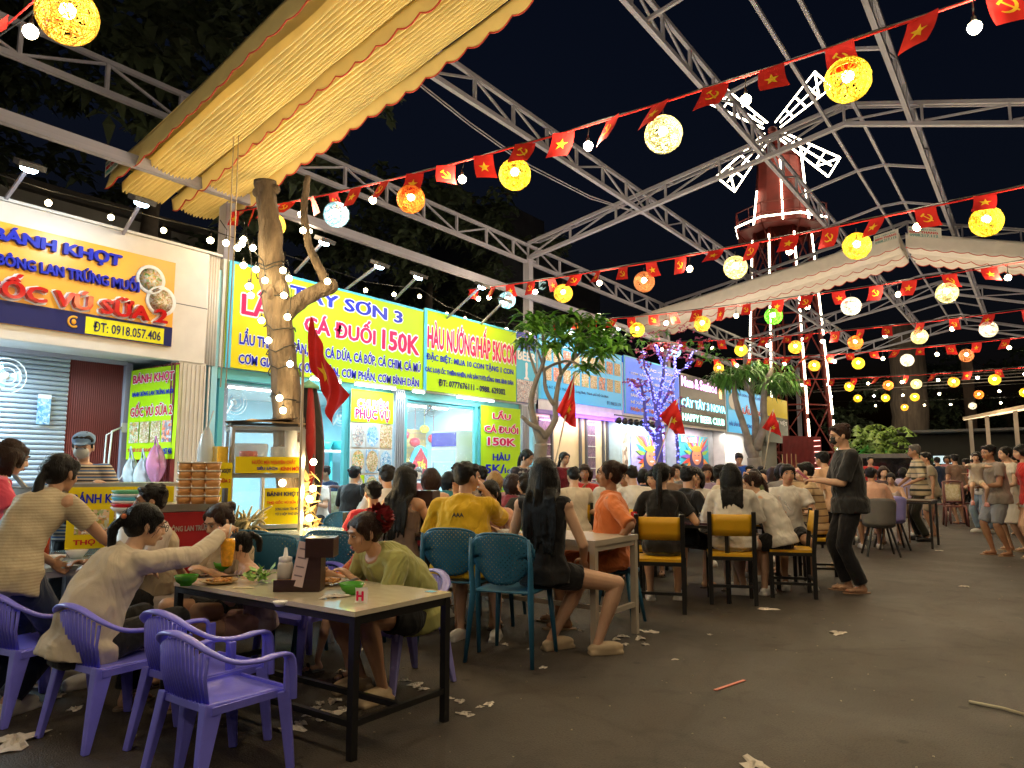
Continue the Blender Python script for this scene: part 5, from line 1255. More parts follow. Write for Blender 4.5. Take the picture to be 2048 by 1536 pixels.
def person(label, px, d, yaw, pose='sit', seat=.46, s=.95, lean=8, side=0, hy=0, hp=5, hr=0, twist=0, top=None, tcol=None, sleeve=.45, bottom='shorts', bcol=None, hair='short', hm=None,
           skin='tan', rh=None, lh=None, rhw=None, lhw=None, face=None, fat=1.0, female=False, shoes=None, pos=None, pelz=None, feet=None, curl=.5, vox=None, wear=True, group=None, extra=None, legdir=None, kneeout=0, hair_len=.4):
    NP[0] += 1
    if shoes is None: shoes = ((mat('dark sandal', (.06, .04, .03), .6), mat('worn beige sandal', (.34, .25, .16), .7), mat('white shoe', (.6, .58, .54), .6))[NP[0] % 3], 'shoe' if NP[0] % 3 == 2 else 'sandal')
    P_ = Vector((pos[0], pos[1], 0)) if pos is not None else gD(px, d)
    dd = -P_.x * math.sin(CY) + P_.y * math.cos(CY)
    vox = vox or (.0068 if dd < 5.4 else .009 if dd < 8.2 else .013 if dd < 12.5 else .02)
    face = (dd < 13) if face is None else face
    t = thing('person', label, 'person', P_, R(yaw), group)
    hm = hm or HB; sk = skinm[skin]; inv = Matrix.Rotation(-R(yaw), 3, 'Z')
    loc = lambda w: inv @ (Vector(w) - P_)
    X = Vector((1, 0, 0))
    pz = pelz if pelz is not None else (seat + .10 * s if pose == 'sit' else .885 * s)
    # spine
    pts, axs = [Vector((0, 0, pz))], [X]
    N = 12; le, sd = R(lean), R(side)
    for i in range(N):
        f_ = .35 + .9 * (i + .5) / N; a = le * f_; b_ = sd * f_
        pts.append(pts[-1] + Vector((math.sin(b_), math.sin(a) * math.cos(b_), math.cos(a) * math.cos(b_))) * (.48 * s / N))
    def sp(tt): # tt in metres (unscaled) along spine
        f_ = tt / .48 * N; i = max(0, min(N - 1, int(f_))); return pts[i] + (pts[i + 1] - pts[i]) * (f_ - i)
    def xa(tt): return Matrix.Rotation(R(twist) * max(0, tt / .45), 3, 'Z') @ X
    fw = fat * (.93 if female else 1.0)
    lev = [(-.10, .14, .10), (-.04, .168, .118), (.03, .165, .115), (.11, .135 * (1 + (fat - 1) * 1.6), .100 * (1 + (fat - 1) * 2.5)), (.20, .132 * (1 + (fat - 1) * 1.3), .098 * (1 + (fat - 1) * 2)), (.30, .150, .112), (.37, .160, .108), (.42, .142, .088), (.455, .095, .066), (.49, .055, .055)]
    bd_ = MB(); etube(bd_, [sp(a) for a, _, _ in lev], [b_ * fw * s for _, b_, _ in lev], [c * fw * s for _, _, c in lev], [xa(a) for a, _, _ in lev])
    up = (pts[-1] - pts[-3]).normalized(); fwd_ = up.cross(xa(.45)) * -1
    fwd_ = Vector((-xa(.45).y, xa(.45).x, 0)); nb = sp(.475)
    Hm = Matrix.Rotation(R(hy + twist), 3, 'Z') @ Matrix.Rotation(R(-hp), 3, 'X') @ Matrix.Rotation(R(hr), 3, 'Y')
    hc = nb + up * .035 * s + Vector((0, 0, .03 * s)) + Hm @ Vector((0, .022, .085)) * s
    h = lambda x, y, z: hc + Hm @ Vector((x, y, z)) * s
    def hb(mb, c, r, n=12): mb.ball(h(*c), tuple(k * s for k in r), n=n, rot=Hm)
    cap(bd_, nb - up * .03, h(0, -.018, -.05), .052 * s * (1 if not female else .9), .050 * s * (1 if not female else .88), 12)
    hb(bd_, (0, -.014, .03), (.073, .092, .078), 18); hb(bd_, (0, .018, -.022), (.061, .066, .078), 16); hb(bd_, (0, .034, -.066), (.044, .042, .036)); hb(bd_, (0, .058, -.086), (.020, .017, .016), 8)
    for q in (-1, 1):
        hb(bd_, (q * .036, .050, -.026), (.026, .026, .028), 10); hb(bd_, (q * .074, -.006, -.008), (.009, .020, .032), 8); hb(bd_, (q * .010, .090, -.026), (.009, .010, .008), 8)
    cap(bd_, h(-.036, .070, .030), h(.036, .070, .030), .013 * s, .013 * s, 8); cap(bd_, h(0, .080, .014), h(0, .097, -.022), .0085 * s, .0125 * s, 8)
    hb(bd_, (0, .084, -.049), (.021, .010, .006), 8); hb(bd_, (0, .082, -.060), (.018, .010, .0065), 8)
    # shoulders and arms
    sw = .168 * (1 if not female else .92) * (1 + (fat - 1) * .5); shs = {}
    tp = MB() if wear else None; ax_ = xa(.42)
    cap(bd_, sp(.435) - ax_ * sw * .85 * s, sp(.435) + ax_ * sw * .85 * s, .047 * s, .047 * s)
    for q, tw, tl in ((1, rhw, rh), (-1, lhw, lh)):
        sh_ = sp(.418) + ax_ * q * sw * s
        tgt = loc(tw) if tw is not None else (Vector(tl) if tl is not None else None)
        if tgt is None: tgt = Vector((q * .17, .36, pz + .22)) if pose == 'sit' else Vector((q * .24, .06, pz - .13 * s))
        pole = Vector((q * (.55 if pose == 'sit' else .5), -.45, -.8)); el, wr = ik(sh_, tgt, .275 * s, .245 * s, pole)
        bd_.ball(sh_, .054 * s * fat ** .5, n=12); k_ = fat ** .5 * (.92 if female else 1)
        cap(bd_, sh_, el, .048 * s * k_, .037 * s * k_, 12); cap(bd_, el, wr, .038 * s * k_, .024 * s, 12)
        fd = (wr - el).normalized(); hand(bd_, wr, fd, Vector((q * .35, -.2, .9)) if pose == 'sit' or tgt.z > pz else Vector((q, 0, 0)), -q, curl, s * .96)
        shs[q] = (sh_, el, wr)
        if tp is not None and sleeve > 0:
            lo = .020 if sleeve < 1.2 else .016
            if sleeve <= 1: e_ = sh_.lerp(el, sleeve + .12); tp.ball(sh_, .066 * s * k_, n=12); tp.tube([sh_, sh_.lerp(e_, .5), e_], [.066 * s * k_, .064 * s * k_, (.058 + .006) * s * k_], 14)
            else:
                e_ = el.lerp(wr, min(.97, sleeve - 1)); tp.ball(sh_, .067 * s * k_, n=12); tp.tube([sh_, el], [.066 * s * k_, .056 * s * k_], 12); tp.ball(el, .056 * s * k_, n=12); tp.tube([el, el.lerp(e_, .6), e_], [.056 * s * k_, .048 * s, .042 * s], 12)
    if female and True:
        for q in (-1, 1): bd_.ball(sp(.30) + ax_ * q * .065 * s + Vector((-ax_.y, ax_.x, 0)) * .075 * s, .052 * s, n=10)
    if tp is not None:
        o_ = .016; hem = -.13 if pose == 'stand' else -.085
        lv = [(hem, .188, .146), (-.04, .190, .142), (.0, .186, .136)] + [(a, b_, c) for a, b_, c in lev[2:8]] + [(.455, .098, .070)] + ([(.485, .066, .064)] if top != 'tank' else [])
        if top == 'tank': lv = [l_ for l_ in lv if l_[0] < .40]
        etube(tp, [sp(max(a, -.14)) if a >= 0 else sp(0) + (sp(.01) - sp(0)).normalized() * a * s for a, _, _ in lv], [(b_ * fw + o_) * s for _, b_, _ in lv], [(c * fw + o_ + .004) * s for _, _, c in lv], [xa(a) for a, _, _ in lv], 22)
        if top != 'tank': cap(tp, sp(.425) - ax_ * sw * .9 * s, sp(.425) + ax_ * sw * .9 * s, .062 * s * fat ** .3, .062 * s * fat ** .3)
        if female:
            for q in (-1, 1): tp.ball(sp(.30) + ax_ * q * .065 * s + Vector((-ax_.y, ax_.x, 0)) * .078 * s, .058 * s, n=10)
        if top in ('polo', 'collar'):
            c0 = sp(.478); tp.tube([c0 - up * .02, c0 + up * .022 * s], [.074 * s, .066 * s], 16)
        if top == 'hood':
            c0 = sp(.46) + Vector((ax_.y, -ax_.x, 0)) * .07 * s; tp.ball(c0, (.10 * s, .06 * s, .06 * s), n=12)
        if top == 'tank':
            for q in (-1, 1): tp.tube([sp(.37) + ax_ * q * .09 * s + Vector((ax_.y, -ax_.x, 0)) * .10 * s, sp(.45) + ax_ * q * .10 * s, sp(.36) + ax_ * q * .09 * s + Vector((-ax_.y, ax_.x, 0)) * .11 * s], .018 * s, 8)
    # legs
    bt = MB(); hipz = pts[0]
    bo = .018
    if bottom in ('skirt',) and pose == 'stand':
        etube(bt, [sp(.06), sp(-.0), Vector((0, 0, pz - .2 * s)), Vector((0, .01, .42 * s))], [.15 * s, .185 * s, .215 * s, .27 * s], [.115 * s, .14 * s, .17 * s, .21 * s], [X] * 4)
    else: etube(bt, [sp(.05), sp(0.0), Vector((0, .01 if pose == 'sit' else 0, pz - .10 * s))], [(.150 * fw) * s, (.172 * fw + .008) * s, (.165 * fw + bo) * s], [(.105 * fw) * s, (.120 * fw + .006) * s, (.11 * fw + bo) * s], [X] * 3)
    for q in (1, -1):
        hp_ = Vector((q * .088 * s, .02 if pose == 'sit' else 0, pz - .03 * s))
        if feet is not None: an = Vector(feet[0 if q == 1 else 1]); an = Vector((an.x, an.y, an.z))
        elif pose == 'sit': an = Vector((q * .13, .40 * s + .04 * q, .075))
        else: an = Vector((q * .10 * s, .05 * q * (1 if NP[0] % 2 else -1), .075))
        if legdir is not None: an = Matrix.Rotation(R(legdir), 3, 'Z') @ an
        pole = (Matrix.Rotation(R(legdir or 0), 3, 'Z') @ Vector((q * (.15 + kneeout), 1, .7))) if pose == 'sit' else Vector((q * .1, 1, 0))
        kn, an2 = ik(hp_, an, .425 * s, .405 * s, pole)
        kk = fat ** .5
        cap(bd_, hp_, kn, .080 * s * kk, .053 * s, 14); kc = kn.lerp(an2, .3)
        bd_.tube([kn, kc, kn.lerp(an2, .7), an2], [.052 * s, .055 * s * kk, .038 * s, .030 * s], 12); bd_.ball(kn, .054 * s, n=12); bd_.ball(an2, .034 * s, n=10)
        fdir = (Matrix.Rotation(R((legdir or 0) - q * 8), 3, 'Z') @ Vector((0, 1, 0))); Mf = Matrix((fdir.cross(V), fdir, V)).transposed()
        fz = an2.z - .052
        bd_.ball(Vector((an2.x, an2.y, fz + .01)) + fdir * .055 * s, (.037 * s, .105 * s, .026 * s), n=12, rot=Mf); cap(bd_, an2, Vector((an2.x, an2.y, fz + .01)) - fdir * .02, .03 * s, .03 * s, 10)
        for i in range(5): bd_.ball(Vector((an2.x, an2.y, fz)) + fdir * (.150 - .008 * abs(i - (1 if q > 0 else 3))) * s + fdir.cross(V) * (i - 2) * .014 * s, .011 * s, n=7)
        if bottom != 'none' and not (bottom == 'skirt' and pose == 'stand'):
            e_ = {'shorts': .62, 'bermuda': .95, 'mini': .40, 'skirt': .8}.get(bottom)
            if e_: k2 = hp_.lerp(kn, e_); bt.ball(hp_, .096 * s * kk, n=12); bt.tube([hp_, hp_.lerp(k2, .5), k2], [.098 * s * kk, .094 * s * kk, (.082 if bottom != 'bermuda' else .078) * s], 16)
            else:
                bt.ball(hp_, .094 * s * kk, n=12); bt.tube([hp_, kn], [.096 * s * kk, .072 * s], 14); bt.ball(kn, .072 * s, n=12); bt.tube([kn, kn.lerp(an2, .5), kn.lerp(an2, .95)], [.071 * s, .068 * s, .066 * s], 14)
        if shoes is not None:
            sm_, kind_ = shoes; sb = MB(); c0 = Vector((an2.x, an2.y, fz + .015)) + fdir * .055 * s
            if kind_ == 'sandal':
                vs = []
                for j in range(16):
                    a = 6.2832 * j / 16; vs.append(c0 + Mf @ Vector((.047 * s * math.cos(a) * (1 if math.sin(a) < 0 else 1.08), .135 * s * math.sin(a), -.043)))
                sb.poly(vs, (0, 0, .016)); sb.tube([c0 + Mf @ Vector((-.042 * s, .02 * s, -.03)), c0 + Mf @ Vector((0, .045 * s, .022)), c0 + Mf @ Vector((.042 * s, .02 * s, -.03))], .010, 6); sb.build('sandal', sm_, t)
            else:
                sb.ball(c0 + V * .002, (.050 * s, .132 * s, .044 * s), n=14, rot=Mf); sb.box(c0 - V * .030, (.088 * s, .235 * s, .026), 0, Mf)
                organic(sb, 'shoe', sm_, t, max(vox, .009), 2)
    organic(bd_, 'body', sk, t, vox, 2)
    if tp is not None: organic(tp, {'hood': 'sweatshirt', 'tank': 'tank_top', 'polo': 'polo_shirt', 'collar': 'shirt'}.get(top, 'tee_shirt'), tcol, t, vox * 1.15, 3, (.028 if dd < 9 else .018) * s)
    if bottom != 'none': organic(bt, {'skirt': 'skirt', 'long': 'trousers'}.get(bottom, 'shorts'), bcol or cloth('black', (.012, .012, .014)), t, vox * 1.25, 3, .014 * s)
    # hair
    hr_ = MB()
    if hair != 'none':
        rn = random.Random(NP[0]); hb(hr_, (0, -.024, .045), (.082, .094, .078), 20)
        if hair in ('short', 'cap'):
            hb(hr_, (0, -.050, .012), (.076, .062, .072), 14)
            for i in range(26): a = rn.uniform(0, 3.14); b_ = rn.uniform(-1.2, 1.0); p = (.070 * math.cos(a), -.02 + .082 * math.sin(b_), .05 + .068 * abs(math.sin(a)) * math.cos(b_ * .7)); hb(hr_, p, (.016, .020, .013), 6)
            for i in range(7): hb(hr_, ((i - 3) * .018, .058 - abs(i - 3) * .004, .088 + .006 * (i % 2)), (.014, .02, .014), 6)
            for q in (-1, 1): hb(hr_, (q * .069, .012, .018), (.010, .018, .030), 8)
        else:
            hb(hr_, (0, -.050, .010), (.080, .066, .085), 16)
            for q in (-1, 1): hb(hr_, (q * .060, .022, .048), (.022, .045, .042), 10); hb(hr_, (q * .072, .012, .008), (.012, .026, .05), 8)
        if hair in ('bangs', 'bob', 'bowl'):
            for i in range(9): hb(hr_, ((i - 4) * .0145, .070 - abs(i - 4) * .004, .052 + rn.uniform(-.004, .006)), (.010, .014, .032), 6)
        def backy(z):
            for i in range(N):
                if pts[i].z <= z <= pts[i + 1].z: return pts[i].lerp(pts[i + 1], (z - pts[i].z) / (pts[i + 1].z - pts[i].z)).y - .125 * fw * s
            return pts[0].y - .135 * s if z < pts[0].z else 9
        if hair in ('long', 'bob'):
            Ln = hair_len if hair == 'long' else .17
            for i in range(34):
                a = R(-128 + 256 * i / 33); rr_ = .078; r0 = h(rr_ * math.sin(a), -.028 - .072 * math.cos(a), .045); pl = [r0]; ln_ = Ln * rn.uniform(.86, 1.06) * (1 if abs(a) < 1.6 else .62); K = 8; out = Hm @ Vector((math.sin(a), -math.cos(a), 0))
                for j in range(1, K + 1):
                    q = r0 + Vector((0, 0, -ln_ * j / K)) + out * (.022 * math.sin(math.pi * min(1, j / K * 1.2))) + Vector((.004 * math.sin(j + i), 0, 0))
                    by = backy(q.z)
                    if q.z < nb.z and abs(a) < 2.0: q.y = min(q.y, by - .004); q.x *= 1.0 + .25 * min(1, (nb.z - q.z) / .2) if abs(a) > .6 else 1.0
                    pl.append(q)
                hr_.tube(pl, [.014 * s] + [.0185 * s * (1 - .6 * j / K) for j in range(1, K + 1)], 6)
        if hair in ('pony', 'braid', 'highpony'):
            z0 = .02 if hair != 'highpony' else .07; r0 = h(0, -.118, z0); hr_.ball(r0, .026 * s, n=10); ln_ = hair_len
            for i in range(9 if hair != 'braid' else 3):
                pl = []; 
                for j in range(9):
                    q = r0 + Vector((rn.uniform(-1, 1) * .006 + math.sin(i * 2.4) * .016 * min(1, j / 3), math.cos(i * 2.4) * .012, -ln_ * j / 8 * rn.uniform(.98, 1.02))) + (Hm @ Vector((0, -.05, 0))) * math.sin(min(1, j / 4) * 1.57); by = backy(q.z)
                    if q.z < nb.z: q.y = min(q.y, by + .02)
                    pl.append(q)
                hr_.tube(pl, [.012 * s] + [.019 * s * (1 - .08 * j) for j in range(1, 9)], 6)
        if hair == 'bun': hb(hr_, (0, -.115, .055), (.046, .042, .042), 12)
        if dd < 8 and hair in ('long', 'pony', 'braid', 'highpony', 'bun', 'bob'):
            fly = MB()
            for i in range(70):
                a = rn.uniform(-2.4, 2.4); e_ = rn.uniform(-.2, 1.2); r0 = h(.080 * math.sin(a) * math.cos(e_), -.024 - .085 * math.cos(a) * math.cos(e_), .04 + .075 * math.sin(e_)); ln_ = rn.uniform(.04, .10) if hair not in ('long',) else rn.uniform(.08, hair_len)
                out = Hm @ Vector((math.sin(a), -math.cos(a), 0)); q1 = r0 + out * rn.uniform(.006, .02) + V * rn.uniform(-.01, .015); pl = [r0, q1]
                for j in range(1, 5):
                    q = q1 + Vector((rn.uniform(-.006, .006), rn.uniform(-.006, .006), -ln_ * j / 4)) + out * .012 * math.sin(j)
                    by = backy(q.z)
                    if q.z < nb.z and abs(a) < 2.0: q.y = min(q.y, by - .012)
                    pl.append(q)
                fly.tube(pl, .0011, 3)
            fly.build('loose_strands', hm, t, kind='stuff')
        organic(hr_, 'hair', hm, t, max(.006, vox * .85), 1, (.005 if hair in ('long', 'pony', 'braid', 'highpony') else .010) * s, texh)
    if hair == 'cap':
        cb = MB(); hb(cb, (0, -.018, .062), (.088, .102, .068), 18); cb.tube([h(-.05, .05, .052), h(0, .135, .040), h(.05, .05, .052)], .010 * s, 8); hb(cb, (0, .092, .050), (.056, .060, .009), 12)
        organic(cb, 'cap', extra or cloth('black', (.012, .012, .014)), t, max(.007, vox), 2)
    if face:
        ey = MB()
        for q in (-1, 1):
            o_ = link('eye', None, t)
            e1 = MB(); e1.ball(h(q * .030, .0745, .008), (.0145 * s, .0085 * s, .0062 * s), 0, 10, Hm); e1.build('eyeball', eye_w, o_)
            e2 = MB(); e2.ball(h(q * .030, .0810, .008), (.0066 * s, .0034 * s, .0058 * s), 0, 8, Hm); e2.build('iris', eye_b, o_)
            e3 = MB(); e3.tube([h(q * .013, .080, .0115), h(q * .030, .0855, .0165), h(q * .046, .076, .0120)], .0017 * s, 5); e3.build('eyelid', browm, o_)
            e4 = MB(); e4.tube([h(q * .012, .0865, .032), h(q * .030, .0865, .0375), h(q * .050, .073, .033)], [.003 * s, .0036 * s, .0018 * s], 5); e4.build('eyebrow', browm if hair != 'none' else hm, t)
        lp_ = MB(); lp_.ball(h(0, .0925, -.0500), (.0205 * s, .0045 * s, .0040 * s), 0, 10, Hm); lp_.ball(h(0, .0905, -.0575), (.0165 * s, .0050 * s, .0048 * s), 0, 10, Hm); lp_.build('mouth', lipm, t)
    t_info = dict(h=h, Hm=Hm, sp=sp, xa=xa, arms=shs, t=t, P=P_, yaw=yaw, s=s)
    return t_info
# ================================================================ furniture
purp = mat('violet plastic', (.22, .215, .96), .32, var=.12, vscale=4, bump=.12, bscale=60)
purp2 = mat('lilac plastic', (.32, .30, .74), .35, var=.1)
teal = mat('teal plastic', (.025, .14, .25), .42, var=.08)
yel = mat('yellow painted board', (.72, .40, .015), .4, var=.08)
wood_d = mat('dark brown table wood', (.055, .03, .02), .35, var=.3, stretch=(1, 8, 1))
lam = mat('glossy beige laminate', (.70, .62, .47), .10, var=.08, vscale=14, coat=.4)
beige_s = mat('beige painted steel', (.48, .42, .34), .4, var=.06)
lilac_t = mat('glossy dark table top', (.10, .06, .08), .12, coat=.5)
cyan_t = mat('pale table top', (.55, .66, .66), .12, coat=.4)
maroon_p = mat('maroon brown plastic', (.16, .06, .05), .4)
grey_f = mat('grey upholstery', (.16, .15, .14), .9, bump=.3)
def perf_mat(name, base, pit=.016):
    m = bpy.data.materials.new(name); m.use_nodes = True; MATS[name] = m; nt = m.node_tree; n = nt.nodes; b = n['Principled BSDF']
    b.inputs['Base Color'].default_value = (*base, 1); b.inputs['Roughness'].default_value = .42
    tc = n.new('ShaderNodeTexCoord'); sp_ = n.new('ShaderNodeSeparateXYZ'); nt.links.new(tc.outputs['Object'], sp_.inputs[0]); o_ = []
    for ax in ('X', 'Z'):
        a = n.new('ShaderNodeMath'); a.operation = 'MULTIPLY'; a.inputs[1].default_value = math.pi / pit; s_ = n.new('ShaderNodeMath'); s_.operation = 'SINE'
        nt.links.new(sp_.outputs[ax], a.inputs[0]); nt.links.new(a.outputs[0], s_.inputs[0]); o_.append(s_)
    mu = n.new('ShaderNodeMath'); mu.operation = 'MULTIPLY'; nt.links.new(o_[0].outputs[0], mu.inputs[0]); nt.links.new(o_[1].outputs[0], mu.inputs[1])
    gt = n.new('ShaderNodeMath'); gt.operation = 'LESS_THAN'; gt.inputs[1].default_value = .62; nt.links.new(mu.outputs[0], gt.inputs[0]); nt.links.new(gt.outputs[0], b.inputs['Alpha']); return m
teal_p = perf_mat('perforated teal plastic', (.025, .14, .25))
def proto_purple(m=purp):
    t = link('plastic_armchair', None)
    b = MB(); b.grid(lambda u, v: Vector(((-.20 + .40 * u) * (1 - .12 * (1 - v)), -.19 + .39 * v, .345 - .018 * math.sin(math.pi * u) * math.sin(math.pi * v) - (.02 * max(0, v - .85) / .15))), 12, 12); b.build('seat', m, t, solid=.010)
    rim = [(-.222, .185, .30), (-.232, .165, .475), (-.238, .10, .505), (-.240, .0, .50), (-.225, -.11, .515), (-.18, -.195, .565), (-.10, -.235, .610), (0, -.248, .626)]
    rim = rim + [(-x, y, z) for x, y, z in rim[:-1]][::-1]; tmp = MB(); sm_ = limb(tmp, rim, [.017] * len(rim), 8, 0, 0, 4)
    b = MB(); vs, k = [], len(sm_)
    for i, p in enumerate(sm_):
        d = (sm_[min(i + 1, k - 1)] - sm_[max(i - 1, 0)]).normalized(); up_ = Vector((0, 0, 1)); 
        o_ = Vector((p.x, p.y + .03, 0)).normalized(); n_ = d.cross(o_).normalized()
        w_ = .024; th = .011
        for a in range(8): q = 6.2832 * a / 8; vs.append(p + o_ * w_ * math.cos(q) * (1.1) + n_ * th * math.sin(q))
    b.add(vs, [(i * 8 + j, i * 8 + (j + 1) % 8, (i + 1) * 8 + (j + 1) % 8, (i + 1) * 8 + j) for i in range(k - 1) for j in range(8)], 0, True); b.build('arm_rim', m, t)
    for i in range(15):
        x = -.168 + .024 * i; f_ = abs(x) / .19; top = Vector((x * 1.05, -.240 + .055 * f_ ** 2, .605 - .075 * f_ ** 1.8)); bot = Vector((x * .92, -.185 + .01 * f_, .352))
        mid = (top + bot) / 2 + Vector((0, -.012, 0)); b = MB(); b.tube([bot, mid, top], [.0085, .0078, .0085], 5); b.build('back_slat', m, t)
    for sx in (-1, 1):
        b = MB(); b.add([(sx * .20, .20, .335), (sx * .235, .165, .345), (sx * .205, .12, .335), (sx * .175, .185, .335), (sx * .215, .225, 0), (sx * .240, .20, 0), (sx * .215, .175, 0), (sx * .19, .20, 0)], [(0, 1, 5, 4), (1, 2, 6, 5), (2, 3, 7, 6), (3, 0, 4, 7), (4, 5, 6, 7), (0, 3, 2, 1)])
        b.box((sx * .222, .17, .41), (.018, .05, .15)); b.build('leg', m, t, bev=.006)
        b = MB(); b.add([(sx * .185, -.20, .36), (sx * .20, -.13, .34), (sx * .15, -.15, .34), (sx * .13, -.20, .36), (sx * .215, -.255, 0), (sx * .22, -.225, 0), (sx * .185, -.225, 0), (sx * .18, -.25, 0)], [(0, 1, 5, 4), (1, 2, 6, 5), (2, 3, 7, 6), (3, 0, 4, 7), (4, 5, 6, 7), (0, 3, 2, 1)]); b.build('leg', m, t, bev=.006)
    b = MB(); b.box((0, .195, .328), (.38, .014, .035)); b.box((0, -.185, .335), (.34, .014, .03)); b.box((-.195, 0, .33), (.014, .36, .03)); b.box((.195, 0, .33), (.014, .36, .03)); b.build('seat_skirt', m, t)
    return t
def proto_teal():
    t = link('perforated_chair', None)
    b = MB(); b.grid(lambda u, v: Vector(((-.215 + .43 * u) * (1 - .10 * abs(v - .5)), -.20 + .42 * v, .452 - .02 * math.sin(math.pi * u) * math.sin(math.pi * v))), 10, 10); b.build('seat', teal, t, solid=.014)
    def bk(u, v):
        x = -1 + 2 * u; w_ = .225 * (1 - .35 * max(0, .35 - v) ** 1.2 / .3 - .22 * max(0, v - .85) / .15 * abs(x)); z = .50 + .335 * v - .03 * abs(x) ** 3 * (1 if v > .5 else -2.2)
        return Vector((x * w_, -.225 - .05 * v + .045 * x * x, z))
    b = MB(); b.grid(bk, 16, 14); b.build('backrest', teal_p, t, solid=.009)
    b = MB(); ed = [bk(i / 16, 1) for i in range(17)]; ed = [bk(0, 1 - i / 8) for i in range(8, -1, -1)][:-1] + ed + [bk(1, 1 - i / 8) for i in range(1, 9)]; b.tube(ed, .009, 6); b.build('back_rim', teal, t)
    for sx in (-1, 1):
        b = MB(); b.tube([(sx * .205, -.255, .80), (sx * .212, -.235, .62), (sx * .205, -.215, .44), (sx * .235, -.27, 0)], [.011, .018, .022, .014], 8); b.build('leg', teal, t)
        b = MB(); b.tube([(sx * .19, .19, .445), (sx * .225, .235, 0)], [.022, .014], 8); b.build('leg', teal, t)
    return t
def proto_yellow():
    t = link('yellow_black_chair', None)
    boxo('seat', (0, 0, .455), (.42, .42, .025), yel, t)
    b = MB(); b.grid(lambda u, v: Vector((-.185 + .37 * u, -.205 - .035 * v - .012 * math.sin(math.pi * u), .635 + .20 * v)), 8, 3); b.build('backrest', yel, t, solid=.018)
    for sx in (-1, 1):
        member('leg', (sx * .20, -.20, .0), (sx * .20, -.20, .46), .038, .038, blackm, t); member('back_post', (sx * .20, -.20, .44), (sx * .20, -.245, .86), .038, .038, blackm, t)
        member('leg', (sx * .20, .20, 0), (sx * .20, .20, .44), .038, .038, blackm, t); member('stretcher', (sx * .20, -.19, .14), (sx * .20, .19, .14), .025, .025, blackm, t); member('apron', (sx * .20, -.19, .425), (sx * .20, .19, .425), .025, .035, blackm, t)
    for y in (-.2, .2): member('apron', (-.19, y, .425), (.19, y, .425), .025, .035, blackm, t)
    member('stretcher', (-.19, -.2, .17), (.19, -.2, .17), .025, .025, blackm, t); return t
def proto_lattice():
    t = link('lattice_chair', None); boxo('seat', (0, 0, .44), (.42, .42, .03), maroon_p, t)
    lt = food('cream lattice print', [(.55, .50, .32), (.42, .36, .20), (.60, .56, .40)], 38)
    b = MB(); b.grid(lambda u, v: Vector((-.15 + .30 * u, -.20 - .06 * v, .56 + .36 * v)), 4, 4); b.build('lattice_panel', lt, t, solid=.012)
    for sx in (-1, 1):
        b = MB(); b.tube([(sx * .19, -.26, .98), (sx * .19, -.21, .5), (sx * .23, -.27, 0)], [.022, .028, .02], 8); b.build('leg', maroon_p, t); b = MB(); b.tube([(sx * .19, .19, .44), (sx * .22, .23, 0)], [.026, .018], 8); b.build('leg', maroon_p, t)
    b = MB(); b.tube([(-.19, -.262, .98), (0, -.268, 1.0), (.19, -.262, .98)], .022, 8); b.tube([(-.19, -.21, .54), (.19, -.21, .54)], .02, 8); b.build('back_frame', maroon_p, t); return t
def proto_tub(m, nm):
    t = link(nm, None); b = MB()
    b.grid(lambda u, v: Vector((.235 * math.sin((u - .5) * 3.5) * (.88 + .12 * v), .02 - .24 * math.cos((u - .5) * 3.5) * (1 + .08 * v), .44 + (.40 - .16 * abs(2 * u - 1) ** 3) * v)), 18, 8); b.build('shell', m, t, solid=.025)
    b = MB(); b.ball((0, 0, .44), (.22, .22, .05), n=18); b.build('seat', m, t)
    for sx in (-1, 1):
        for sy in (-1, 1): member('leg', (sx * .12, sy * .12, .42), (sx * .22, sy * .22, 0), .022, .022, blackm, t)
    return t
def proto_stool():
    t = link('plastic_stool', None); b = MB(); b.lathe([(0, .455), (.15, .455), (.168, .445), (.165, .42), (0, .42)][::-1], n=20); b.build('seat', teal, t)
    for sx in (-1, 1):
        for sy in (-1, 1): b = MB(); b.tube([(sx * .10, sy * .10, .43), (sx * .165, sy * .165, 0)], [.022, .014], 7); b.build('leg', teal, t)
    return t
PRO = {}
def place(kind, label, x, y, yaw, cat='chair', s=1.0, group=None):
    first = kind not in PRO
    if first: PRO[kind] = {'purple': lambda: proto_purple(purp), 'lilac': lambda: proto_purple(purp2), 'teal': proto_teal, 'yellow': proto_yellow, 'lattice': proto_lattice, 'grey': lambda: proto_tub(grey_f, 'shell_chair'), 'violet_tub': lambda: proto_tub(purp2, 'tub_chair'), 'stool': proto_stool}[kind]()
    o = PRO[kind] if first else copy_tree(PRO[kind])
    o.location = (x, y, 0); o.rotation_euler = (0, 0, R(yaw)); o.scale = (s, s, s)
    tag(o, label, cat, group or {'purple': 'violet plastic armchairs at the low tables', 'teal': 'teal perforated chairs', 'yellow': 'yellow and black chairs', 'lattice': 'lattice backed chairs inside the glazed shop'}.get(kind)); return o
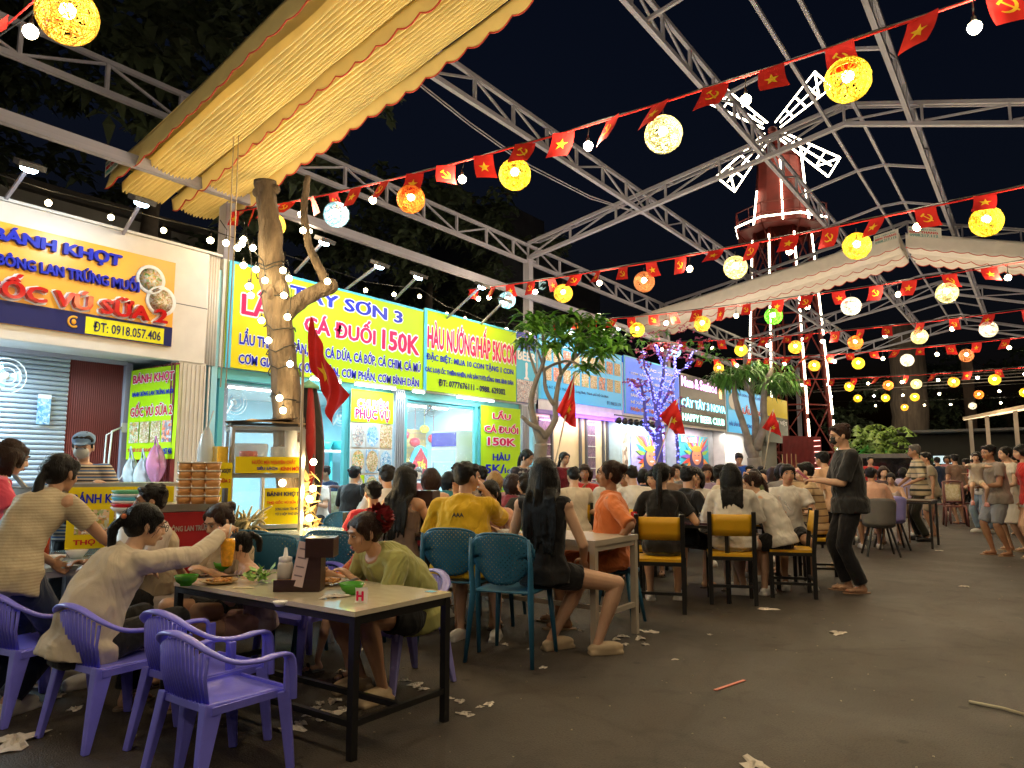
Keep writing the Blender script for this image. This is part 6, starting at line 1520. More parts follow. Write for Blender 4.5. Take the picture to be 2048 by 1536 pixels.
def table(label, x0, x1, y0, y1, h, topm, legm, th=.022, leg=.035, rail=None, name='table', rail_all=True, apron=True):
    cx, cy_ = (x0 + x1) / 2, (y0 + y1) / 2; t = thing(name, label, 'table', (cx, cy_, 0)); w, d = x1 - x0, y1 - y0
    boxo('tabletop', (0, 0, h - th / 2), (w, d, th), topm, t)
    for sx in (-1, 1):
        for sy in (-1, 1): member('leg', (sx * (w / 2 - leg / 2 - .004), sy * (d / 2 - leg / 2 - .004), 0), (sx * (w / 2 - leg / 2 - .004), sy * (d / 2 - leg / 2 - .004), h - th), leg, leg, legm, t)
    if apron:
        for sy in (-1, 1): member('apron', (-w / 2 + leg, sy * (d / 2 - leg / 2 - .006), h - th - .02), (w / 2 - leg, sy * (d / 2 - leg / 2 - .006), h - th - .02), leg * .8, .038, legm, t, up=(0, 1, 0))
        for sx in (-1, 1): member('apron', (sx * (w / 2 - leg / 2 - .006), -d / 2 + leg, h - th - .02), (sx * (w / 2 - leg / 2 - .006), d / 2 - leg, h - th - .02), leg * .8, .038, legm, t)
    if rail:
        for sx in (-1, 1): member('rail', (sx * (w / 2 - leg / 2 - .004), -d / 2 + leg, rail), (sx * (w / 2 - leg / 2 - .004), d / 2 - leg, rail), leg * .75, leg * .75, legm, t)
        if rail_all: member('rail', (-w / 2 + leg, 0, rail), (w / 2 - leg, 0, rail), leg * .75, leg * .75, legm, t)
        if rail_all == 2: member('rail', (-w / 2 + leg, -d / 2 + leg / 2 + .004, rail), (w / 2 - leg, -d / 2 + leg / 2 + .004, rail), leg * .75, leg * .75, legm, t)
    return t
# near low table
NT = table('low table with glossy beige top and black steel frame, nearest the viewer', -3.97, -2.49, 2.25, 2.90, .63, lam, blackm, rail=.15, rail_all=2)
# chairs of the near table
place('purple', 'empty violet plastic armchair nearest the viewer, seen from behind', -2.86, 1.87, 0, s=.96)
place('purple', 'violet plastic armchair half hidden behind the nearest empty one', -3.22, 2.0, 2)
place('purple', 'violet plastic armchair under the woman in the cream sweatshirt', -3.72, 1.84, 4)
place('purple', 'violet plastic armchair under the toddler and mother at the far side', -3.92, 3.10, 182)
place('lilac', 'lilac plastic armchair under the woman in the olive blouse', -3.17, 3.24, 168)
c = gD(98, 4.0); place('purple', 'violet plastic armchair behind the cream sweatshirt woman, at the pavement edge', c.x, c.y, 8)
c = gD(-5, 4.1); place('purple', 'violet plastic armchair cut by the left edge of the view', c.x, c.y, 30)
# left low table
lt_ = gD(135, 4.95); table('low table with a pale top beneath the bending ponytail woman', lt_.x - .55, lt_.x + .45, lt_.y - .4, lt_.y + .5, .66, cyan_t, steel)
# beige steel table and its chairs
BT = table('beige steel framed table between the teal chairs and the woman in orange', -4.25, -2.60, 4.58, 5.26, .75, beige_s, beige_s, leg=.045, rail=.22, th=.04)
place('teal', 'teal perforated chair under the long haired woman in black', -2.98, 4.12, 14)
place('teal', 'teal perforated chair under the man in the yellow polo', -3.55, 4.24, 20)
c = gD(1235, 6.15); place('stool', 'teal plastic stool under the woman in orange', c.x, c.y, 10, 'stool')
c = gD(985, 6.3); place('teal', 'teal perforated chair behind the girl in peach', c.x, c.y, 205)
# middle left tables
c = gD(640, 6.1); table('table with a pale cyan lit top in front of the folded umbrella', c.x - .6, c.x + .6, c.y - .35, c.y + .35, .75, cyan_t, steel)
c = gD(820, 6.4); table('dark table between the long haired woman and the man in yellow', c.x - .55, c.x + .5, c.y - .35, c.y + .4, .75, wood_d, blackm)
for px, d_, yw, lab in ((528, 5.35, 30, 'teal perforated chair left of its twin behind the girl with the ponytail'), (575, 5.05, 28, 'teal perforated chair just behind the girl with the ponytail'), (693, 5.3, 24, 'teal perforated chair behind the toddler in red'), (668, 7.0, 200, 'teal perforated chair turned to the viewer beyond the cyan table')):
    c = gD(px, d_); place('teal', lab, c.x, c.y, yw)
c = gD(742, 7.1); place('yellow', 'yellow and black chair behind the person in the red tee', c.x, c.y, 40)
# dark tables on the right
c = gD(1372, 7.6); table('dark glossy table before the woman in the black tee', c.x - .75, c.x + .55, c.y - .35, c.y + .35, .74, lilac_t, blackm)
c = gD(1480, 8.4); table('dark glossy table with the green drink, behind the white sweatshirts', c.x - 1.1, c.x + .5, c.y - .35, c.y + .35, .74, lilac_t, blackm)
c = gD(1318, 6.75); place('yellow', 'yellow and black chair under the woman in the black tee', c.x, c.y, 22)
c = gD(1455, 7.15); place('yellow', 'yellow and black chair under the long haired woman in the white sweatshirt', c.x, c.y, 24)
c = gD(1572, 7.5); place('yellow', 'yellow and black chair seen from its side under the lettered tee girl', c.x, c.y, 112)
c = gD(1632, 8.6); place('yellow', 'yellow and black chair beside the waiter under the striped polo man', c.x, c.y, 112)
c = gD(1242, 7.6); place('yellow', 'yellow and black chair behind the shoulder of the woman in orange', c.x, c.y, 205)
# right side tables
c = gD(1795, 12.3); table('dark round-cornered table right of the waiter with people around it', c.x - .7, c.x + .5, c.y - .35, c.y + .5, .76, wood_d, blackm)
c = gD(1752, 10.9); place('grey', 'grey upholstered shell chair right of the waiter', c.x, c.y, 20)
c = gD(1775, 11.8); place('violet_tub', 'violet tub chair behind the grey shell chair', c.x, c.y, 20)
for i, (px, d_) in enumerate(((1890, 17.5), (1905, 16.5), (1925, 18))): c = gD(px, d_); place('lattice', 'maroon plastic chair among the standing people on the right, %s' % ['left one', 'middle one', 'right one'][i], c.x, c.y, 150 + 40 * i, group='maroon chairs on the right')
# chairs in the glazed shop
for i, (px, d_, yw) in enumerate(((648, 11.4, 30), (678, 11.6, 30), (846, 15.5, 200))): c = gD(px, d_); place('lattice', ['lattice backed chair left of its twin inside the glazed shop doorway', 'lattice backed chair at the edge of the glazed shop doorway', 'lattice backed chair beneath the boy inside the shop'][i], c.x, c.y, yw)
# rows of dark tables in the crowd
for i, (px, d_) in enumerate(((900, 9.2), (1010, 10), (1110, 10.5), (1210, 9.6), (1180, 13), (1290, 11.5), (1370, 13), (1420, 10.8), (1480, 12.8), (1560, 12), (1320, 16), (1430, 16.5), (1540, 16))):
    c = gD(px, d_); table('dark dining table in the crowd, %s from the left' % ordn[i], c.x - .55, c.x + .55, c.y - .35, c.y + .35, .75, wood_d, blackm, apron=False)

# ================================================================ food stalls and carts
red_b = mat('red banner', (.42, .015, .02), .45, var=.05); alu = mat('brushed aluminium', (.50, .50, .50), .3, .8, var=.1)
def flatsign(t, o, u, w, h, m, name='sheet'):
    o, u = Vector(o), Vector(u).normalized(); n_ = u.cross(V); b = MB(); b.box(o + u * w / 2 + V * h / 2, (w, .012, h), 0, Matrix((u, n_, V)).transposed()); b.build(name, m, t); return o + n_ * .007
# stall counter with yellow banner
ct = thing('stall_counter', 'stall counter with yellow rice cake banner showing food photos', 'counter'); A0, A1 = gD(140, 5.15), gD(350, 5.5)
u_ = (A1 - A0).normalized(); W_ = (A1 - A0).length; n_ = u_.cross(V); MT = Matrix((u_, n_, V)).transposed(); bx = lambda b, a, c_, dd: b.box(A0 + u_ * a[0] - n_ * a[1] + V * a[2], c_, 0, MT)
b = MB(); b.box(A0 + u_ * W_ / 2 - n_ * .25 + V * 1.14, (W_ + .05, .52, .03), 0, MT); b.build('counter_top', alu, ct)
for a_ in (0.03, W_ - .03):
    for c_ in (.03, .47): p = A0 + u_ * a_ - n_ * c_; member('leg', p, p + V * 1.12, .03, .03, steel, ct)
p = A0 - n_ * .25; member('shelf_rail', p + V * .4, p + u_ * W_ + V * .4, .03, .4, steel, ct)
o_ = flatsign(ct, A0 + n_ * .01 + V * .70, u_, W_, .43, yellow_s, 'banner')
text('BÁNH KHỌT', o_ + u_ * .03 + V * .30, u_, V, W_ * .56, .095, blue_i, ct, bold=.03)
for i in range(3):
    b = MB(); a = o_ + u_ * (.05 + i * .24) + V * .10 + n_ * .004; b.quad(a, a + u_ * .21, a + u_ * .21 + V * .17, a + V * .17); b.build('food_photo', (ph1, ph2, ph4)[i], ct)
text('THỌ GỐC VÚ SỮA', o_ + u_ * .05 + V * .02, u_, V, W_ * .8, .06, red_i, ct, bold=.03)
pn = thing('steel_pot', 'wide steel pot of batter with yellow food and tongs at the left of the counter', 'pot', gD(48, 5.3, 0)); b = MB(); b.lathe([(.22, .86), (.25, 1.12), (.27, 1.13), (.25, 1.12), (.0, 1.06)], n=24); b.build('pot', alu, pn)
b = MB(); b.lathe([(.20, .0), (.20, .85), (0, .86)], n=16); b.build('stand', steel_d, pn)
b = MB()
for i in range(30): b.ball((random.uniform(-.17, .17), random.uniform(-.17, .17), 1.09), (.035, .03, .02), n=6)
b.build('batter_pieces', mat('yellow batter', (.75, .5, .08), .5), pn, kind='stuff'); member('tongs', (.1, 0, 1.1), (-.2, -.1, 1.35), .012, .03, alu, pn)
# bags hanging on the wall
for i, (px, py, c_, s_) in enumerate(((262, 945, (.50, .56, .60), .95), (286, 950, (.52, .58, .62), 1.1), (312, 925, (.55, .22, .40), 1.15))):
    t = thing('plastic_bag', ['bluish white plastic bag hanging left of the pink one', 'larger pale plastic bag hanging in the middle', 'pink netted plastic bag with yellow fruit hanging under the lime banner'][i], 'bag', onX(px, py, FX - .45 + .2 * i)); rn = random.Random(i)
    b = MB(); b.grid(lambda u, v: Vector(((.12 + .02 * math.sin(7 * v * 3 + i)) * math.cos(6.2832 * u) * (.35 + .65 * v) * math.sin(.4 + 2.6 * v) * s_, .10 * math.sin(6.2832 * u) * math.sin(.25 + 2.7 * v) * s_ + .012 * math.sin(30 * u), (.17 - .38 * v) * s_ + .015 * math.sin(25 * u))), 22, 12); b.build('bag', mat('bag plastic %d' % i, c_, .25, var=.25, bump=.9, bscale=14, alpha=.8), t)
    b = MB(); b.tube([(-.05, 0, .14 * s_), (0, -.02, .30), (.05, 0, .14 * s_)], .012, 6); b.build('handle', mat('bag plastic %d' % i, c_), t)
# red cart with stacks of tubs
rc = thing('red_food_cart', 'red fronted food cart lettered with the cake shop name', 'food cart'); B0, B1 = gD(318, 5.0), gD(452, 5.3); u_ = (B1 - B0).normalized(); W_ = (B1 - B0).length; n_ = u_.cross(V); MT = Matrix((u_, n_, V)).transposed()
b = MB(); b.box(B0 + u_ * W_ / 2 - n_ * .3 + V * .99, (W_ + .06, .62, .05), 0, MT); b.box(B0 + u_ * W_ / 2 - n_ * .3 + V * .55, (W_, .56, .8), 0, MT); b.build('body', alu, rc)
o_ = flatsign(rc, B0 + n_ * .01 + V * .52, u_, W_, .44, red_b, 'red_board'); text('BÁNH BÔNG LAN TRỨNG MUỐI', o_ + u_ * -.02 + V * .31, u_, V, W_ + .02, .055, mat('silver letters', (.6, .55, .5), .3, .5), rc, bold=.03); text('GỐC VÚ SỮA 2', o_ + u_ * .0 + V * .09, u_, V, W_ * .98, .13, mat('gold letters', (.70, .50, .10), .3, .4), rc, bold=.04)
for sg in (0, 1): p = B0 + u_ * W_ * sg; member('post', p + V * .96, p + V * 1.12, .03, .03, steel_d, rc)
tubm = mat('translucent orange tub', (.62, .30, .10), .3, var=.1); lidm = mat('clear lid', (.65, .6, .5), .2)
tub_me = MB(); tub_me.lathe([(0, 0), (.042, 0), (.052, .050), (0, .05)], n=16); tub_me = tub_me.mesh('tub', tubm); lid_me = MB(); lid_me.lathe([(0, 0), (.055, 0), (.055, .010), (0, .010)], n=16); lid_me = lid_me.mesh('lid', lidm)
for k, (px, n) in enumerate(((371, 5), (399, 5), (427, 5))):
    c = gD(px, 5.05); st_ = thing('tub_stack', 'stack of lidded orange food tubs on the red cart, %s' % ['left stack', 'middle stack', 'right stack'][k], 'tubs', (c.x, c.y, 1.02), group='tub stacks on the red cart')
    for j in range(n): link('tub', tub_me, st_, loc=(.002 * math.sin(j * 3 + k), 0, j * .057)); link('lid', lid_me, st_, loc=(0, 0, j * .057 + .048))
bk_ = thing('tray_stack', 'stack of white red and blue rimmed trays beside the man in the vest', 'trays', gD(278, 4.95, .98))
for j, m_ in enumerate((white_i, red_i, white_i, sky_i, white_i, mat('green rim', (.1, .4, .2), .4))): b = MB(); b.lathe([(0, 0), (.14, 0), (.16, .025), (.15, .025), (.13, .006), (0, .006)], n=20); b.build('tray', m_, bk_, loc=(0, 0, j * .022))
b = MB(); b.lathe([(0, -.98), (.12, -.98), (.12, -.005), (0, -.005)], n=12); b.build('stand', white_p, bk_)
# glass cart for sugar-cane juice
gc = thing('glass_food_cart', 'aluminium and glass sugar cane juice cart with yellow signs', 'food cart'); G0, G1 = gD(462, 6.0), gD(604, 6.25); u_ = (G1 - G0).normalized(); W_ = (G1 - G0).length; n_ = u_.cross(V); MT = Matrix((u_, n_, V)).transposed()
Q = lambda a, b_, z: G0 + u_ * a - n_ * b_ + V * z
for a in (0, W_):
    for c_ in (0, .55): member('post', Q(a, c_, .2), Q(a, c_, 1.60), .03, .03, alu, gc)
for z in (1.60, 1.20, .78):
    for c_ in (0, .55): member('rail', Q(0, c_, z), Q(W_, c_, z), .03, .03, alu, gc)
    for a in (0, W_): member('rail', Q(a, 0, z), Q(a, .55, z), .03, .03, alu, gc)
member('rail', Q(W_ * .44, 0, .79), Q(W_ * .44, 0, 1.19), .025, .025, alu, gc)
b = MB(); b.box(Q(W_ / 2, .27, 1.215), (W_, .52, .012), 0, MT); b.box(Q(W_ / 2, .27, .775), (W_, .52, .015), 0, MT); b.build('shelf', alu, gc)
b = MB(); b.box(Q(W_ / 2, .27, .48), (W_, .5, .56), 0, MT); b.build('green_base', mat('green cart panel', (.03, .18, .06), .4, var=.2), gc); text('XE NƯỚC MÍA', Q(.04, -.005, .60), u_, V, W_ * .85, .10, mat('gold script', (.6, .45, .1), .4), gc, bold=.02, slant=.3)
gp = MB(); gp.box(Q(W_ / 2, .004, 1.40), (W_ - .04, .005, .36), 0, MT); gp.build('glass_pane', glass, gc)
gp = MB(); gp.box(Q(0, .27, 1.40), (.005, .50, .36), 0, MT); gp.build('glass_pane', glass, gc)
for sg in (0, 1):
    for c_ in (0.0, .55): b = MB(); b.tube([Q(W_ * (.15 + .7 * sg), c_ - .04, .17), Q(W_ * (.15 + .7 * sg), c_ + .0, .17)], .17, 16); b.build('wheel', blackm, gc)
o_ = flatsign(gc, Q(.03, -.02, 1.225), u_, W_ - .05, .135, yellow_s, 'yellow_sign'); text('NƯỚC MÍA NGUYÊN CHẤT', o_ + u_ * .13 + V * .075, u_, V, W_ - .22, .045, mat('orange red print', (.70, .10, .02), .4), gc, bold=.02); text('SIÊU SẠCH', o_ + u_ * .17 + V * .02, u_, V, .16, .035, blue_i, gc, bold=.03); text('KÍNH MỜI', o_ + u_ * .36 + V * .02, u_, V, .15, .040, red_i, gc, bold=.03)
o_ = flatsign(gc, Q(W_ * .47, -.025, .80), u_, W_ * .49, .30, yellow_s, 'yellow_sign'); text('BÁNH KHỌT', o_ + u_ * .02 + V * .225, u_, V, W_ * .45, .05, navy_i, gc, bold=.03); text('THỌ GỐC VÚ SỮA 2', o_ + u_ * .02 + V * .165, u_, V, W_ * .45, .036, red_i, gc, bold=.03); text('SONG HÀNH TÂN MỚI', o_ + u_ * .09 + V * .115, u_, V, W_ * .33, .03, navy_i, gc, bold=.02); text('TỪ 2 HỘP THỢ LÊN', o_ + u_ * .09 + V * .07, u_, V, W_ * .33, .03, navy_i, gc, bold=.02)
o_ = flatsign(gc, Q(-.10, -.02, .80), u_, .10, .33, yellow_s, 'yellow_sign')
lmp = MB(); lmp.ball(Q(W_ * .75, .1, 1.14), (.03, .03, .03)); lmp.build('cart_bulb', bulb_w, gc); point('cart_light', Q(W_ * .75, .16, 1.10), 3, (1, .8, .45), .03)
cbm = mat('brown cardboard', (.42, .28, .14), .8)
cbd = thing('cardboard_sheets', 'folded cardboard sheets and a dark tray lying on the glass cart roof', 'cardboard'); b = MB(); b.box(Q(W_ * .45, .25, 1.632), (W_ * .95, .5, .02), 0, MT); b.build('black_tray', blackm, cbd)
b = MB(); b.add([Q(.1, -.02, 1.66), Q(W_ + .02, .02, 1.645), Q(W_, .5, 1.68), Q(.2, .45, 1.70)], [(0, 1, 2, 3)]); b.build('sheet', cbm, cbd, solid=.012); b = MB(); b.add([Q(-.06, .05, 1.65), Q(.5, .02, 1.69), Q(.55, .5, 1.71), Q(0, .5, 1.66)], [(0, 1, 2, 3)]); b.build('sheet', mat('dark cardboard', (.10, .07, .05), .8), cbd, solid=.01)
clear = mat('clear plastic', (.75, .80, .82), .15, var=0, alpha=.7)
for i, (a, c_, r_, h_, m_, lab) in enumerate(((.16, .25, .13, .10, clear, 'clear tub of greens in the glass cart'), (.42, .3, .06, .09, clear, 'upturned plastic cup stack in the glass cart, left'), (.50, .2, .045, .16, clear, 'tall plastic cup in the glass cart'), (.56, .3, .05, .11, clear, 'upturned plastic cup in the glass cart, right'), (.14, .1, .06, .07, mat('red chilli', (.55, .05, .02), .4), 'red and orange food pack in the glass cart'))):
    t = thing('plastic_tub', lab, 'tub', Q(a, c_, 1.222), scale=(1.25, 1.25, 2.3)); b = MB(); b.lathe([(r_ * .8, 0), (r_, h_), (r_ * .96, h_ + .01), (0, h_ + .012)], n=18); b.build('tub', m_, t)
cane = thing('sugar_cane_husks', 'pressed sugar cane husks spilling out of the cart', 'husks'); b = MB()
for i in range(46):
    p = Q(random.uniform(-.02, .22), random.uniform(-.10, .05), random.uniform(.72, .84)); d = (u_ * random.uniform(-.2, .6) + V * random.uniform(-.6, .5) + n_ * random.uniform(-.2, .3)).normalized() * random.uniform(.1, .22); b.tube([p, p + d * .5 + V * .02, p + d], [.010, .014, .006], 5)
b.build('husks', mat('pale cane', (.48, .40, .20), .7, var=.25), cane, kind='stuff')
yb = thing('yellow_sign_box', 'small yellow lettered sign behind the tubs beside the glass cart', 'sign', ); o_ = flatsign(yb, gD(438, 5.9, .95), u_, .10, .36, yellow_s); text('NGỌT', o_ + u_ * .01 + V * .27, u_, V, .08, .04, navy_i, yb, bold=.02); text('SỮA 2', o_ + u_ * .01 + V * .20, u_, V, .08, .035, red_i, yb, bold=.02); p = gD(438, 5.9); member('post', p + u_ * .05, p + u_ * .05 + V * .95, .02, .02, steel, yb)
bg2 = thing('plastic_bag', 'white plastic bag of yellow drink hanging on the glass cart post', 'bag', onD(412, 905, 6.0)); b = MB(); b.grid(lambda u, v: Vector((.09 * math.cos(6.2832 * u) * math.sin(.2 + 2.75 * v), .06 * math.sin(6.2832 * u) * math.sin(.2 + 2.75 * v), .2 - .45 * v + .02 * math.sin(20 * u))), 18, 12); b.build('bag', clear, bg2); b = MB(); b.tube([(0, 0, .18), (.08, 0, .34)], .006, 5); b.build('handle', clear, bg2)
dk = thing('drink_box', 'yellow drink carton standing beside the glass cart', 'carton', onD(435, 925, 6.0)); boxo('box', (0, 0, .05), (.14, .1, .16), mat('orange drink', (.75, .48, .05), .3), dk); p = onD(435, 925, 6.0); member('shelf_post', (0, 0, -.03), (0, 0, -p.z), .03, .03, alu, dk)
# folded parasol
um = thing('folded_parasol', 'closed red and black parasol standing beside the pollarded tree', 'parasol', gD(612, 7.0)); b = MB(); b.tube([(0, 0, 0), (0, 0, 2.1)], .02, 8); b.build('pole', steel_d, um)
for i in range(8):
    a0 = 6.2832 * i / 8; b = MB()
    def fu(u, v): a = a0 + .785 * u; r_ = (.02 + .115 * math.sin(math.pi * min(1, .12 + .75 * v)) * (1 + .35 * math.sin(math.pi * u))); return Vector((r_ * math.cos(a), r_ * math.sin(a), 2.05 - 1.35 * v))
    b.grid(fu, 6, 14); b.build('cloth_panel', cloth('parasol red', (.30, .02, .02)) if i % 2 else cloth('parasol black', (.02, .02, .02)), um)
b = MB(); b.lathe([(.0, 2.12), (.10, 2.06), (.11, 2.03), (.02, 2.05)], n=10); b.build('green_crown', mat('faded green cloth', (.15, .35, .22), .7), um)
# glazed shop contents: fridge, festival wall, fans, basket shelf
fr = thing('drinks_fridge', 'glass door drinks fridge with blue header inside the shop', 'fridge', onX(872, 930, FX - 1.0), R(-90)); fr.location.z = 0
boxo('cabinet', (-.32, .18, 1.0), (.6, .62, 1.98), white_p, fr); boxo('header', (-.01, .18, 1.82), (.02, .6, .26), blue_i, fr); boxo('glass_door', (-.005, .18, .93), (.02, .56, 1.4), mat('lit fridge glass', (.25, .55, .60), .08, emit=(.5, .9, 1), estr=.35), fr); member('handle', (.03, -.05, .8), (.03, -.05, 1.4), .02, .02, steel, fr)
for j in range(5): boxo('shelf', (.01, .18, .4 + .25 * j), (.012, .54, .012), white_p, fr)
tw = thing('festival_wall', 'straw matting wall with red paper lanterns and a round new year sign inside the shop', 'wall decoration'); xw = FX - 3.0; ya, yb_ = onX(810, 880, xw).y, onX(872, 880, xw).y
b = MB(); wallbox(b, xw - .04, xw, ya - .8, yb_ + 1.2, .1, 2.15); b.build('matting', mat('straw matting', (.62, .36, .10), .8, var=.35, vscale=20, stretch=(1, .3, 6)), tw)
for i in range(18): member('straw_course', (xw + .01, ya - .7, .2 + i * .11), (xw + .01, yb_ + 1.1, .2 + i * .11), .012, .02, cbm, tw)
b = MB(); b.add([(xw + .05, ya + .45 + .34 * math.cos(a / 24 * 6.2832), 1.38 + .42 * math.sin(a / 24 * 6.2832)) for a in range(24)], [tuple(range(24))]); b.build('round_sign', sky_i, tw)
b = MB(); b.add([(xw + .06, ya + .45, 1.76), (xw + .06, ya + .45 - .28, 1.38), (xw + .06, ya + .45, 1.0), (xw + .06, ya + .73, 1.38)], [(0, 1, 2, 3)]); b.build('red_diamond', red_i, tw); text('Tết', (xw + .07, ya + .33, 1.28), U, V, .26, .2, flag_y, tw, bold=.03)
for (a, z, c_, r_) in ((.05, 1.85, red_i, .12), (.65, 1.95, red_i, .13), (1.15, 1.85, red_i, .2), (1.5, 2.05, red_i, .16), (.35, 2.15, lime_i, .11), (.85, 2.2, mat('green paper', (.1, .6, .1), .5), .11), (2.0, 2.1, red_i, .2), (2.4, 2.15, red_i, .18), (-.3, 2.0, red_i, .13)): b = MB(); b.ball((xw + .25, ya + a, z), (r_, r_, r_ * .85), n=14); b.tube([(xw + .25, ya + a, z + .1), (xw + .25, ya + a, 2.6)], .006, 4); b.build('paper_lantern', c_, tw)
tw2 = boxo('gold_panel', (xw + .05, ya + 1.05, 1.3), (.02, .14, .7), lime_i, tw)
for i, (px, py, x) in enumerate(((470, 805, FX - 1.6), (405, 800, FX - 1.6), (680, 832, FX - 2.2), (862, 815, FX - 1.5), (12, 752, FX - .6))):
    p = onX(px, py, x); t = thing('wall_fan', ['white wall fan turned up inside the glazed shop', 'white wall fan at the left inside the glazed shop', 'pale wall fan behind the big red flag', 'dark wall fan above the fridge', 'blue lit wall fan at the far left of the shutter'][i], 'fan', p, group='wall fans in the kiosks'); fm_ = steel_d if i == 3 else white_p
    for r_ in (.19, .14, .09): b = MB(); b.tube([(0.02, r_ * math.cos(a / 20 * 6.2832), r_ * math.sin(a / 20 * 6.2832)) for a in range(21)], .005, 4); b.build('guard_ring', fm_, t)
    for k in range(3): a = k * 2.094 + i; b = MB(); b.add([(0, 0, 0), (.02, .16 * math.cos(a), .16 * math.sin(a)), (.0, .15 * math.cos(a + .7), .15 * math.sin(a + .7))], [(0, 1, 2)]); b.build('blade', mat('pale blue blade', (.35, .6, .75), .3), t)
    b = MB(); b.ball((-.03, 0, 0), .05, n=10); b.tube([(-.05, 0, -.02), (-.18, 0, -.16)], .018, 6); b.build('motor', fm_, t)
sh2 = thing('basket_shelf', 'aqua baskets on a low white window ledge inside the shop', 'shelf', onX(662, 900, FX - 3.4)); aq = mat('aqua plastic', (.08, .55, .58), .4)
for k in range(2): b = MB(); b.lathe([(.2, 0), (.27, .18), (.28, .18), (.21, 0), (0, 0)], n=18); b.build('basket', aq, sh2, loc=(0, -.3 + .6 * k, 0))
boxo('ledge', (0, 0, -.03), (.5, 1.6, .05), white_p, sh2); 
for k in range(3): boxo('ledge_post', (0, -.7 + .7 * k, -.75), (.05, .05, 1.4), aq, sh2)
# picture poster on the shutter, socket and flex
pp_ = thing('food_poster', 'small food poster taped on the roller shutter', 'poster', onX(72, 848, SX + .05)); q0, q1 = onX(72, 848, SX + .05), onX(103, 790, SX + .05); b = MB(); b.box((0, (q1.y - q0.y) / 2, (q1.z - q0.z) / 2), (.006, q1.y - q0.y, q1.z - q0.z)); b.build('sheet', ph5, pp_)
b = MB(); b.box((.005, (q1.y - q0.y) / 2, (q1.z - q0.z) * .93), (.006, q1.y - q0.y, (q1.z - q0.z) * .14)); b.build('title_band', white_i, pp_)
so = thing('wall_socket', 'white wall socket with a looping grey cable on the steel post', 'socket', (SX + .085, ye1 + .03, onX(240, 855, SX + .08).z)); boxo('box', (0, 0, 0), (.02, .10, .12), white_p, so); b = MB(); b.tube([(0, -.05, 0), (.04, -.18, -.05), (.04, -.2, -.5), (.05, -.12, -.72), (.04, .02, -.55), (.02, .08, -.4)], .012, 6); b.tube([(.0, -.06, 0), (.03, -.24, -.1), (.02, -.25, -.9), (.02, -.25, -1.3)], .010, 6); b.build('flex', white_p, so)

# ================================================================ on the tables
def obj_at(px, py, z): p = onZ(px, py, z); return Vector((p.x, p.y, z))
TZ = .632
green = mat('green melamine', (.06, .30, .02), .25); 
for i, (px, py) in enumerate(((447, 1142), (703, 1188), (372, 1171))):
    t = thing('bowl', ['green bowl under the hanging drink bag', 'green bowl in front of the olive blouse woman', 'green bowl half hidden by the cream sleeve'][i], 'bowl', obj_at(px, py, TZ), group='green bowls on the near table'); b = MB(); b.lathe([(0, 0), (.030, 0), (.030, .008), (.05, .022), (.063, .055), (.060, .055), (.045, .022), (0, .012)], n=28); b.build('bowl', green, t)
cr_ = food('fried rice cakes', [(.55, .20, .03), (.70, .38, .08), (.45, .12, .02), (.75, .50, .18)], 60)
for i, (px, py) in enumerate(((438, 1166), (655, 1168))):
    t = thing('food_plate', ['plate of fried cakes with lettuce beside the cream sleeve', 'plate of fried food next to the right green bowl'][i], 'plate', obj_at(px, py, TZ)); b = MB(); b.lathe([(0, 0), (.06, 0), (.10, .016), (.098, .018), (.06, .005), (0, .005)], n=28); b.build('plate', mat('woven plate', (.45, .28, .10), .6), t)
    rn = random.Random(i); b = MB()
    for k in range(26): a, r_ = rn.uniform(0, 6.28), rn.uniform(0, .07); b.ball((r_ * math.cos(a), r_ * math.sin(a), .014 + rn.uniform(0, .012)), (rn.uniform(.012, .022), rn.uniform(.010, .018), .007), n=7)
    b.build('fried_pieces', cr_, t, kind='stuff')
hb_ = thing('herb_heap', 'heap of lettuce and herbs beside the sauce bottle', 'herbs', obj_at(515, 1165, TZ)); b = MB(); rn = random.Random(5)
for k in range(70):
    a, r_ = rn.uniform(0, 6.28), rn.uniform(0, .10); p = Vector((r_ * math.cos(a), r_ * .7 * math.sin(a), rn.uniform(.01, .06))); d = Vector((rn.uniform(-1, 1), rn.uniform(-1, 1), rn.uniform(-.1, .8))).normalized() * rn.uniform(.03, .07); s_ = Vector((-d.y, d.x, rn.uniform(-.02, .02))).normalized() * rn.uniform(.01, .024)
    b.add([p, p + d * .5 + s_, p + d, p + d * .5 - s_], [(0, 1, 2, 3)])
b.build('leaves', mat('lettuce', (.22, .42, .08), .45, var=.5, vscale=30), hb_, kind='stuff')
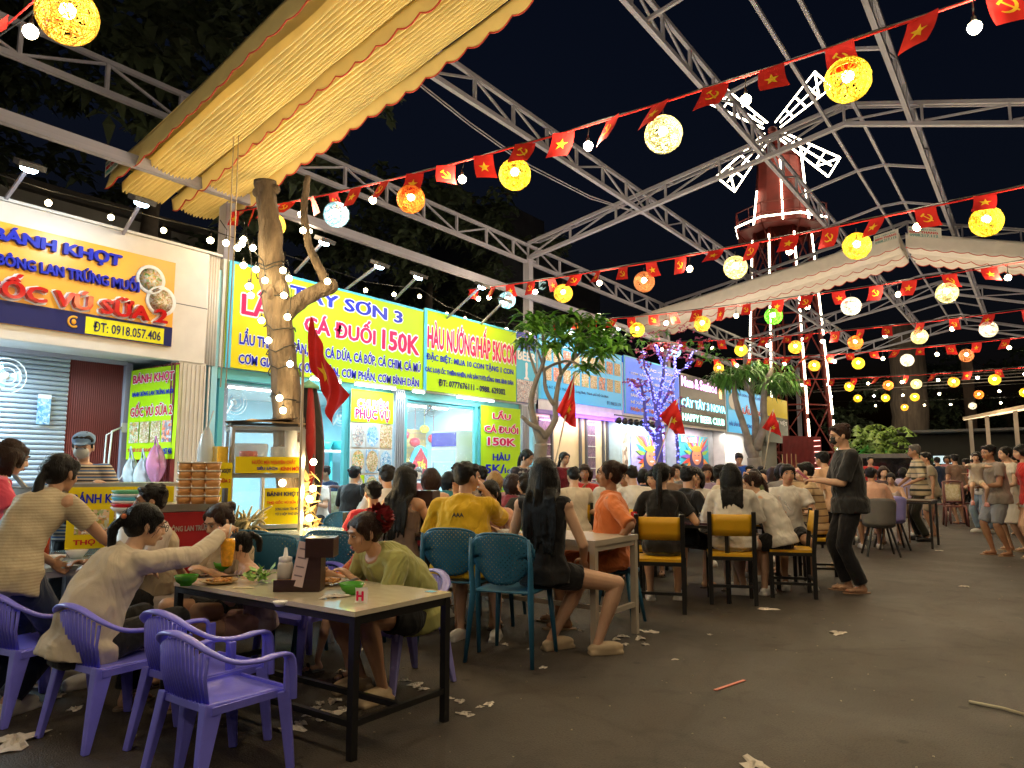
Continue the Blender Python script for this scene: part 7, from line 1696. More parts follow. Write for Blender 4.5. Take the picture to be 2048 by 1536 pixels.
def caddy(label, c, yaw, card=True, s=1.0, bottle=True):
    t = thing('condiment_caddy', label, 'caddy', c, R(yaw), scale=(s, s, s)); wd = mat('dark brown caddy wood', (.035, .014, .012), .35)
    boxo('base', (0, 0, .006), (.26, .13, .012), wd, t); boxo('front_wall', (0, -.06, .035), (.26, .01, .06), wd, t); boxo('rear_wall', (0, .06, .035), (.26, .01, .06), wd, t); boxo('end_wall', (-.125, 0, .035), (.01, .13, .06), wd, t); boxo('tall_box', (.085, 0, .10), (.10, .128, .18), wd, t); boxo('tissue_box', (.125, 0, .245), (.16, .15, .11), wd, t); boxo('tissue_slot', (.125, 0, .3015), (.08, .03, .003), blackm, t)
    b = MB(); b.grid(lambda u, v: Vector((-.126, -.06 + .12 * u, .01 + .05 * v)), 2, 2); 
    if card:
        k = link('menu_card', None, t, loc=(.0, -.066, .03), rot=(R(-4), R(9), R(-12))); boxo('card', (0, 0, .125), (.075, .004, .25), mat('pink menu card', (.62, .48, .48), .5, var=.05), k)
        for j in range(4): boxo('print_line', (0, -.003, .21 - j * .05), (.05, .001, .008), mat('grey print', (.2, .15, .18), .6), k)
    if bottle:
        k = thing('squeeze_bottle', 'cloudy squeeze bottle standing in %s' % label.split(',')[0], 'bottle', Vector(c) + Matrix.Rotation(R(yaw), 3, 'Z') @ Vector((-.080 * s, -.01, .013 * s)), scale=(s * 1.2, s * 1.2, s * 1.2))
        b = MB(); b.lathe([(0, 0), (.034, 0), (.036, .01), (.036, .045), (0, .045)], n=18); b.build('brown_sauce', mat('brown sauce', (.35, .16, .06), .3), k); b = MB(); b.lathe([(.036, .045), (.036, .11), (.030, .125), (0, .125)], n=18); b.build('bottle', mat('cloudy plastic', (.62, .58, .52), .35), k); b = MB(); b.lathe([(.031, .122), (.031, .145), (.012, .150), (.006, .19), (0, .19)], n=14); b.build('nozzle_cap', white_p, k)
    return t
caddy('dark brown condiment caddy on the near table, with a pink menu card', obj_at(598, 1180, TZ), 38, s=.9)
c = gD(823, 6.1, .752); caddy('brown caddy with a pale menu card, left of the yellow polo man', c, 20, True, 1.1)
# paper napkins and scraps on the table, drink bag
def crumple(label, p, s, m, seed, flat=.45, parent=None):
    rr_ = random.Random(seed); b = MB(); n = 14
    ph = [rr_.uniform(0, 6) for _ in range(6)]
    def fn(u, v):
        a = 6.2832 * u; r_ = v * (1 + .35 * math.sin(3 * a + ph[0]) + .25 * math.sin(5 * a + ph[1]))
        z = .35 + .30 * math.sin(4 * a + 6 * v + ph[2]) + .30 * math.cos(9 * v + ph[3] + 2 * a) ; return Vector((r_ * math.cos(a) * s, r_ * math.sin(a) * s * .75, max(.03, z * (1 - .5 * v)) * s * flat + .002))
    b.grid(fn, 16, 6, sm=False); return b.build('crumpled_paper', m, label=label, cat='litter', loc=p, rot=(0, 0, rr_.uniform(0, 6))) if label else b
paper = mat('white tissue', (.68, .62, .55), .8, var=.1, bump=.5); 
crumple('folded paper sheet in front of the right green bowl', obj_at(668, 1194, TZ), .06, paper, 91, .3); 
sl = thing('paper_slip', 'yellow wooden chopstick sleeve on the near table', 'paper slip', obj_at(487, 1176, TZ)); boxo('slip', (0, 0, .002), (.11, .018, .002), mat('cream paper', (.7, .6, .35), .7), sl).rotation_euler = (0, 0, R(40))
sk_ = thing('table_sticker', 'blue and white sticker on the corner of the near table', 'sticker', obj_at(862, 1183, TZ)); boxo('sticker', (0, 0, .001), (.05, .04, .001), sky_i, sk_); boxo('white_edge', (0, 0, .0004), (.056, .046, .001), white_i, sk_)
ti = thing('printed_wrapper', 'white wrapper with a pink letter H standing on the near table', 'wrapper', obj_at(722, 1206, TZ)); b = MB(); b.grid(lambda u, v: Vector((-.03 + .06 * u, .01 * math.sin(6 * u + 3 * v), .07 * v)), 6, 6); b.build('wrapper', white_i, ti); ti.rotation_euler = (0, 0, R(30)); text('H', (-.015, -.014, .015), (1, 0, 0), V, .03, .04, mag_i, ti, bold=.05)
# glasses and cans on other tables
def cup(label, px, py_or_z, d, kind, z=.742):
    p = gD(px, d, z); t = thing({'can': 'drink_can', 'green': 'drink_glass', 'clear': 'drink_glass'}[kind], label, {'can': 'can'}.get(kind, 'glass'), p)
    if kind == 'can': b = MB(); b.lathe([(0, 0), (.028, 0), (.031, .01), (.031, .11), (.026, .12), (0, .12)], n=16); b.build('can', mat('red can', (.55, .02, .02), .25, .3), t)
    else:
        b = MB(); b.lathe([(0, 0), (.030, 0), (.040, .13), (0, .13)], n=16); b.build('drink', mat('green drink', (.45, .60, .10), .2) if kind == 'green' else mat('iced drink', (.55, .58, .60), .15), t); b = MB(); b.tube([(.01, 0, .10), (.03, 0, .20)], .004, 5); b.build('straw', white_p, t)
cup('glass of green drink on the dark table', 1412, 0, 7.9, 'green'); cup('clear drink glass beside the red can', 1248, 0, 6.9, 'clear'); cup('red drink can on the table beyond the woman in orange', 1266, 0, 6.9, 'can')
for i, px in enumerate((1180, 1300, 1340, 1450, 1490, 1560, 1000, 1100)): cup('small drink glass on a crowded table, %s from the left' % ordn[i], px, 0, (10.4, 11.3, 12.8, 10.7, 12.6, 11.9, 9.9, 10.4)[i], ('clear', 'can', 'clear', 'clear', 'green', 'clear', 'can', 'clear')[i], .752)
cs = thing('chopstick_holder', 'red plastic chopstick holder on the table behind the capped man', 'holder', gD(1430, 8.3, .742)); b = MB(); b.lathe([(0, 0), (.05, 0), (.055, .14), (0, .13)], n=14); b.build('holder', red_i, cs)
for k in range(8): member('chopstick', (.02 * math.cos(k), .02 * math.sin(k), .12), (.04 * math.cos(k), .04 * math.sin(k), .24), .006, .006, mat('orange red print', (.7, .1, .02)), cs)
# litter on the ground
LIT = [(582, 1458, .07, 'crumpled tissue under the near table, at its left front'), (660, 1430, .075, 'largest crumpled tissue left of the near table leg'), (632, 1418, .035, 'small crumpled tissue beside the largest one'), (668, 1404, .045, 'crumpled tissue above the largest one'), (618, 1432, .03, 'tiny tissue ball near the table leg'), (920, 1404, .035, 'crumpled tissue right of the near table, upper one'), (928, 1428, .035, 'crumpled tissue right of the near table, lower one'), (979, 1410, .035, 'lone crumpled tissue right of the two small ones'),
       (682, 1344, .035, 'tissue behind the near table leg'), (832, 1372, .05, 'torn tissue by the olive blouse woman\'s feet'), (917, 1272, .045, 'tissue under the yellow polo man\'s chair'), (1086, 1336, .03, 'small tissue below the black top woman\'s chair'), (1245, 1274, .05, 'tissue at the beige table leg, left'), (1280, 1278, .05, 'tissue at the beige table leg, right'), (1303, 1265, .05, 'tissue right of the beige table leg'), (1275, 1262, .045, 'tissue against the beige table leg'), (1145, 1256, .03, 'tissue under the beige table'),
       (1676, 1267, .07, 'flat pale scrap in the middle of the asphalt'), (1534, 1219, .08, 'thin printed scrap on the asphalt'), (1930, 1174, .05, 'small scrap far right on the asphalt'), (1880, 1102, .06, 'white scrap near the striped man'), (1507, 1530, .07, 'scrap at the bottom edge of the view'), (30, 1484, .13, 'long torn paper in the lower left corner'), (78, 1373, .06, 'white paper under the violet chairs'), (112, 1395, .05, 'second white paper under the violet chairs'), (570, 1310, .03, 'tiny scrap between chair and table')]
for k, (px, py, s_, lab) in enumerate(LIT): p = onZ(px, py, 0); crumple(lab, p, s_, paper, 200 + k, .45 if s_ < .06 else .25)
stp = thing('red_straw_wrapper', 'red and white straw wrapper lying on the asphalt', 'litter', onZ(1460, 1370, .004)); q0, q1 = onZ(1431, 1380, .004), onZ(1490, 1360, .004); v_ = q1 - q0; o_ = boxo('wrapper', (0, 0, 0), (v_.length, .022, .004), mat('salmon wrapper', (.62, .16, .10), .5, var=.3, vscale=40), stp); o_.rotation_euler = (0, 0, math.atan2(v_.y, v_.x))
q0, q1 = onZ(1938, 1403, .01), onZ(2060, 1432, .01); b = MB(); b.tube([q0, (q0 + q1) / 2 + Vector((.02, .02, 0)), q1], .008, 6); b.build('pale_stick', mat('pale stick', (.5, .45, .3), .7), label='long pale stick lying at the right edge of the asphalt', cat='stick')
rn = random.Random(77); b = MB()
for k in range(420):
    x, y = rn.uniform(-5, 1.5), rn.uniform(1.6, 12); s_ = rn.uniform(.002, .006); b.box((x, y, s_ * .4), (s_ * 2, s_, s_ * .8), 0, Matrix.Rotation(rn.uniform(0, 3), 3, 'Z'))
b.build('crumbs', mat('pale crumbs', (.35, .3, .22), .8), label='tiny crumbs and grit scattered over the asphalt', cat='crumbs', kind='stuff')

# bowls, plates and bottles on the crowd's tables
tabs = [(900, 9.2), (1010, 10), (1110, 10.5), (1210, 9.6), (1180, 13), (1290, 11.5), (1370, 13), (1420, 10.8), (1480, 12.8), (1560, 12)]
rn = random.Random(55)
bowl_me = MB(); bowl_me.lathe([(0, 0), (.035, 0), (.07, .05), (.066, .05), (0, .012)], n=16); bowl_me = bowl_me.mesh('bowl', white_p)
def bottle_mesh(nm, m): b = MB(); b.lathe([(0, 0), (.033, 0), (.034, .13), (.014, .18), (.013, .235), (0, .235)], n=14); return b.mesh(nm, m)
bt_me = [bottle_mesh('bottle', mat('green beer glass', (.02, .12, .03), .12)), bottle_mesh('bottle', mat('brown beer glass', (.10, .035, .01), .12)), bottle_mesh('bottle', mat('chilli sauce', (.50, .05, .01), .25))]
for i, (px, d_) in enumerate(tabs):
    c = gD(px, d_)
    for k in range(2):
        link('white_bowl', bowl_me, loc=(c.x + rn.uniform(-.4, .4), c.y + rn.uniform(-.25, .25), .752), label='white bowl on the %s dark table of the crowd, %s side' % (ordn[i], ('left', 'right')[k]), cat='bowl', group='white bowls on the crowd tables')
        link('bottle', bt_me[(i + k) % 3], loc=(c.x + rn.uniform(-.4, .4), c.y + rn.uniform(-.25, .25), .752), label='%s bottle on the %s dark table of the crowd' % (('green', 'brown', 'orange red')[(i + k) % 3], ordn[i]), cat='bottle', group='bottles on the crowd tables')
c = gD(1420, 7.6)
for i, (px, d_, m_, lab) in enumerate(((1345, 7.5, bowl_me, 'white bowl before the woman in the black tee'), (1405, 7.7, bowl_me, 'white bowl at the right of the dark glossy table'), (1440, 8.3, bt_me[2], 'orange red sauce bottle before the capped man'), (1075, 5.95, bowl_me, 'white bowl on the beige steel table, behind the long black hair'), (1010, 5.6, bowl_me, 'white bowl on the beige table by the girl in peach'))):
    p = gD(px, d_, .752); link('white_bowl' if i != 2 else 'bottle', m_, loc=p, label=lab, cat='bowl' if i != 2 else 'bottle')
gh = thing('greens_plate', 'plate of green leaves on the beige steel table', 'plate', gD(1035, 5.75, .752)); b = MB(); b.lathe([(0, 0), (.07, 0), (.11, .015), (0, .006)], n=20); b.build('plate', white_p, gh); b = MB()
for k in range(40):
    a = rn.uniform(0, 6.28); p = Vector((.06 * math.cos(a) * rn.random(), .06 * math.sin(a) * rn.random(), .02 + rn.uniform(0, .04))); d = Vector((rn.uniform(-1, 1), rn.uniform(-1, 1), rn.uniform(0, .8))).normalized() * .06; s_ = Vector((-d.y, d.x, 0)).normalized() * .02; b.add([p, p + d * .5 + s_, p + d, p + d * .5 - s_], [(0, 1, 2, 3)])
b.build('leaves', mat('lettuce', (.22, .42, .08)), gh, kind='stuff')

TL_ = ['left of the near table leg under the rail', 'between the big tissue and the violet chair leg', 'just right of the near table front leg', 'touching the largest crumpled tissue', 'right of the two small tissues by the near table', 'just above the lone tissue right of the near table', 'left of the two small tissues by the near table', 'in front of the beige table tissues', 'leftmost in front of the beige table leg', 'lowest one right of the beige table leg', "under the beige table by the black top woman's shoe", "beside the black top woman's rear shoe", 'under the first yellow chair', "right of the olive blouse woman's shoe", "behind the olive blouse woman's shoe", 'under the near table behind the front leg', "under the cream sweatshirt woman's chair", 'under the leftmost violet chair', 'alone on the asphalt below the first yellow chair', 'below the teal chair of the black top woman', 'right below the teal chair leg']
for k, (px, py, s_) in enumerate(((640, 1408, .03), (600, 1450, .04), (690, 1420, .04), (645, 1440, .05), (940, 1432, .025), (960, 1415, .02), (900, 1398, .02), (1250, 1290, .03), (1232, 1280, .035), (1290, 1290, .03), (1160, 1262, .03), (1120, 1245, .03), (1420, 1270, .02), (845, 1380, .03), (810, 1362, .03), (720, 1300, .03), (150, 1420, .04), (60, 1410, .05), (1350, 1320, .02), (1010, 1290, .03), (1060, 1300, .025))):
    crumple('small tissue ball ' + TL_[k], onZ(px, py, 0), s_, paper, 400 + k, .6).__setitem__('group', 'small tissue balls on the asphalt')
for k, (px, py, lab) in enumerate(((478, 1153, 'left pair of chopsticks on the near table plate'), (690, 1166, 'chopsticks across the right food plate'))):
    p = obj_at(px, py, TZ + .03); t = thing('chopsticks', lab, 'chopsticks', p, .6 + k)
    for j in (-1, 1): member('chopstick', (-.10, .006 * j, 0), (.10, .012 * j, .012), .006, .006, wood_d, t)
dip = thing('dipping_bowl', 'small white dipping bowl with red sauce on the near table', 'bowl', obj_at(560, 1212, TZ)); b = MB(); b.lathe([(0, 0), (.02, 0), (.034, .022), (.031, .022), (0, .014)], n=18); b.build('bowl', white_p, dip); b = MB(); b.lathe([(0, .016), (.029, .0165)][::-1], n=18); b.build('sauce', mat('chilli sauce', (.5, .05, .01)), dip)
for k, (px, d_, m_, lab) in enumerate(((120, 4.7, bowl_me, 'white bowl on the left low table, nearer one'), (165, 5.0, bowl_me, 'white bowl on the left low table, farther one'), (100, 5.1, bt_me[2], 'orange red sauce bottle on the left low table'))): link('white_bowl' if k < 2 else 'bottle', m_, loc=gD(px, d_, .662), label=lab, cat='bowl' if k < 2 else 'bottle')
# ================================================================ the people in view
C_ = cloth
black_c, white_c, cream_c = C_('black', (.012, .012, .014)), C_('white', (.66, .63, .58)), C_('cream', (.60, .52, .40))
croc = mat('beige clog', (.50, .38, .24), .6)
denim = C_('denim', (.05, .08, .14)); beige_c = C_('beige', (.45, .36, .24)); grey_c = C_('grey', (.22, .20, .20)); navy_c = C_('navy', (.015, .025, .06))
# near table
hd = onD(446, 1066, 4.12)
I = person('woman in glasses and cream sweatshirt reaching over the near table', 0, 0, 8, pos=(-3.84, 1.72), seat=.33, lean=34, s=.97, fat=1.12, female=True, hy=-22, hp=12, top='hood', tcol=cream_c, sleeve=1.93, bottom='long', bcol=black_c, hair='pony', hair_len=.16, skin='light', rhw=hd, lh=(-.2, .42, .66), curl=.9, side=8)
h, Hm = I['h'], I['Hm']
b = MB(); pts = [h(.032 + .024 * math.cos(a / 14 * 6.2832), .098, .004 + .018 * math.sin(a / 14 * 6.2832)) for a in range(15)]; b.tube(pts, .0016, 4); b.tube([h(-.032 + .024 * math.cos(a / 14 * 6.2832), .098, .004 + .018 * math.sin(a / 14 * 6.2832)) for a in range(15)], .0016, 4)
b.tube([h(-.008, .099, .008), h(.008, .099, .008)], .0018, 4); b.tube([h(.056, .096, .008), h(.080, .0, .012)], .0022, 5); b.tube([h(-.056, .096, .008), h(-.080, .0, .012)], .0022, 5); b.build('spectacles', blackm, I['t'])
b = MB(); b.ball(h(.02, -.125, .03), .014); b.build('hair_bobble', mat('orange bobble', (.7, .2, .08), .4), I['t'])
text('FIRST COPY', I['sp'](.18) + I['xa'](.2) * -.02 + Vector((0, -.150, 0)), (1, 0, 0), (0, .35, .93), .09, .012, red_i, I['t'], bold=.02)
drink = thing('drink_bag', 'plastic bag of orange iced drink held up over the table', 'drink', hd + Vector((.02, .02, -.03)))
b = MB(); b.lathe([(0, -.15), (.028, -.15), (.033, -.12), (.040, -.02), (.036, .0), (0, .0)], n=14); b.build('drink', mat('orange iced drink', (.80, .36, .02), .2, var=.3, vscale=40), drink); b = MB(); b.tube([(.0, 0, -.01), (.01, .01, .08)], .004, 5); b.build('straw', white_p, drink)
person('woman in beige ribbed knit with a long ponytail bending over the left table', 0, 0, 26, pos=tuple(gD(35, 3.95)[:2]), pose='stand', pelz=.72, lean=42, s=.97, female=True, hy=-4, hp=8, tcol=stripes('beige rib knit', [(.50, .42, .28), (.42, .34, .22)], .016), sleeve=.5, bottom='long', bcol=navy_c, hair='pony', hair_len=.34, skin='tan', rh=(.30, .55, .72), lh=(-.2, .5, .7), face=False)
person('woman in pink tee with brown hair at the left edge', 0, 0, -5, pos=tuple(gD(-52, 4.55)[:2]), pose='stand', pelz=.76, lean=22, s=.97, female=True, hp=18, tcol=C_('pink', (.62, .07, .12)), sleeve=.5, bottom='long', bcol=denim, hair='bob', hm=HBR, skin='light', rh=(.25, .4, .95))
I = person('food vendor in denim cap, face mask and black apron behind the counter', 168, 5.75, 235, pose='stand', s=.95, lean=6, female=True, hp=14, fat=1.15, tcol=stripes('leopard and blue print', [(.45, .35, .25), (.03, .03, .05), (.55, .5, .4), (.05, .12, .3)], .05), sleeve=.75, bottom='long', hair='cap', extra=C_('denim cap', (.16, .28, .48)), skin='light', rh=(.12, .42, 1.12), lh=(-.22, .38, 1.14))
h = I['h']; b = MB(); b.ball(h(0, .060, -.030), (.056, .048, .050), rot=I['Hm']); b.build('face_mask', mat('grey mask', (.45, .48, .50), .7), I['t'])
ap = MB(); etube(ap, [I['sp'](-.0), I['sp'](.2), I['sp'](.33)], [.15, .14, .10], [.165, .155, .15], [Vector((1, 0, 0))] * 3); organic(ap, 'apron', black_c, I['t'], .012, 2)
I = person('man in beige multi-pocket vest seated before the red cart', 322, 4.75, 168, seat=.36, s=.95, hy=-14, hp=4, tcol=C_('pale checked', (.50, .42, .36)), sleeve=.6, top='collar', hair='short', skin='brown', lean=4)
vs_ = MB(); etube(vs_, [I['sp'](.02), I['sp'](.2), I['sp'](.36), I['sp'](.42)], [.18, .18, .19, .15], [.145, .145, .145, .115], [Vector((1, 0, 0))] * 4); organic(vs_, 'vest', beige_c, I['t'], .009, 2, .01)
person('mother with hair tied in a bun looking down at the child', 0, 0, 188, pos=tuple(gD(484, 4.72)[:2]), seat=.29, s=.92, lean=16, hp=24, hy=-6, female=True, tcol=C_('sand', (.48, .38, .26)), sleeve=.6, hair='bun', hm=HBR, skin='light', rh=(.1, .35, .66), lh=(-.18, .36, .66))
person('small girl with a ponytail eating with chopsticks', 0, 0, 150, pos=tuple(gD(530, 4.45)[:2]), seat=.30, s=.72, lean=20, hp=14, female=True, tcol=C_('faded lilac', (.45, .36, .42)), top='tank', sleeve=0, hair='highpony', hair_len=.12, skin='light', rh=(.08, .26, .60), lh=(-.12, .3, .60), bottom='shorts', bcol=C_('rose print', (.45, .25, .22)))
I = person('woman in olive blouse with a red flower scrunchie leaning on the near table', 0, 0, 172, pos=(-3.08, 3.24), seat=.33, s=.97, fat=1.18, lean=50, hp=16, hy=-8, female=True, tcol=C_('olive', (.36, .36, .12), fold=.9), sleeve=.85, bottom='shorts', hair='bun', hm=HBR, skin='tan', rh=(.30, .42, .66), lh=(-.06, .46, .655), feet=((.14, .26, .075), (-.12, .30, .075)), shoes=(croc, 'clog'))
b = MB(); rn = random.Random(8); c0 = I['h'](0, -.118, .055)
for k in range(260): d = Vector((rn.gauss(0, 1), rn.gauss(0, 1), rn.gauss(0, 1))).normalized(); s_ = d.orthogonal().normalized() * .020; p = c0 + d * .062; b.add([p - s_, p + d * .030 + d.cross(s_), p + s_], [(0, 1, 2)])
b.build('scrunchie', mat('dark red scrunchie', (.22, .008, .015), .6, var=.4, vscale=50), I['t'], kind='stuff')
I = person('toddler in red patterned shirt holding a phone beside the olive blouse woman', 0, 0, 165, pos=tuple(gD(742, 4.75)[:2]), seat=.38, s=.58, lean=10, hp=18, hy=-5, tcol=food('red gold brocade', [(.55, .02, .02), (.6, .3, .05), (.45, .02, .02), (.55, .05, .03)], 45), sleeve=1.7, hair='bangs', skin='light', rh=(.06, .26, .62), lh=(-.10, .22, .60))
w = Vector(I['P']) + Matrix.Rotation(R(165), 3, 'Z') @ Vector((0, .33, .66)); ph_ = boxo('smartphone', w, (.075, .012, .15), blackm, label='black smartphone held by the toddler', cat='phone'); ph_.rotation_euler = (R(-35), 0, R(165))
# middle group
person('child in a red printed tee with tousled black hair, seen from behind', 752, 6.1, 60, seat=.42, s=.88, tcol=C_('red', (.50, .02, .04)), lean=10, hair='short', skin='tan')
person('woman with long straight hair and bare shoulders beside the menu card', 805, 5.95, 14, seat=.46, s=.98, female=True, hair='long', hair_len=.52, top='tank', sleeve=0, tcol=C_('taupe', (.20, .14, .12)), skin='tan', hy=-22, lean=4)
I = person('heavy man in a mustard yellow polo seen from behind', 0, 0, 24, pos=(-3.54, 4.24), seat=.45, s=1.03, fat=1.2, hy=-38, hp=0, top='polo', tcol=C_('mustard yellow', (.62, .38, .015), fold=.9), sleeve=.75, bottom='bermuda', bcol=beige_c, hair='short', skin='tan', rh=(.10, .30, 1.08), lh=(-.22, .34, .80), lean=10)
p0 = I['sp'](.36); b = MB()
for x in (-.028, 0.0, .028): b.add([p0 + Vector((x - .02, -.165, -.02)), p0 + Vector((x, -.168, .022)), p0 + Vector((x + .02, -.165, -.02)), p0 + Vector((x, -.167, -.004))], [(0, 1, 3), (1, 2, 3)])
b.build('back_emblem', mat('dark emblem', (.08, .07, .05), .6), I['t'])
I = person('woman with waist-long black hair and black sleeveless top on a teal chair', 0, 0, 20, pos=(-2.82, 4.25), seat=.47, s=1.03, female=True, hair='long', hair_len=.56, tcol=black_c, sleeve=.0, skin='light', bottom='mini', bcol=black_c, hy=2, lean=2, legdir=-52, feet=((.10, .36, .075), (-.14, .12, .075)), shoes=(croc, 'clog'), lh=(-.16, .32, .78), rh=(.24, .22, .62))
person('girl in peach top with a side ponytail and coral hair clip looking down', 990, 5.95, 198, seat=.44, s=.88, female=True, tcol=C_('peach', (.66, .36, .26)), sleeve=.6, top='collar', hair='pony', hair_len=.22, hp=24, hy=-12, skin='light', rh=(.15, .3, .80), lh=(-.12, .32, .80))
person('stout man in a grey brown tee resting his chin on his hand', 950, 7.2, 158, seat=.46, s=1.0, fat=1.2, tcol=C_('grey brown', (.16, .12, .10)), sleeve=.8, hy=38, hp=4, skin='tan', rh=(.03, .20, 1.02), lh=(-.2, .3, .80))
I = person('woman in orange short-sleeved pyjama shirt seated in profile', 0, 0, 118, pos=tuple(gD(1222, 6.0)[:2]), seat=.47, s=1.02, fat=1.12, female=True, top='collar', tcol=C_('orange', (.66, .19, .06), fold=.9), sleeve=.85, bottom='bermuda', bcol=C_('orange', (.66, .19, .06)), hair='bun', hm=HBR, hy=4, hp=-2, skin='brown', rh=(.20, .18, .72), lh=(-.20, -.02, .66), lean=0)
person('woman with short brown hair and a maroon strap top, seen from behind', 862, 7.6, 40, seat=.46, s=.97, female=True, hair='bob', hm=HBR, top='tank', sleeve=0, tcol=C_('maroon', (.15, .01, .02)), skin='tan')
person('man in a pale grey shirt seen from behind near the photo banner', 778, 7.4, 62, seat=.46, s=1.0, tcol=C_('pale grey', (.48, .46, .46)), sleeve=.8, skin='tan', top='collar')
person('boy in a pale shirt leaning sideways below the crab photo', 728, 7.8, 300, seat=.42, s=.85, side=18, tcol=C_('mint grey', (.42, .52, .50)), lean=12, skin='light')
person('person in a black and cream striped sweater turning away', 1048, 6.9, 60, seat=.46, s=.95, female=True, hair='long', hair_len=.2, tcol=stripes('black cream bands', [(.015, .015, .015), (.58, .46, .36), (.015, .015, .015)], .30, widths=[0, .72, .86]), sleeve=1.8, side=16, hy=50, skin='light', lean=18)
person('woman with blonde brown hair behind the girl in peach', 988, 8.4, 30, seat=.46, s=.93, female=True, hair='bob', hm=HAU, tcol=C_('dusty pink', (.45, .25, .25)))
person('young man in a black tee in profile behind the stout man', 972, 8.9, 120, seat=.46, s=1.0, tcol=black_c, skin='light')
person('woman with dark brown bob behind the peach girl', 1022, 7.9, 20, seat=.44, s=.92, female=True, hair='bob', hm=HBR, tcol=C_('wine', (.18, .03, .05)))
person('woman standing in a white-dotted navy dress with her hair tied back', 1040, 9.8, 250, pose='stand', s=.95, female=True, tcol=food('navy dots', [(.02, .02, .04), (.02, .02, .05), (.03, .03, .05), (.5, .5, .5)], 28), sleeve=.8, bottom='skirt', bcol=food('navy dots', [(.02, .02, .04)]), hair='pony', hp=25, hy=20, lean=14, skin='light')
person('woman standing in a maroon top with a ponytail before the cream panels', 1122, 11.8, 250, pose='stand', s=.95, female=True, tcol=C_('maroon', (.15, .01, .02)), hair='pony', sleeve=.4, skin='tan', lean=10, lh=(-.25, .35, 1.05))
person('bald toddler beside the woman in maroon', 1152, 11.6, 150, seat=.62, s=.62, hair='none', tcol=C_('maroon', (.15, .01, .02)), skin='tan')
person('elderly grey haired person in a dark top near the dotted dress', 1062, 10.2, 190, seat=.48, s=.95, hm=HGR, tcol=grey_c, skin='brown')
person('boy with a bowl haircut inside the shop in a striped top', 839, 14.4, 215, seat=.55, s=.92, hair='bangs', tcol=stripes('navy white stripes', [(.5, .55, .6), (.03, .04, .08)], .09), hp=20, skin='light')
# right group around dark tables
person('woman in a black tee with a long tied ponytail on a yellow chair', 0, 0, 24, pos=tuple(gD(1322, 6.85)[:2]), seat=.48, s=1.0, female=True, tcol=black_c, sleeve=.55, bottom='mini', bcol=C_('grey denim', (.14, .15, .14)), hair='pony', hair_len=.34, hy=-8, skin='light', rh=(.28, .26, .80), lean=6, shoes=(white_p, 'shoe'))
person('young man in black and white beside the ponytail woman in profile', 1366, 7.7, 330, seat=.47, s=.98, top='collar', tcol=C_('black', (.012, .012, .014)), skin='light', hy=10, hair='short')
I = person('woman with black hair in a white top looking at her phone', 1392, 8.5, 198, seat=.47, s=.98, female=True, tcol=white_c, sleeve=.9, hair='long', hair_len=.22, hp=22, skin='light', rh=(.06, .26, .98), lh=(-.08, .3, .86))
w = Vector(I['P']) + Matrix.Rotation(R(198), 3, 'Z') @ Vector((.03, .34, 1.04)); o = boxo('smartphone', w, (.075, .01, .15), mat('rose phone', (.35, .25, .22), .3), label='rose smartphone held up by the woman in white', cat='phone'); o.rotation_euler = (R(-20), 0, R(198))
person('man in a cream polo and black cap at the dark table', 1430, 8.6, 300, seat=.47, s=1.0, hair='cap', tcol=cream_c, top='polo', skin='light', lean=8)
person('woman with long straight hair in an oversized white sweatshirt', 0, 0, 22, pos=tuple(gD(1462, 7.25)[:2]), seat=.48, s=1.0, fat=1.15, female=True, tcol=white_c, sleeve=.95, bottom='mini', bcol=white_c, hair='long', hair_len=.36, skin='light', hy=6, legdir=-25, shoes=(white_p, 'shoe'))
I = person('girl in a white lettered tee resting her head on her hand', 0, 0, 96, pos=tuple(gD(1556, 7.45)[:2]), seat=.48, s=.98, fat=1.08, female=True, tcol=white_c, sleeve=.75, bottom='mini', hair='braid', hair_len=.30, hm=HBR, hy=18, hp=16, lean=34, rh=(.02, .34, 1.16), lh=(-.16, .40, .84), skin='light', shoes=(white_p, 'shoe'))
bxf = Matrix.Rotation(0, 3, 'Z'); p0 = I['sp'](.34); text('BALL', p0 + Vector((.06, -.150, .02)), (-.15, -.12, -.98) if False else (0, .45, -.0), (0, 0, 1), .001, .001, blackm, I['t']) if False else None
bk0 = I['sp'](.36); sv = (I['sp'](.40) - I['sp'](.20)).normalized(); xr = Vector((1, 0, 0)); nn = xr.cross(sv)
text('BALL', bk0 + nn * -.0 + xr * -.02 - (xr.cross(sv)) * 0 + Vector((0, -.145, .05)), (1, 0, 0), sv, .12, .035, blackm, I['t'], bold=.04)
text('88', I['sp'](.22) + Vector((.02, -.155, .06)), (1, 0, 0), sv, .09, .10, blackm, I['t'], bold=.05)
person('young man in a white polo facing the viewer beside the lettered tee girl', 1572, 8.3, 205, seat=.48, s=1.0, top='polo', tcol=white_c, hair='bangs', skin='tan', hy=4, hp=0)
person('man in a tan and brown striped polo holding his hand to his face', 1625, 8.8, 100, seat=.48, s=1.03, fat=1.1, top='polo', tcol=stripes('tan brown stripes', [(.52, .38, .22), (.10, .04, .03), (.45, .32, .18), (.12, .07, .05)], .16, widths=[0, .42, .50, .92]), sleeve=.85, hy=4, rh=(.08, .24, 1.22), skin='light', lean=8)
person('person in a tan long sleeve reaching behind the striped polo man', 1672, 9.6, 60, pose='stand', s=.95, tcol=C_('light tan', (.58, .36, .22)), sleeve=1.9, lean=30, rh=(.2, .4, 1.1))
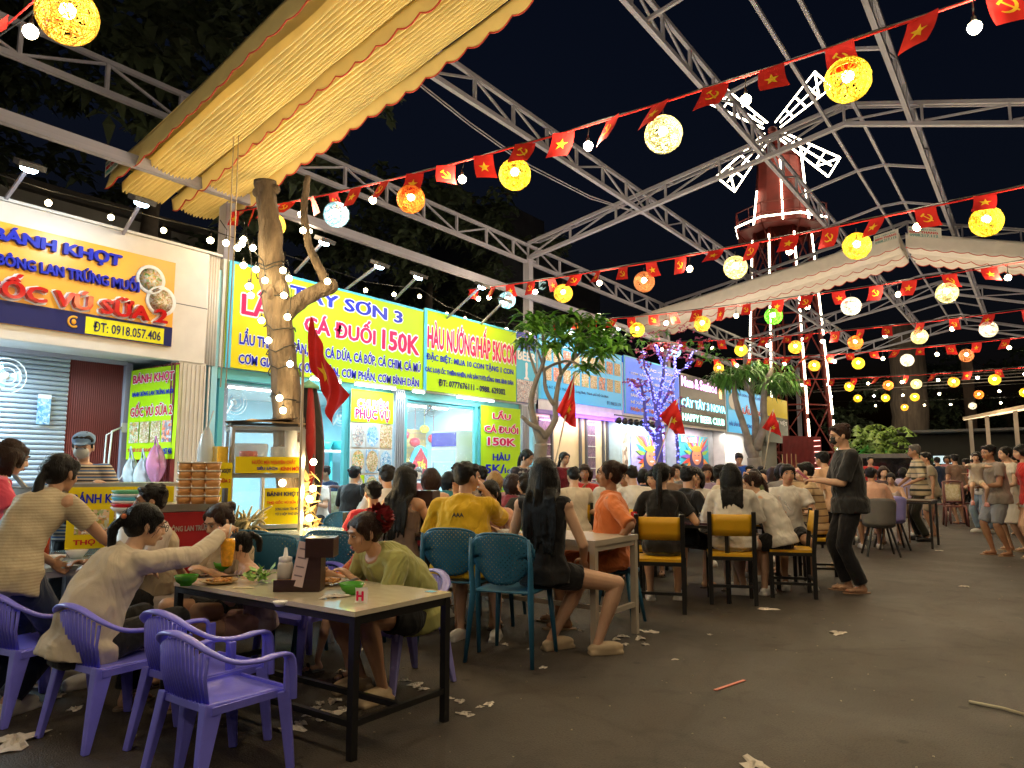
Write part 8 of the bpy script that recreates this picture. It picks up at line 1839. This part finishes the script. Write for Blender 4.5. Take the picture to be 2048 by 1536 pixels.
I = person('young waiter in black shirt, trousers and face mask writing an order', 0, 0, 118, pos=tuple(gD(1696, 7.7)[:2]), pose='stand', lean=3, s=1.07, tcol=C_('charcoal black', (.022, .022, .024)), sleeve=.8, bottom='long', bcol=C_('wide black', (.014, .014, .018)), hair='short', hm=HBR, hp=14, hy=4, skin='light', rh=(.10, .33, 1.16), lh=(-.06, .34, 1.14), feet=((.09, .03, .075), (-.09, -.05, .075)), shoes=(mat('brown flip flop', (.35, .2, .12), .7), 'sandal'), curl=.8, fat=1.1)
h = I['h']; b = MB(); b.ball(h(0, .058, -.026), (.058, .050, .050), rot=I['Hm']); b.build('face_mask', mat('black mask', (.012, .012, .014), .7), I['t'])
b = MB(); b.tube([h(-.05, .05, -.03), h(-.078, 0, .01)], .002, 4); b.tube([h(.05, .05, -.03), h(.078, 0, .01)], .002, 4); b.build('mask_strap', blackm, I['t'])
w = Vector(I['P']) + Matrix.Rotation(R(118), 3, 'Z') @ Vector((.02, .46, 1.20)); o = boxo('order_phone', w, (.08, .015, .15), mat('pink case', (.55, .12, .20), .4), label='pink phone in the hands of the waiter', cat='phone'); o.rotation_euler = (R(-50), 0, R(118))
# people standing and sitting on the right
stp_ = stripes('cream black broad stripes', [(.50, .40, .25), (.03, .035, .03), (.55, .45, .32), (.12, .12, .10)], .20, widths=[0, .38, .58, .90])
person('elderly man in a broad striped shirt and dark trousers standing with a cane', 1838, 13.1, 100, pose='stand', s=1.05, tcol=stp_, sleeve=.9, bottom='long', bcol=C_('dark olive', (.035, .035, .025)), hair='short', hm=HGR, skin='brown', rh=(.30, .34, .95), lh=(-.26, .2, 1.0), shoes=(blackm, 'shoe'), lean=4, face=True)
cn = gD(1811, 12.8); member('walking_cane', cn, cn + V * .95, .022, .022, mat('cane wood', (.35, .2, .1), .6)).name; tag(COL.objects[-1], 'thin brown walking cane standing beside the striped man', 'cane')
person('person in beige shorts standing right behind the striped man', 1862, 14.0, 110, pose='stand', s=.98, tcol=C_('dull beige', (.32, .26, .18)), bottom='bermuda', bcol=beige_c, skin='tan')
person('person in a peach shirt seated right of the waiter, seen from behind', 1744, 11.5, 20, seat=.47, s=1.0, fat=1.1, tcol=C_('light peach', (.62, .36, .26)), sleeve=.9, lean=18, hy=-30)
person('woman with sunglasses on her head facing the viewer at the far right table', 1765, 13.2, 200, seat=.5, s=.98, female=True, hair='bob', hm=HBR, tcol=C_('dark print', (.10, .07, .08)), skin='light')
person('woman with tied hair bending over the far right table', 1782, 12.8, 180, seat=.44, s=.92, female=True, hair='bun', tcol=C_('pale sleeveless', (.45, .38, .36)), sleeve=0, top='tank', skin='light', hp=18)
person('child in a pale skirt standing in front of the striped man', 1808, 14.2, 30, pose='stand', s=.80, female=True, tcol=C_('violet tint', (.42, .36, .55)), bottom='skirt', bcol=beige_c, hair='bob', skin='light')
person('person in a brown shirt standing with the back turned among chairs', 1914, 17.2, 36, pose='stand', s=1.0, tcol=C_('brown', (.16, .10, .07)), bottom='bermuda', bcol=C_('plum', (.08, .03, .04)))
person('person in dark red beside the brown shirt', 1938, 18.4, 50, pose='stand', s=.95, tcol=C_('dark red', (.25, .03, .04)), bottom='long')
person('woman in a white shirt holding a baby against her shoulder', 1962, 14.8, 130, pose='stand', s=1.0, female=True, tcol=white_c, bottom='long', bcol=C_('pale jeans', (.20, .28, .36)), hair='bob', rh=(.1, .28, 1.15), lh=(-.1, .28, 1.15), skin='light')
person('baby in pink trousers carried by the woman in white', 0, 0, 320, pos=tuple((gD(1945, 14.6) + Vector((0, 0, 0)))[:2]), pelz=1.12, s=.48, pose='sit', tcol=white_c, bottom='long', bcol=C_('baby pink', (.50, .25, .28)), hair='short', feet=((.08, .15, .92), (-.08, .15, .92)), face=False)
person('man in a grey tee and grey shorts carrying a toddler', 1990, 10.9, 128, pose='stand', s=1.0, fat=1.12, tcol=C_('warm grey', (.27, .23, .20)), bottom='bermuda', bcol=C_('cool grey', (.24, .25, .28)), hair='short', skin='brown', rh=(.16, .30, 1.02), lh=(-.10, .32, 1.0), shoes=(mat('brown flip flop', (.35, .2, .12)), 'sandal'), face=True)
person('toddler in a pale romper with pink shoes held by the man in grey', 0, 0, 190, pos=tuple(gD(1952, 10.75)[:2]), pelz=1.08, s=.56, pose='sit', tcol=C_('pale romper', (.50, .42, .34)), sleeve=.4, bottom='mini', bcol=C_('pale romper', (.50, .42, .34)), hair='short', hm=HBR, skin='light', feet=((.08, .12, .82), (-.08, .12, .80)), shoes=(mat('pink baby shoe', (.65, .28, .24), .6), 'shoe'))
person('woman in a long white dress with a low bun near the right edge', 2024, 11.5, 120, pose='stand', s=1.0, female=True, tcol=C_('ivory', (.60, .54, .44)), sleeve=.3, bottom='skirt', bcol=C_('ivory', (.60, .54, .44)), hair='pony', hair_len=.12, skin='light', rh=(.12, .30, .95), lh=(-.12, .30, .95), shoes=(croc, 'sandal'))
person('person in red cut by the right edge', 2058, 10.6, 110, pose='stand', s=1.0, female=True, tcol=C_('bright red', (.55, .03, .03)), sleeve=.9, bottom='mini', bcol=white_c, hair='bob', skin='light')
person('person in a hat standing behind the man in grey', 1972, 16.5, 170, pose='stand', s=.95, hair='cap', extra=C_('straw hat', (.4, .32, .2)), tcol=C_('washed brown', (.28, .18, .12)), bottom='long')
# crowd rows: (px, depth, yaw, shirt, hair, female, label)
cols = {'white': white_c, 'black': black_c, 'grey': grey_c, 'blue': C_('royal blue', (.02, .10, .50)), 'green': C_('moss', (.12, .16, .06)), 'yellow': C_('lemon', (.55, .42, .06)), 'red': C_('scarlet', (.5, .03, .03)), 'teal': C_('petrol', (.03, .16, .18)), 'cream': cream_c, 'navy': navy_c, 'brown': C_('brown', (.16, .10, .07)), 'pink': C_('rose', (.5, .2, .22)), 'lilac': C_('lilac', (.35, .28, .45))}
cols.update({'band': stripes('navy cream bands', [(.5, .45, .36), (.04, .05, .10)], .07), 'plaid': food('red plaid print', [(.4, .05, .05), (.5, .45, .4), (.3, .04, .05)], 22), 'floral': food('floral print', [(.55, .5, .45), (.5, .15, .2), (.6, .55, .5), (.15, .25, .2)], 34), 'mint': C_('mint', (.35, .50, .42)), 'white2': C_('bright white', (.74, .72, .70))})
CR = [(1085, 9.6, 30, 'black', 'short', 0, 'man in black partly hidden by the long haired woman'), (1150, 8.8, 30, 'cream', 'short', 0, 'man in a cream tee behind the woman in orange, left side'), (1168, 9.8, 210, 'red', 'bob', 1, 'woman in red behind the orange woman\'s face'), (1222, 9.0, 200, 'white', 'pony', 1, 'woman in white leaning on her elbow'), (1250, 9.4, 190, 'yellow', 'bun', 1, 'older woman in lemon yellow facing the viewer'), (1270, 8.7, 40, 'white', 'short', 0, 'broad man in a white tee, back turned'), (1205, 10.6, 205, 'black', 'short', 0, 'boy in black right of the frangipani trunk'),
      (1232, 11.2, 190, 'white', 'bangs', 0, 'boy in white looking down by the blue door'), (1290, 10.4, 40, 'navy', 'bob', 1, 'woman in navy with a round bob, back turned'), (1310, 9.2, 200, 'pink', 'bob', 1, 'woman in rose leaning near the blue lit tree'), (1340, 10.8, 30, 'brown', 'short', 0, 'man with auburn hair below the blue tree'), (1355, 12.2, 210, 'grey', 'short', 0, 'man facing the viewer left of the pink lit flag'), (1378, 11.6, 30, 'black', 'long', 1, 'long haired woman in black seen from behind, mid crowd'), (1400, 13.2, 60, 'teal', 'short', 0, 'man in petrol blue at the carnival poster'),
      (1412, 10.2, 205, 'lilac', 'bob', 1, 'woman in lilac behind the capped man'), (1425, 12.4, 20, 'white', 'long', 1, 'long haired woman in white, deep in the crowd'), (1440, 13.8, 200, 'pink', 'pony', 1, 'woman in rose under the orange feathers poster'), (1462, 14.2, 40, 'black', 'short', 0, 'man in black before the white wall'), (1470, 11.4, 30, 'brown', 'bob', 1, 'woman with a round bob above the white sweatshirt'), (1500, 12.8, 205, 'grey', 'short', 0, 'man raising a hand in the crowd left of the forked trunk'),
      (1505, 10.6, 210, 'green', 'bob', 1, 'woman in moss green behind the lettered tee girl'), (1530, 13.6, 190, 'lilac', 'short', 0, 'man in lilac blue near the forked trunk'), (1548, 11.8, 30, 'black', 'long', 1, 'woman with brown long hair beside the forked trunk'), (1565, 10.4, 30, 'grey', 'bob', 1, 'woman with a neat bob, right of the forked trunk'), (1590, 11.4, 120, 'red', 'short', 0, 'man in scarlet beside the striped polo'), (1600, 13.4, 200, 'brown', 'bob', 1, 'woman with a bob before the maroon fence'),
      (1625, 14.5, 160, 'pink', 'short', 0, 'man in rose before the neon bars'), (1712, 14.8, 200, 'black', 'bob', 1, 'woman in black behind the waiter\'s back'), (1180, 14.5, 30, 'grey', 'short', 0, 'man seated before the purple door'), (1335, 15.5, 200, 'navy', 'short', 0, 'man in navy left of the carnival poster'), (1385, 16.0, 30, 'cream', 'bob', 1, 'woman in cream at the back row'), (1520, 16.5, 210, 'navy', 'short', 0, 'man in navy at the back row'), (1110, 13.0, 200, 'navy', 'bob', 1, 'woman in navy behind the frangipani trunk'),
      (915, 10.2, 200, 'grey', 'bun', 1, 'woman with a small bun above the stout man'), (935, 11.4, 30, 'navy', 'short', 0, 'man in navy before the fridge'), (822, 9.6, 210, 'pink', 'short', 0, 'man in rose at the shop doorway'), (895, 8.8, 40, 'teal', 'bob', 1, 'woman in petrol blue left of the fridge'), (640, 10.6, 200, 'white', 'short', 0, 'grey haired man seated in the left shop doorway'), (662, 12.0, 200, 'navy', 'short', 0, 'small boy deep inside the left doorway'), (700, 10.2, 30, 'black', 'short', 0, 'person in black at the aqua doorpost'),
      (1660, 12.6, 30, 'cream', 'short', 0, 'man in cream hidden behind the waiter'), (1695, 13.6, 200, 'white', 'pony', 1, 'woman in white right behind the waiter'), (1825, 16.5, 200, 'pink', 'bob', 1, 'woman in rose beyond the cane')]
for i, (px, d, yw, c, hr_, fem, lab) in enumerate(CR):
    person(lab, px, d, yw + (i * 37 % 40) - 20, seat=.46 + .02 * (i % 3), s=.93 + .03 * (i % 4), female=bool(fem), tcol=cols[c] if c not in ('brown', 'grey') or i % 3 else cols[('band', 'plaid', 'floral', 'mint', 'white2')[i % 5]], hair=hr_, hair_len=.3, hp=(i * 13) % 22, hy=(i * 29) % 50 - 25, skin=('tan', 'light', 'brown', 'light')[i % 4], sleeve=.5 + .1 * (i % 4), hm=(HB, HB, HBR, HB)[i % 4] if i != 37 else HGR, rh=(.10, .28, 1.0) if i % 5 == 2 else None, vox=.013 if d < 10 else .017 if d < 12.5 else .022, lean=4 + i % 14)
person('man in bright blue bending over the back table by the white wall', 1475, 15.2, 210, pose='stand', s=1.0, tcol=cols['blue'], lean=20, hp=25, face=True)
person('person in navy standing beside the carnival poster', 1366, 16.6, 200, pose='stand', s=.86, tcol=navy_c, hp=10)
for i, (px, d) in enumerate(((1150, 9.1), (1270, 9.0), (1310, 9.5), (1500, 10.8), (1565, 10.8), (1425, 12.8), (1378, 12.0), (1470, 11.8))):
    c = gD(px, d); place('yellow', 'yellow and black chair in the crowd, %s' % ['behind the woman in orange', 'under the broad man in white', 'beneath the woman in rose near the blue tree', 'beneath the woman in moss green', 'right of the forked trunk', 'deep in the crowd under the woman in white', 'mid crowd under the long haired woman in black', 'under the woman in brown'][i], c.x, c.y, 30)

FR = [(1850, 19, 200, 'white', 'bob', 1, 'woman in white standing far behind the striped man'), (1878, 20, 30, 'navy', 'short', 0, 'man in navy standing far left of the brown shirt'), (1895, 21, 200, 'pink', 'bob', 1, 'woman in rose standing behind the brown shirt'), (1952, 19.5, 150, 'grey', 'short', 0, 'man in grey standing behind the woman with the baby'), (1978, 18.2, 120, 'cream', 'bob', 1, 'woman in cream standing behind the man in grey'),
      (2008, 15.6, 200, 'lilac', 'bob', 1, 'woman in lilac standing between the grey tee and the white dress'), (2040, 14.2, 130, 'cream', 'short', 0, 'man in cream standing behind the white dress'), (1740, 19, 200, 'red', 'short', 0, 'man in scarlet far behind the grey shell chair')]
for i, (px, d, yw, c, hr_, fem, lab) in enumerate(FR): person(lab, px, d, yw, pose='stand', s=.95 + .04 * (i % 3), female=bool(fem), tcol=cols[c], hair=hr_, hp=8, hy=(i * 31) % 60 - 30, skin=('tan', 'light', 'brown')[i % 3], bottom=('long', 'bermuda', 'long')[i % 3], bcol=(denim, beige_c, black_c)[i % 3])
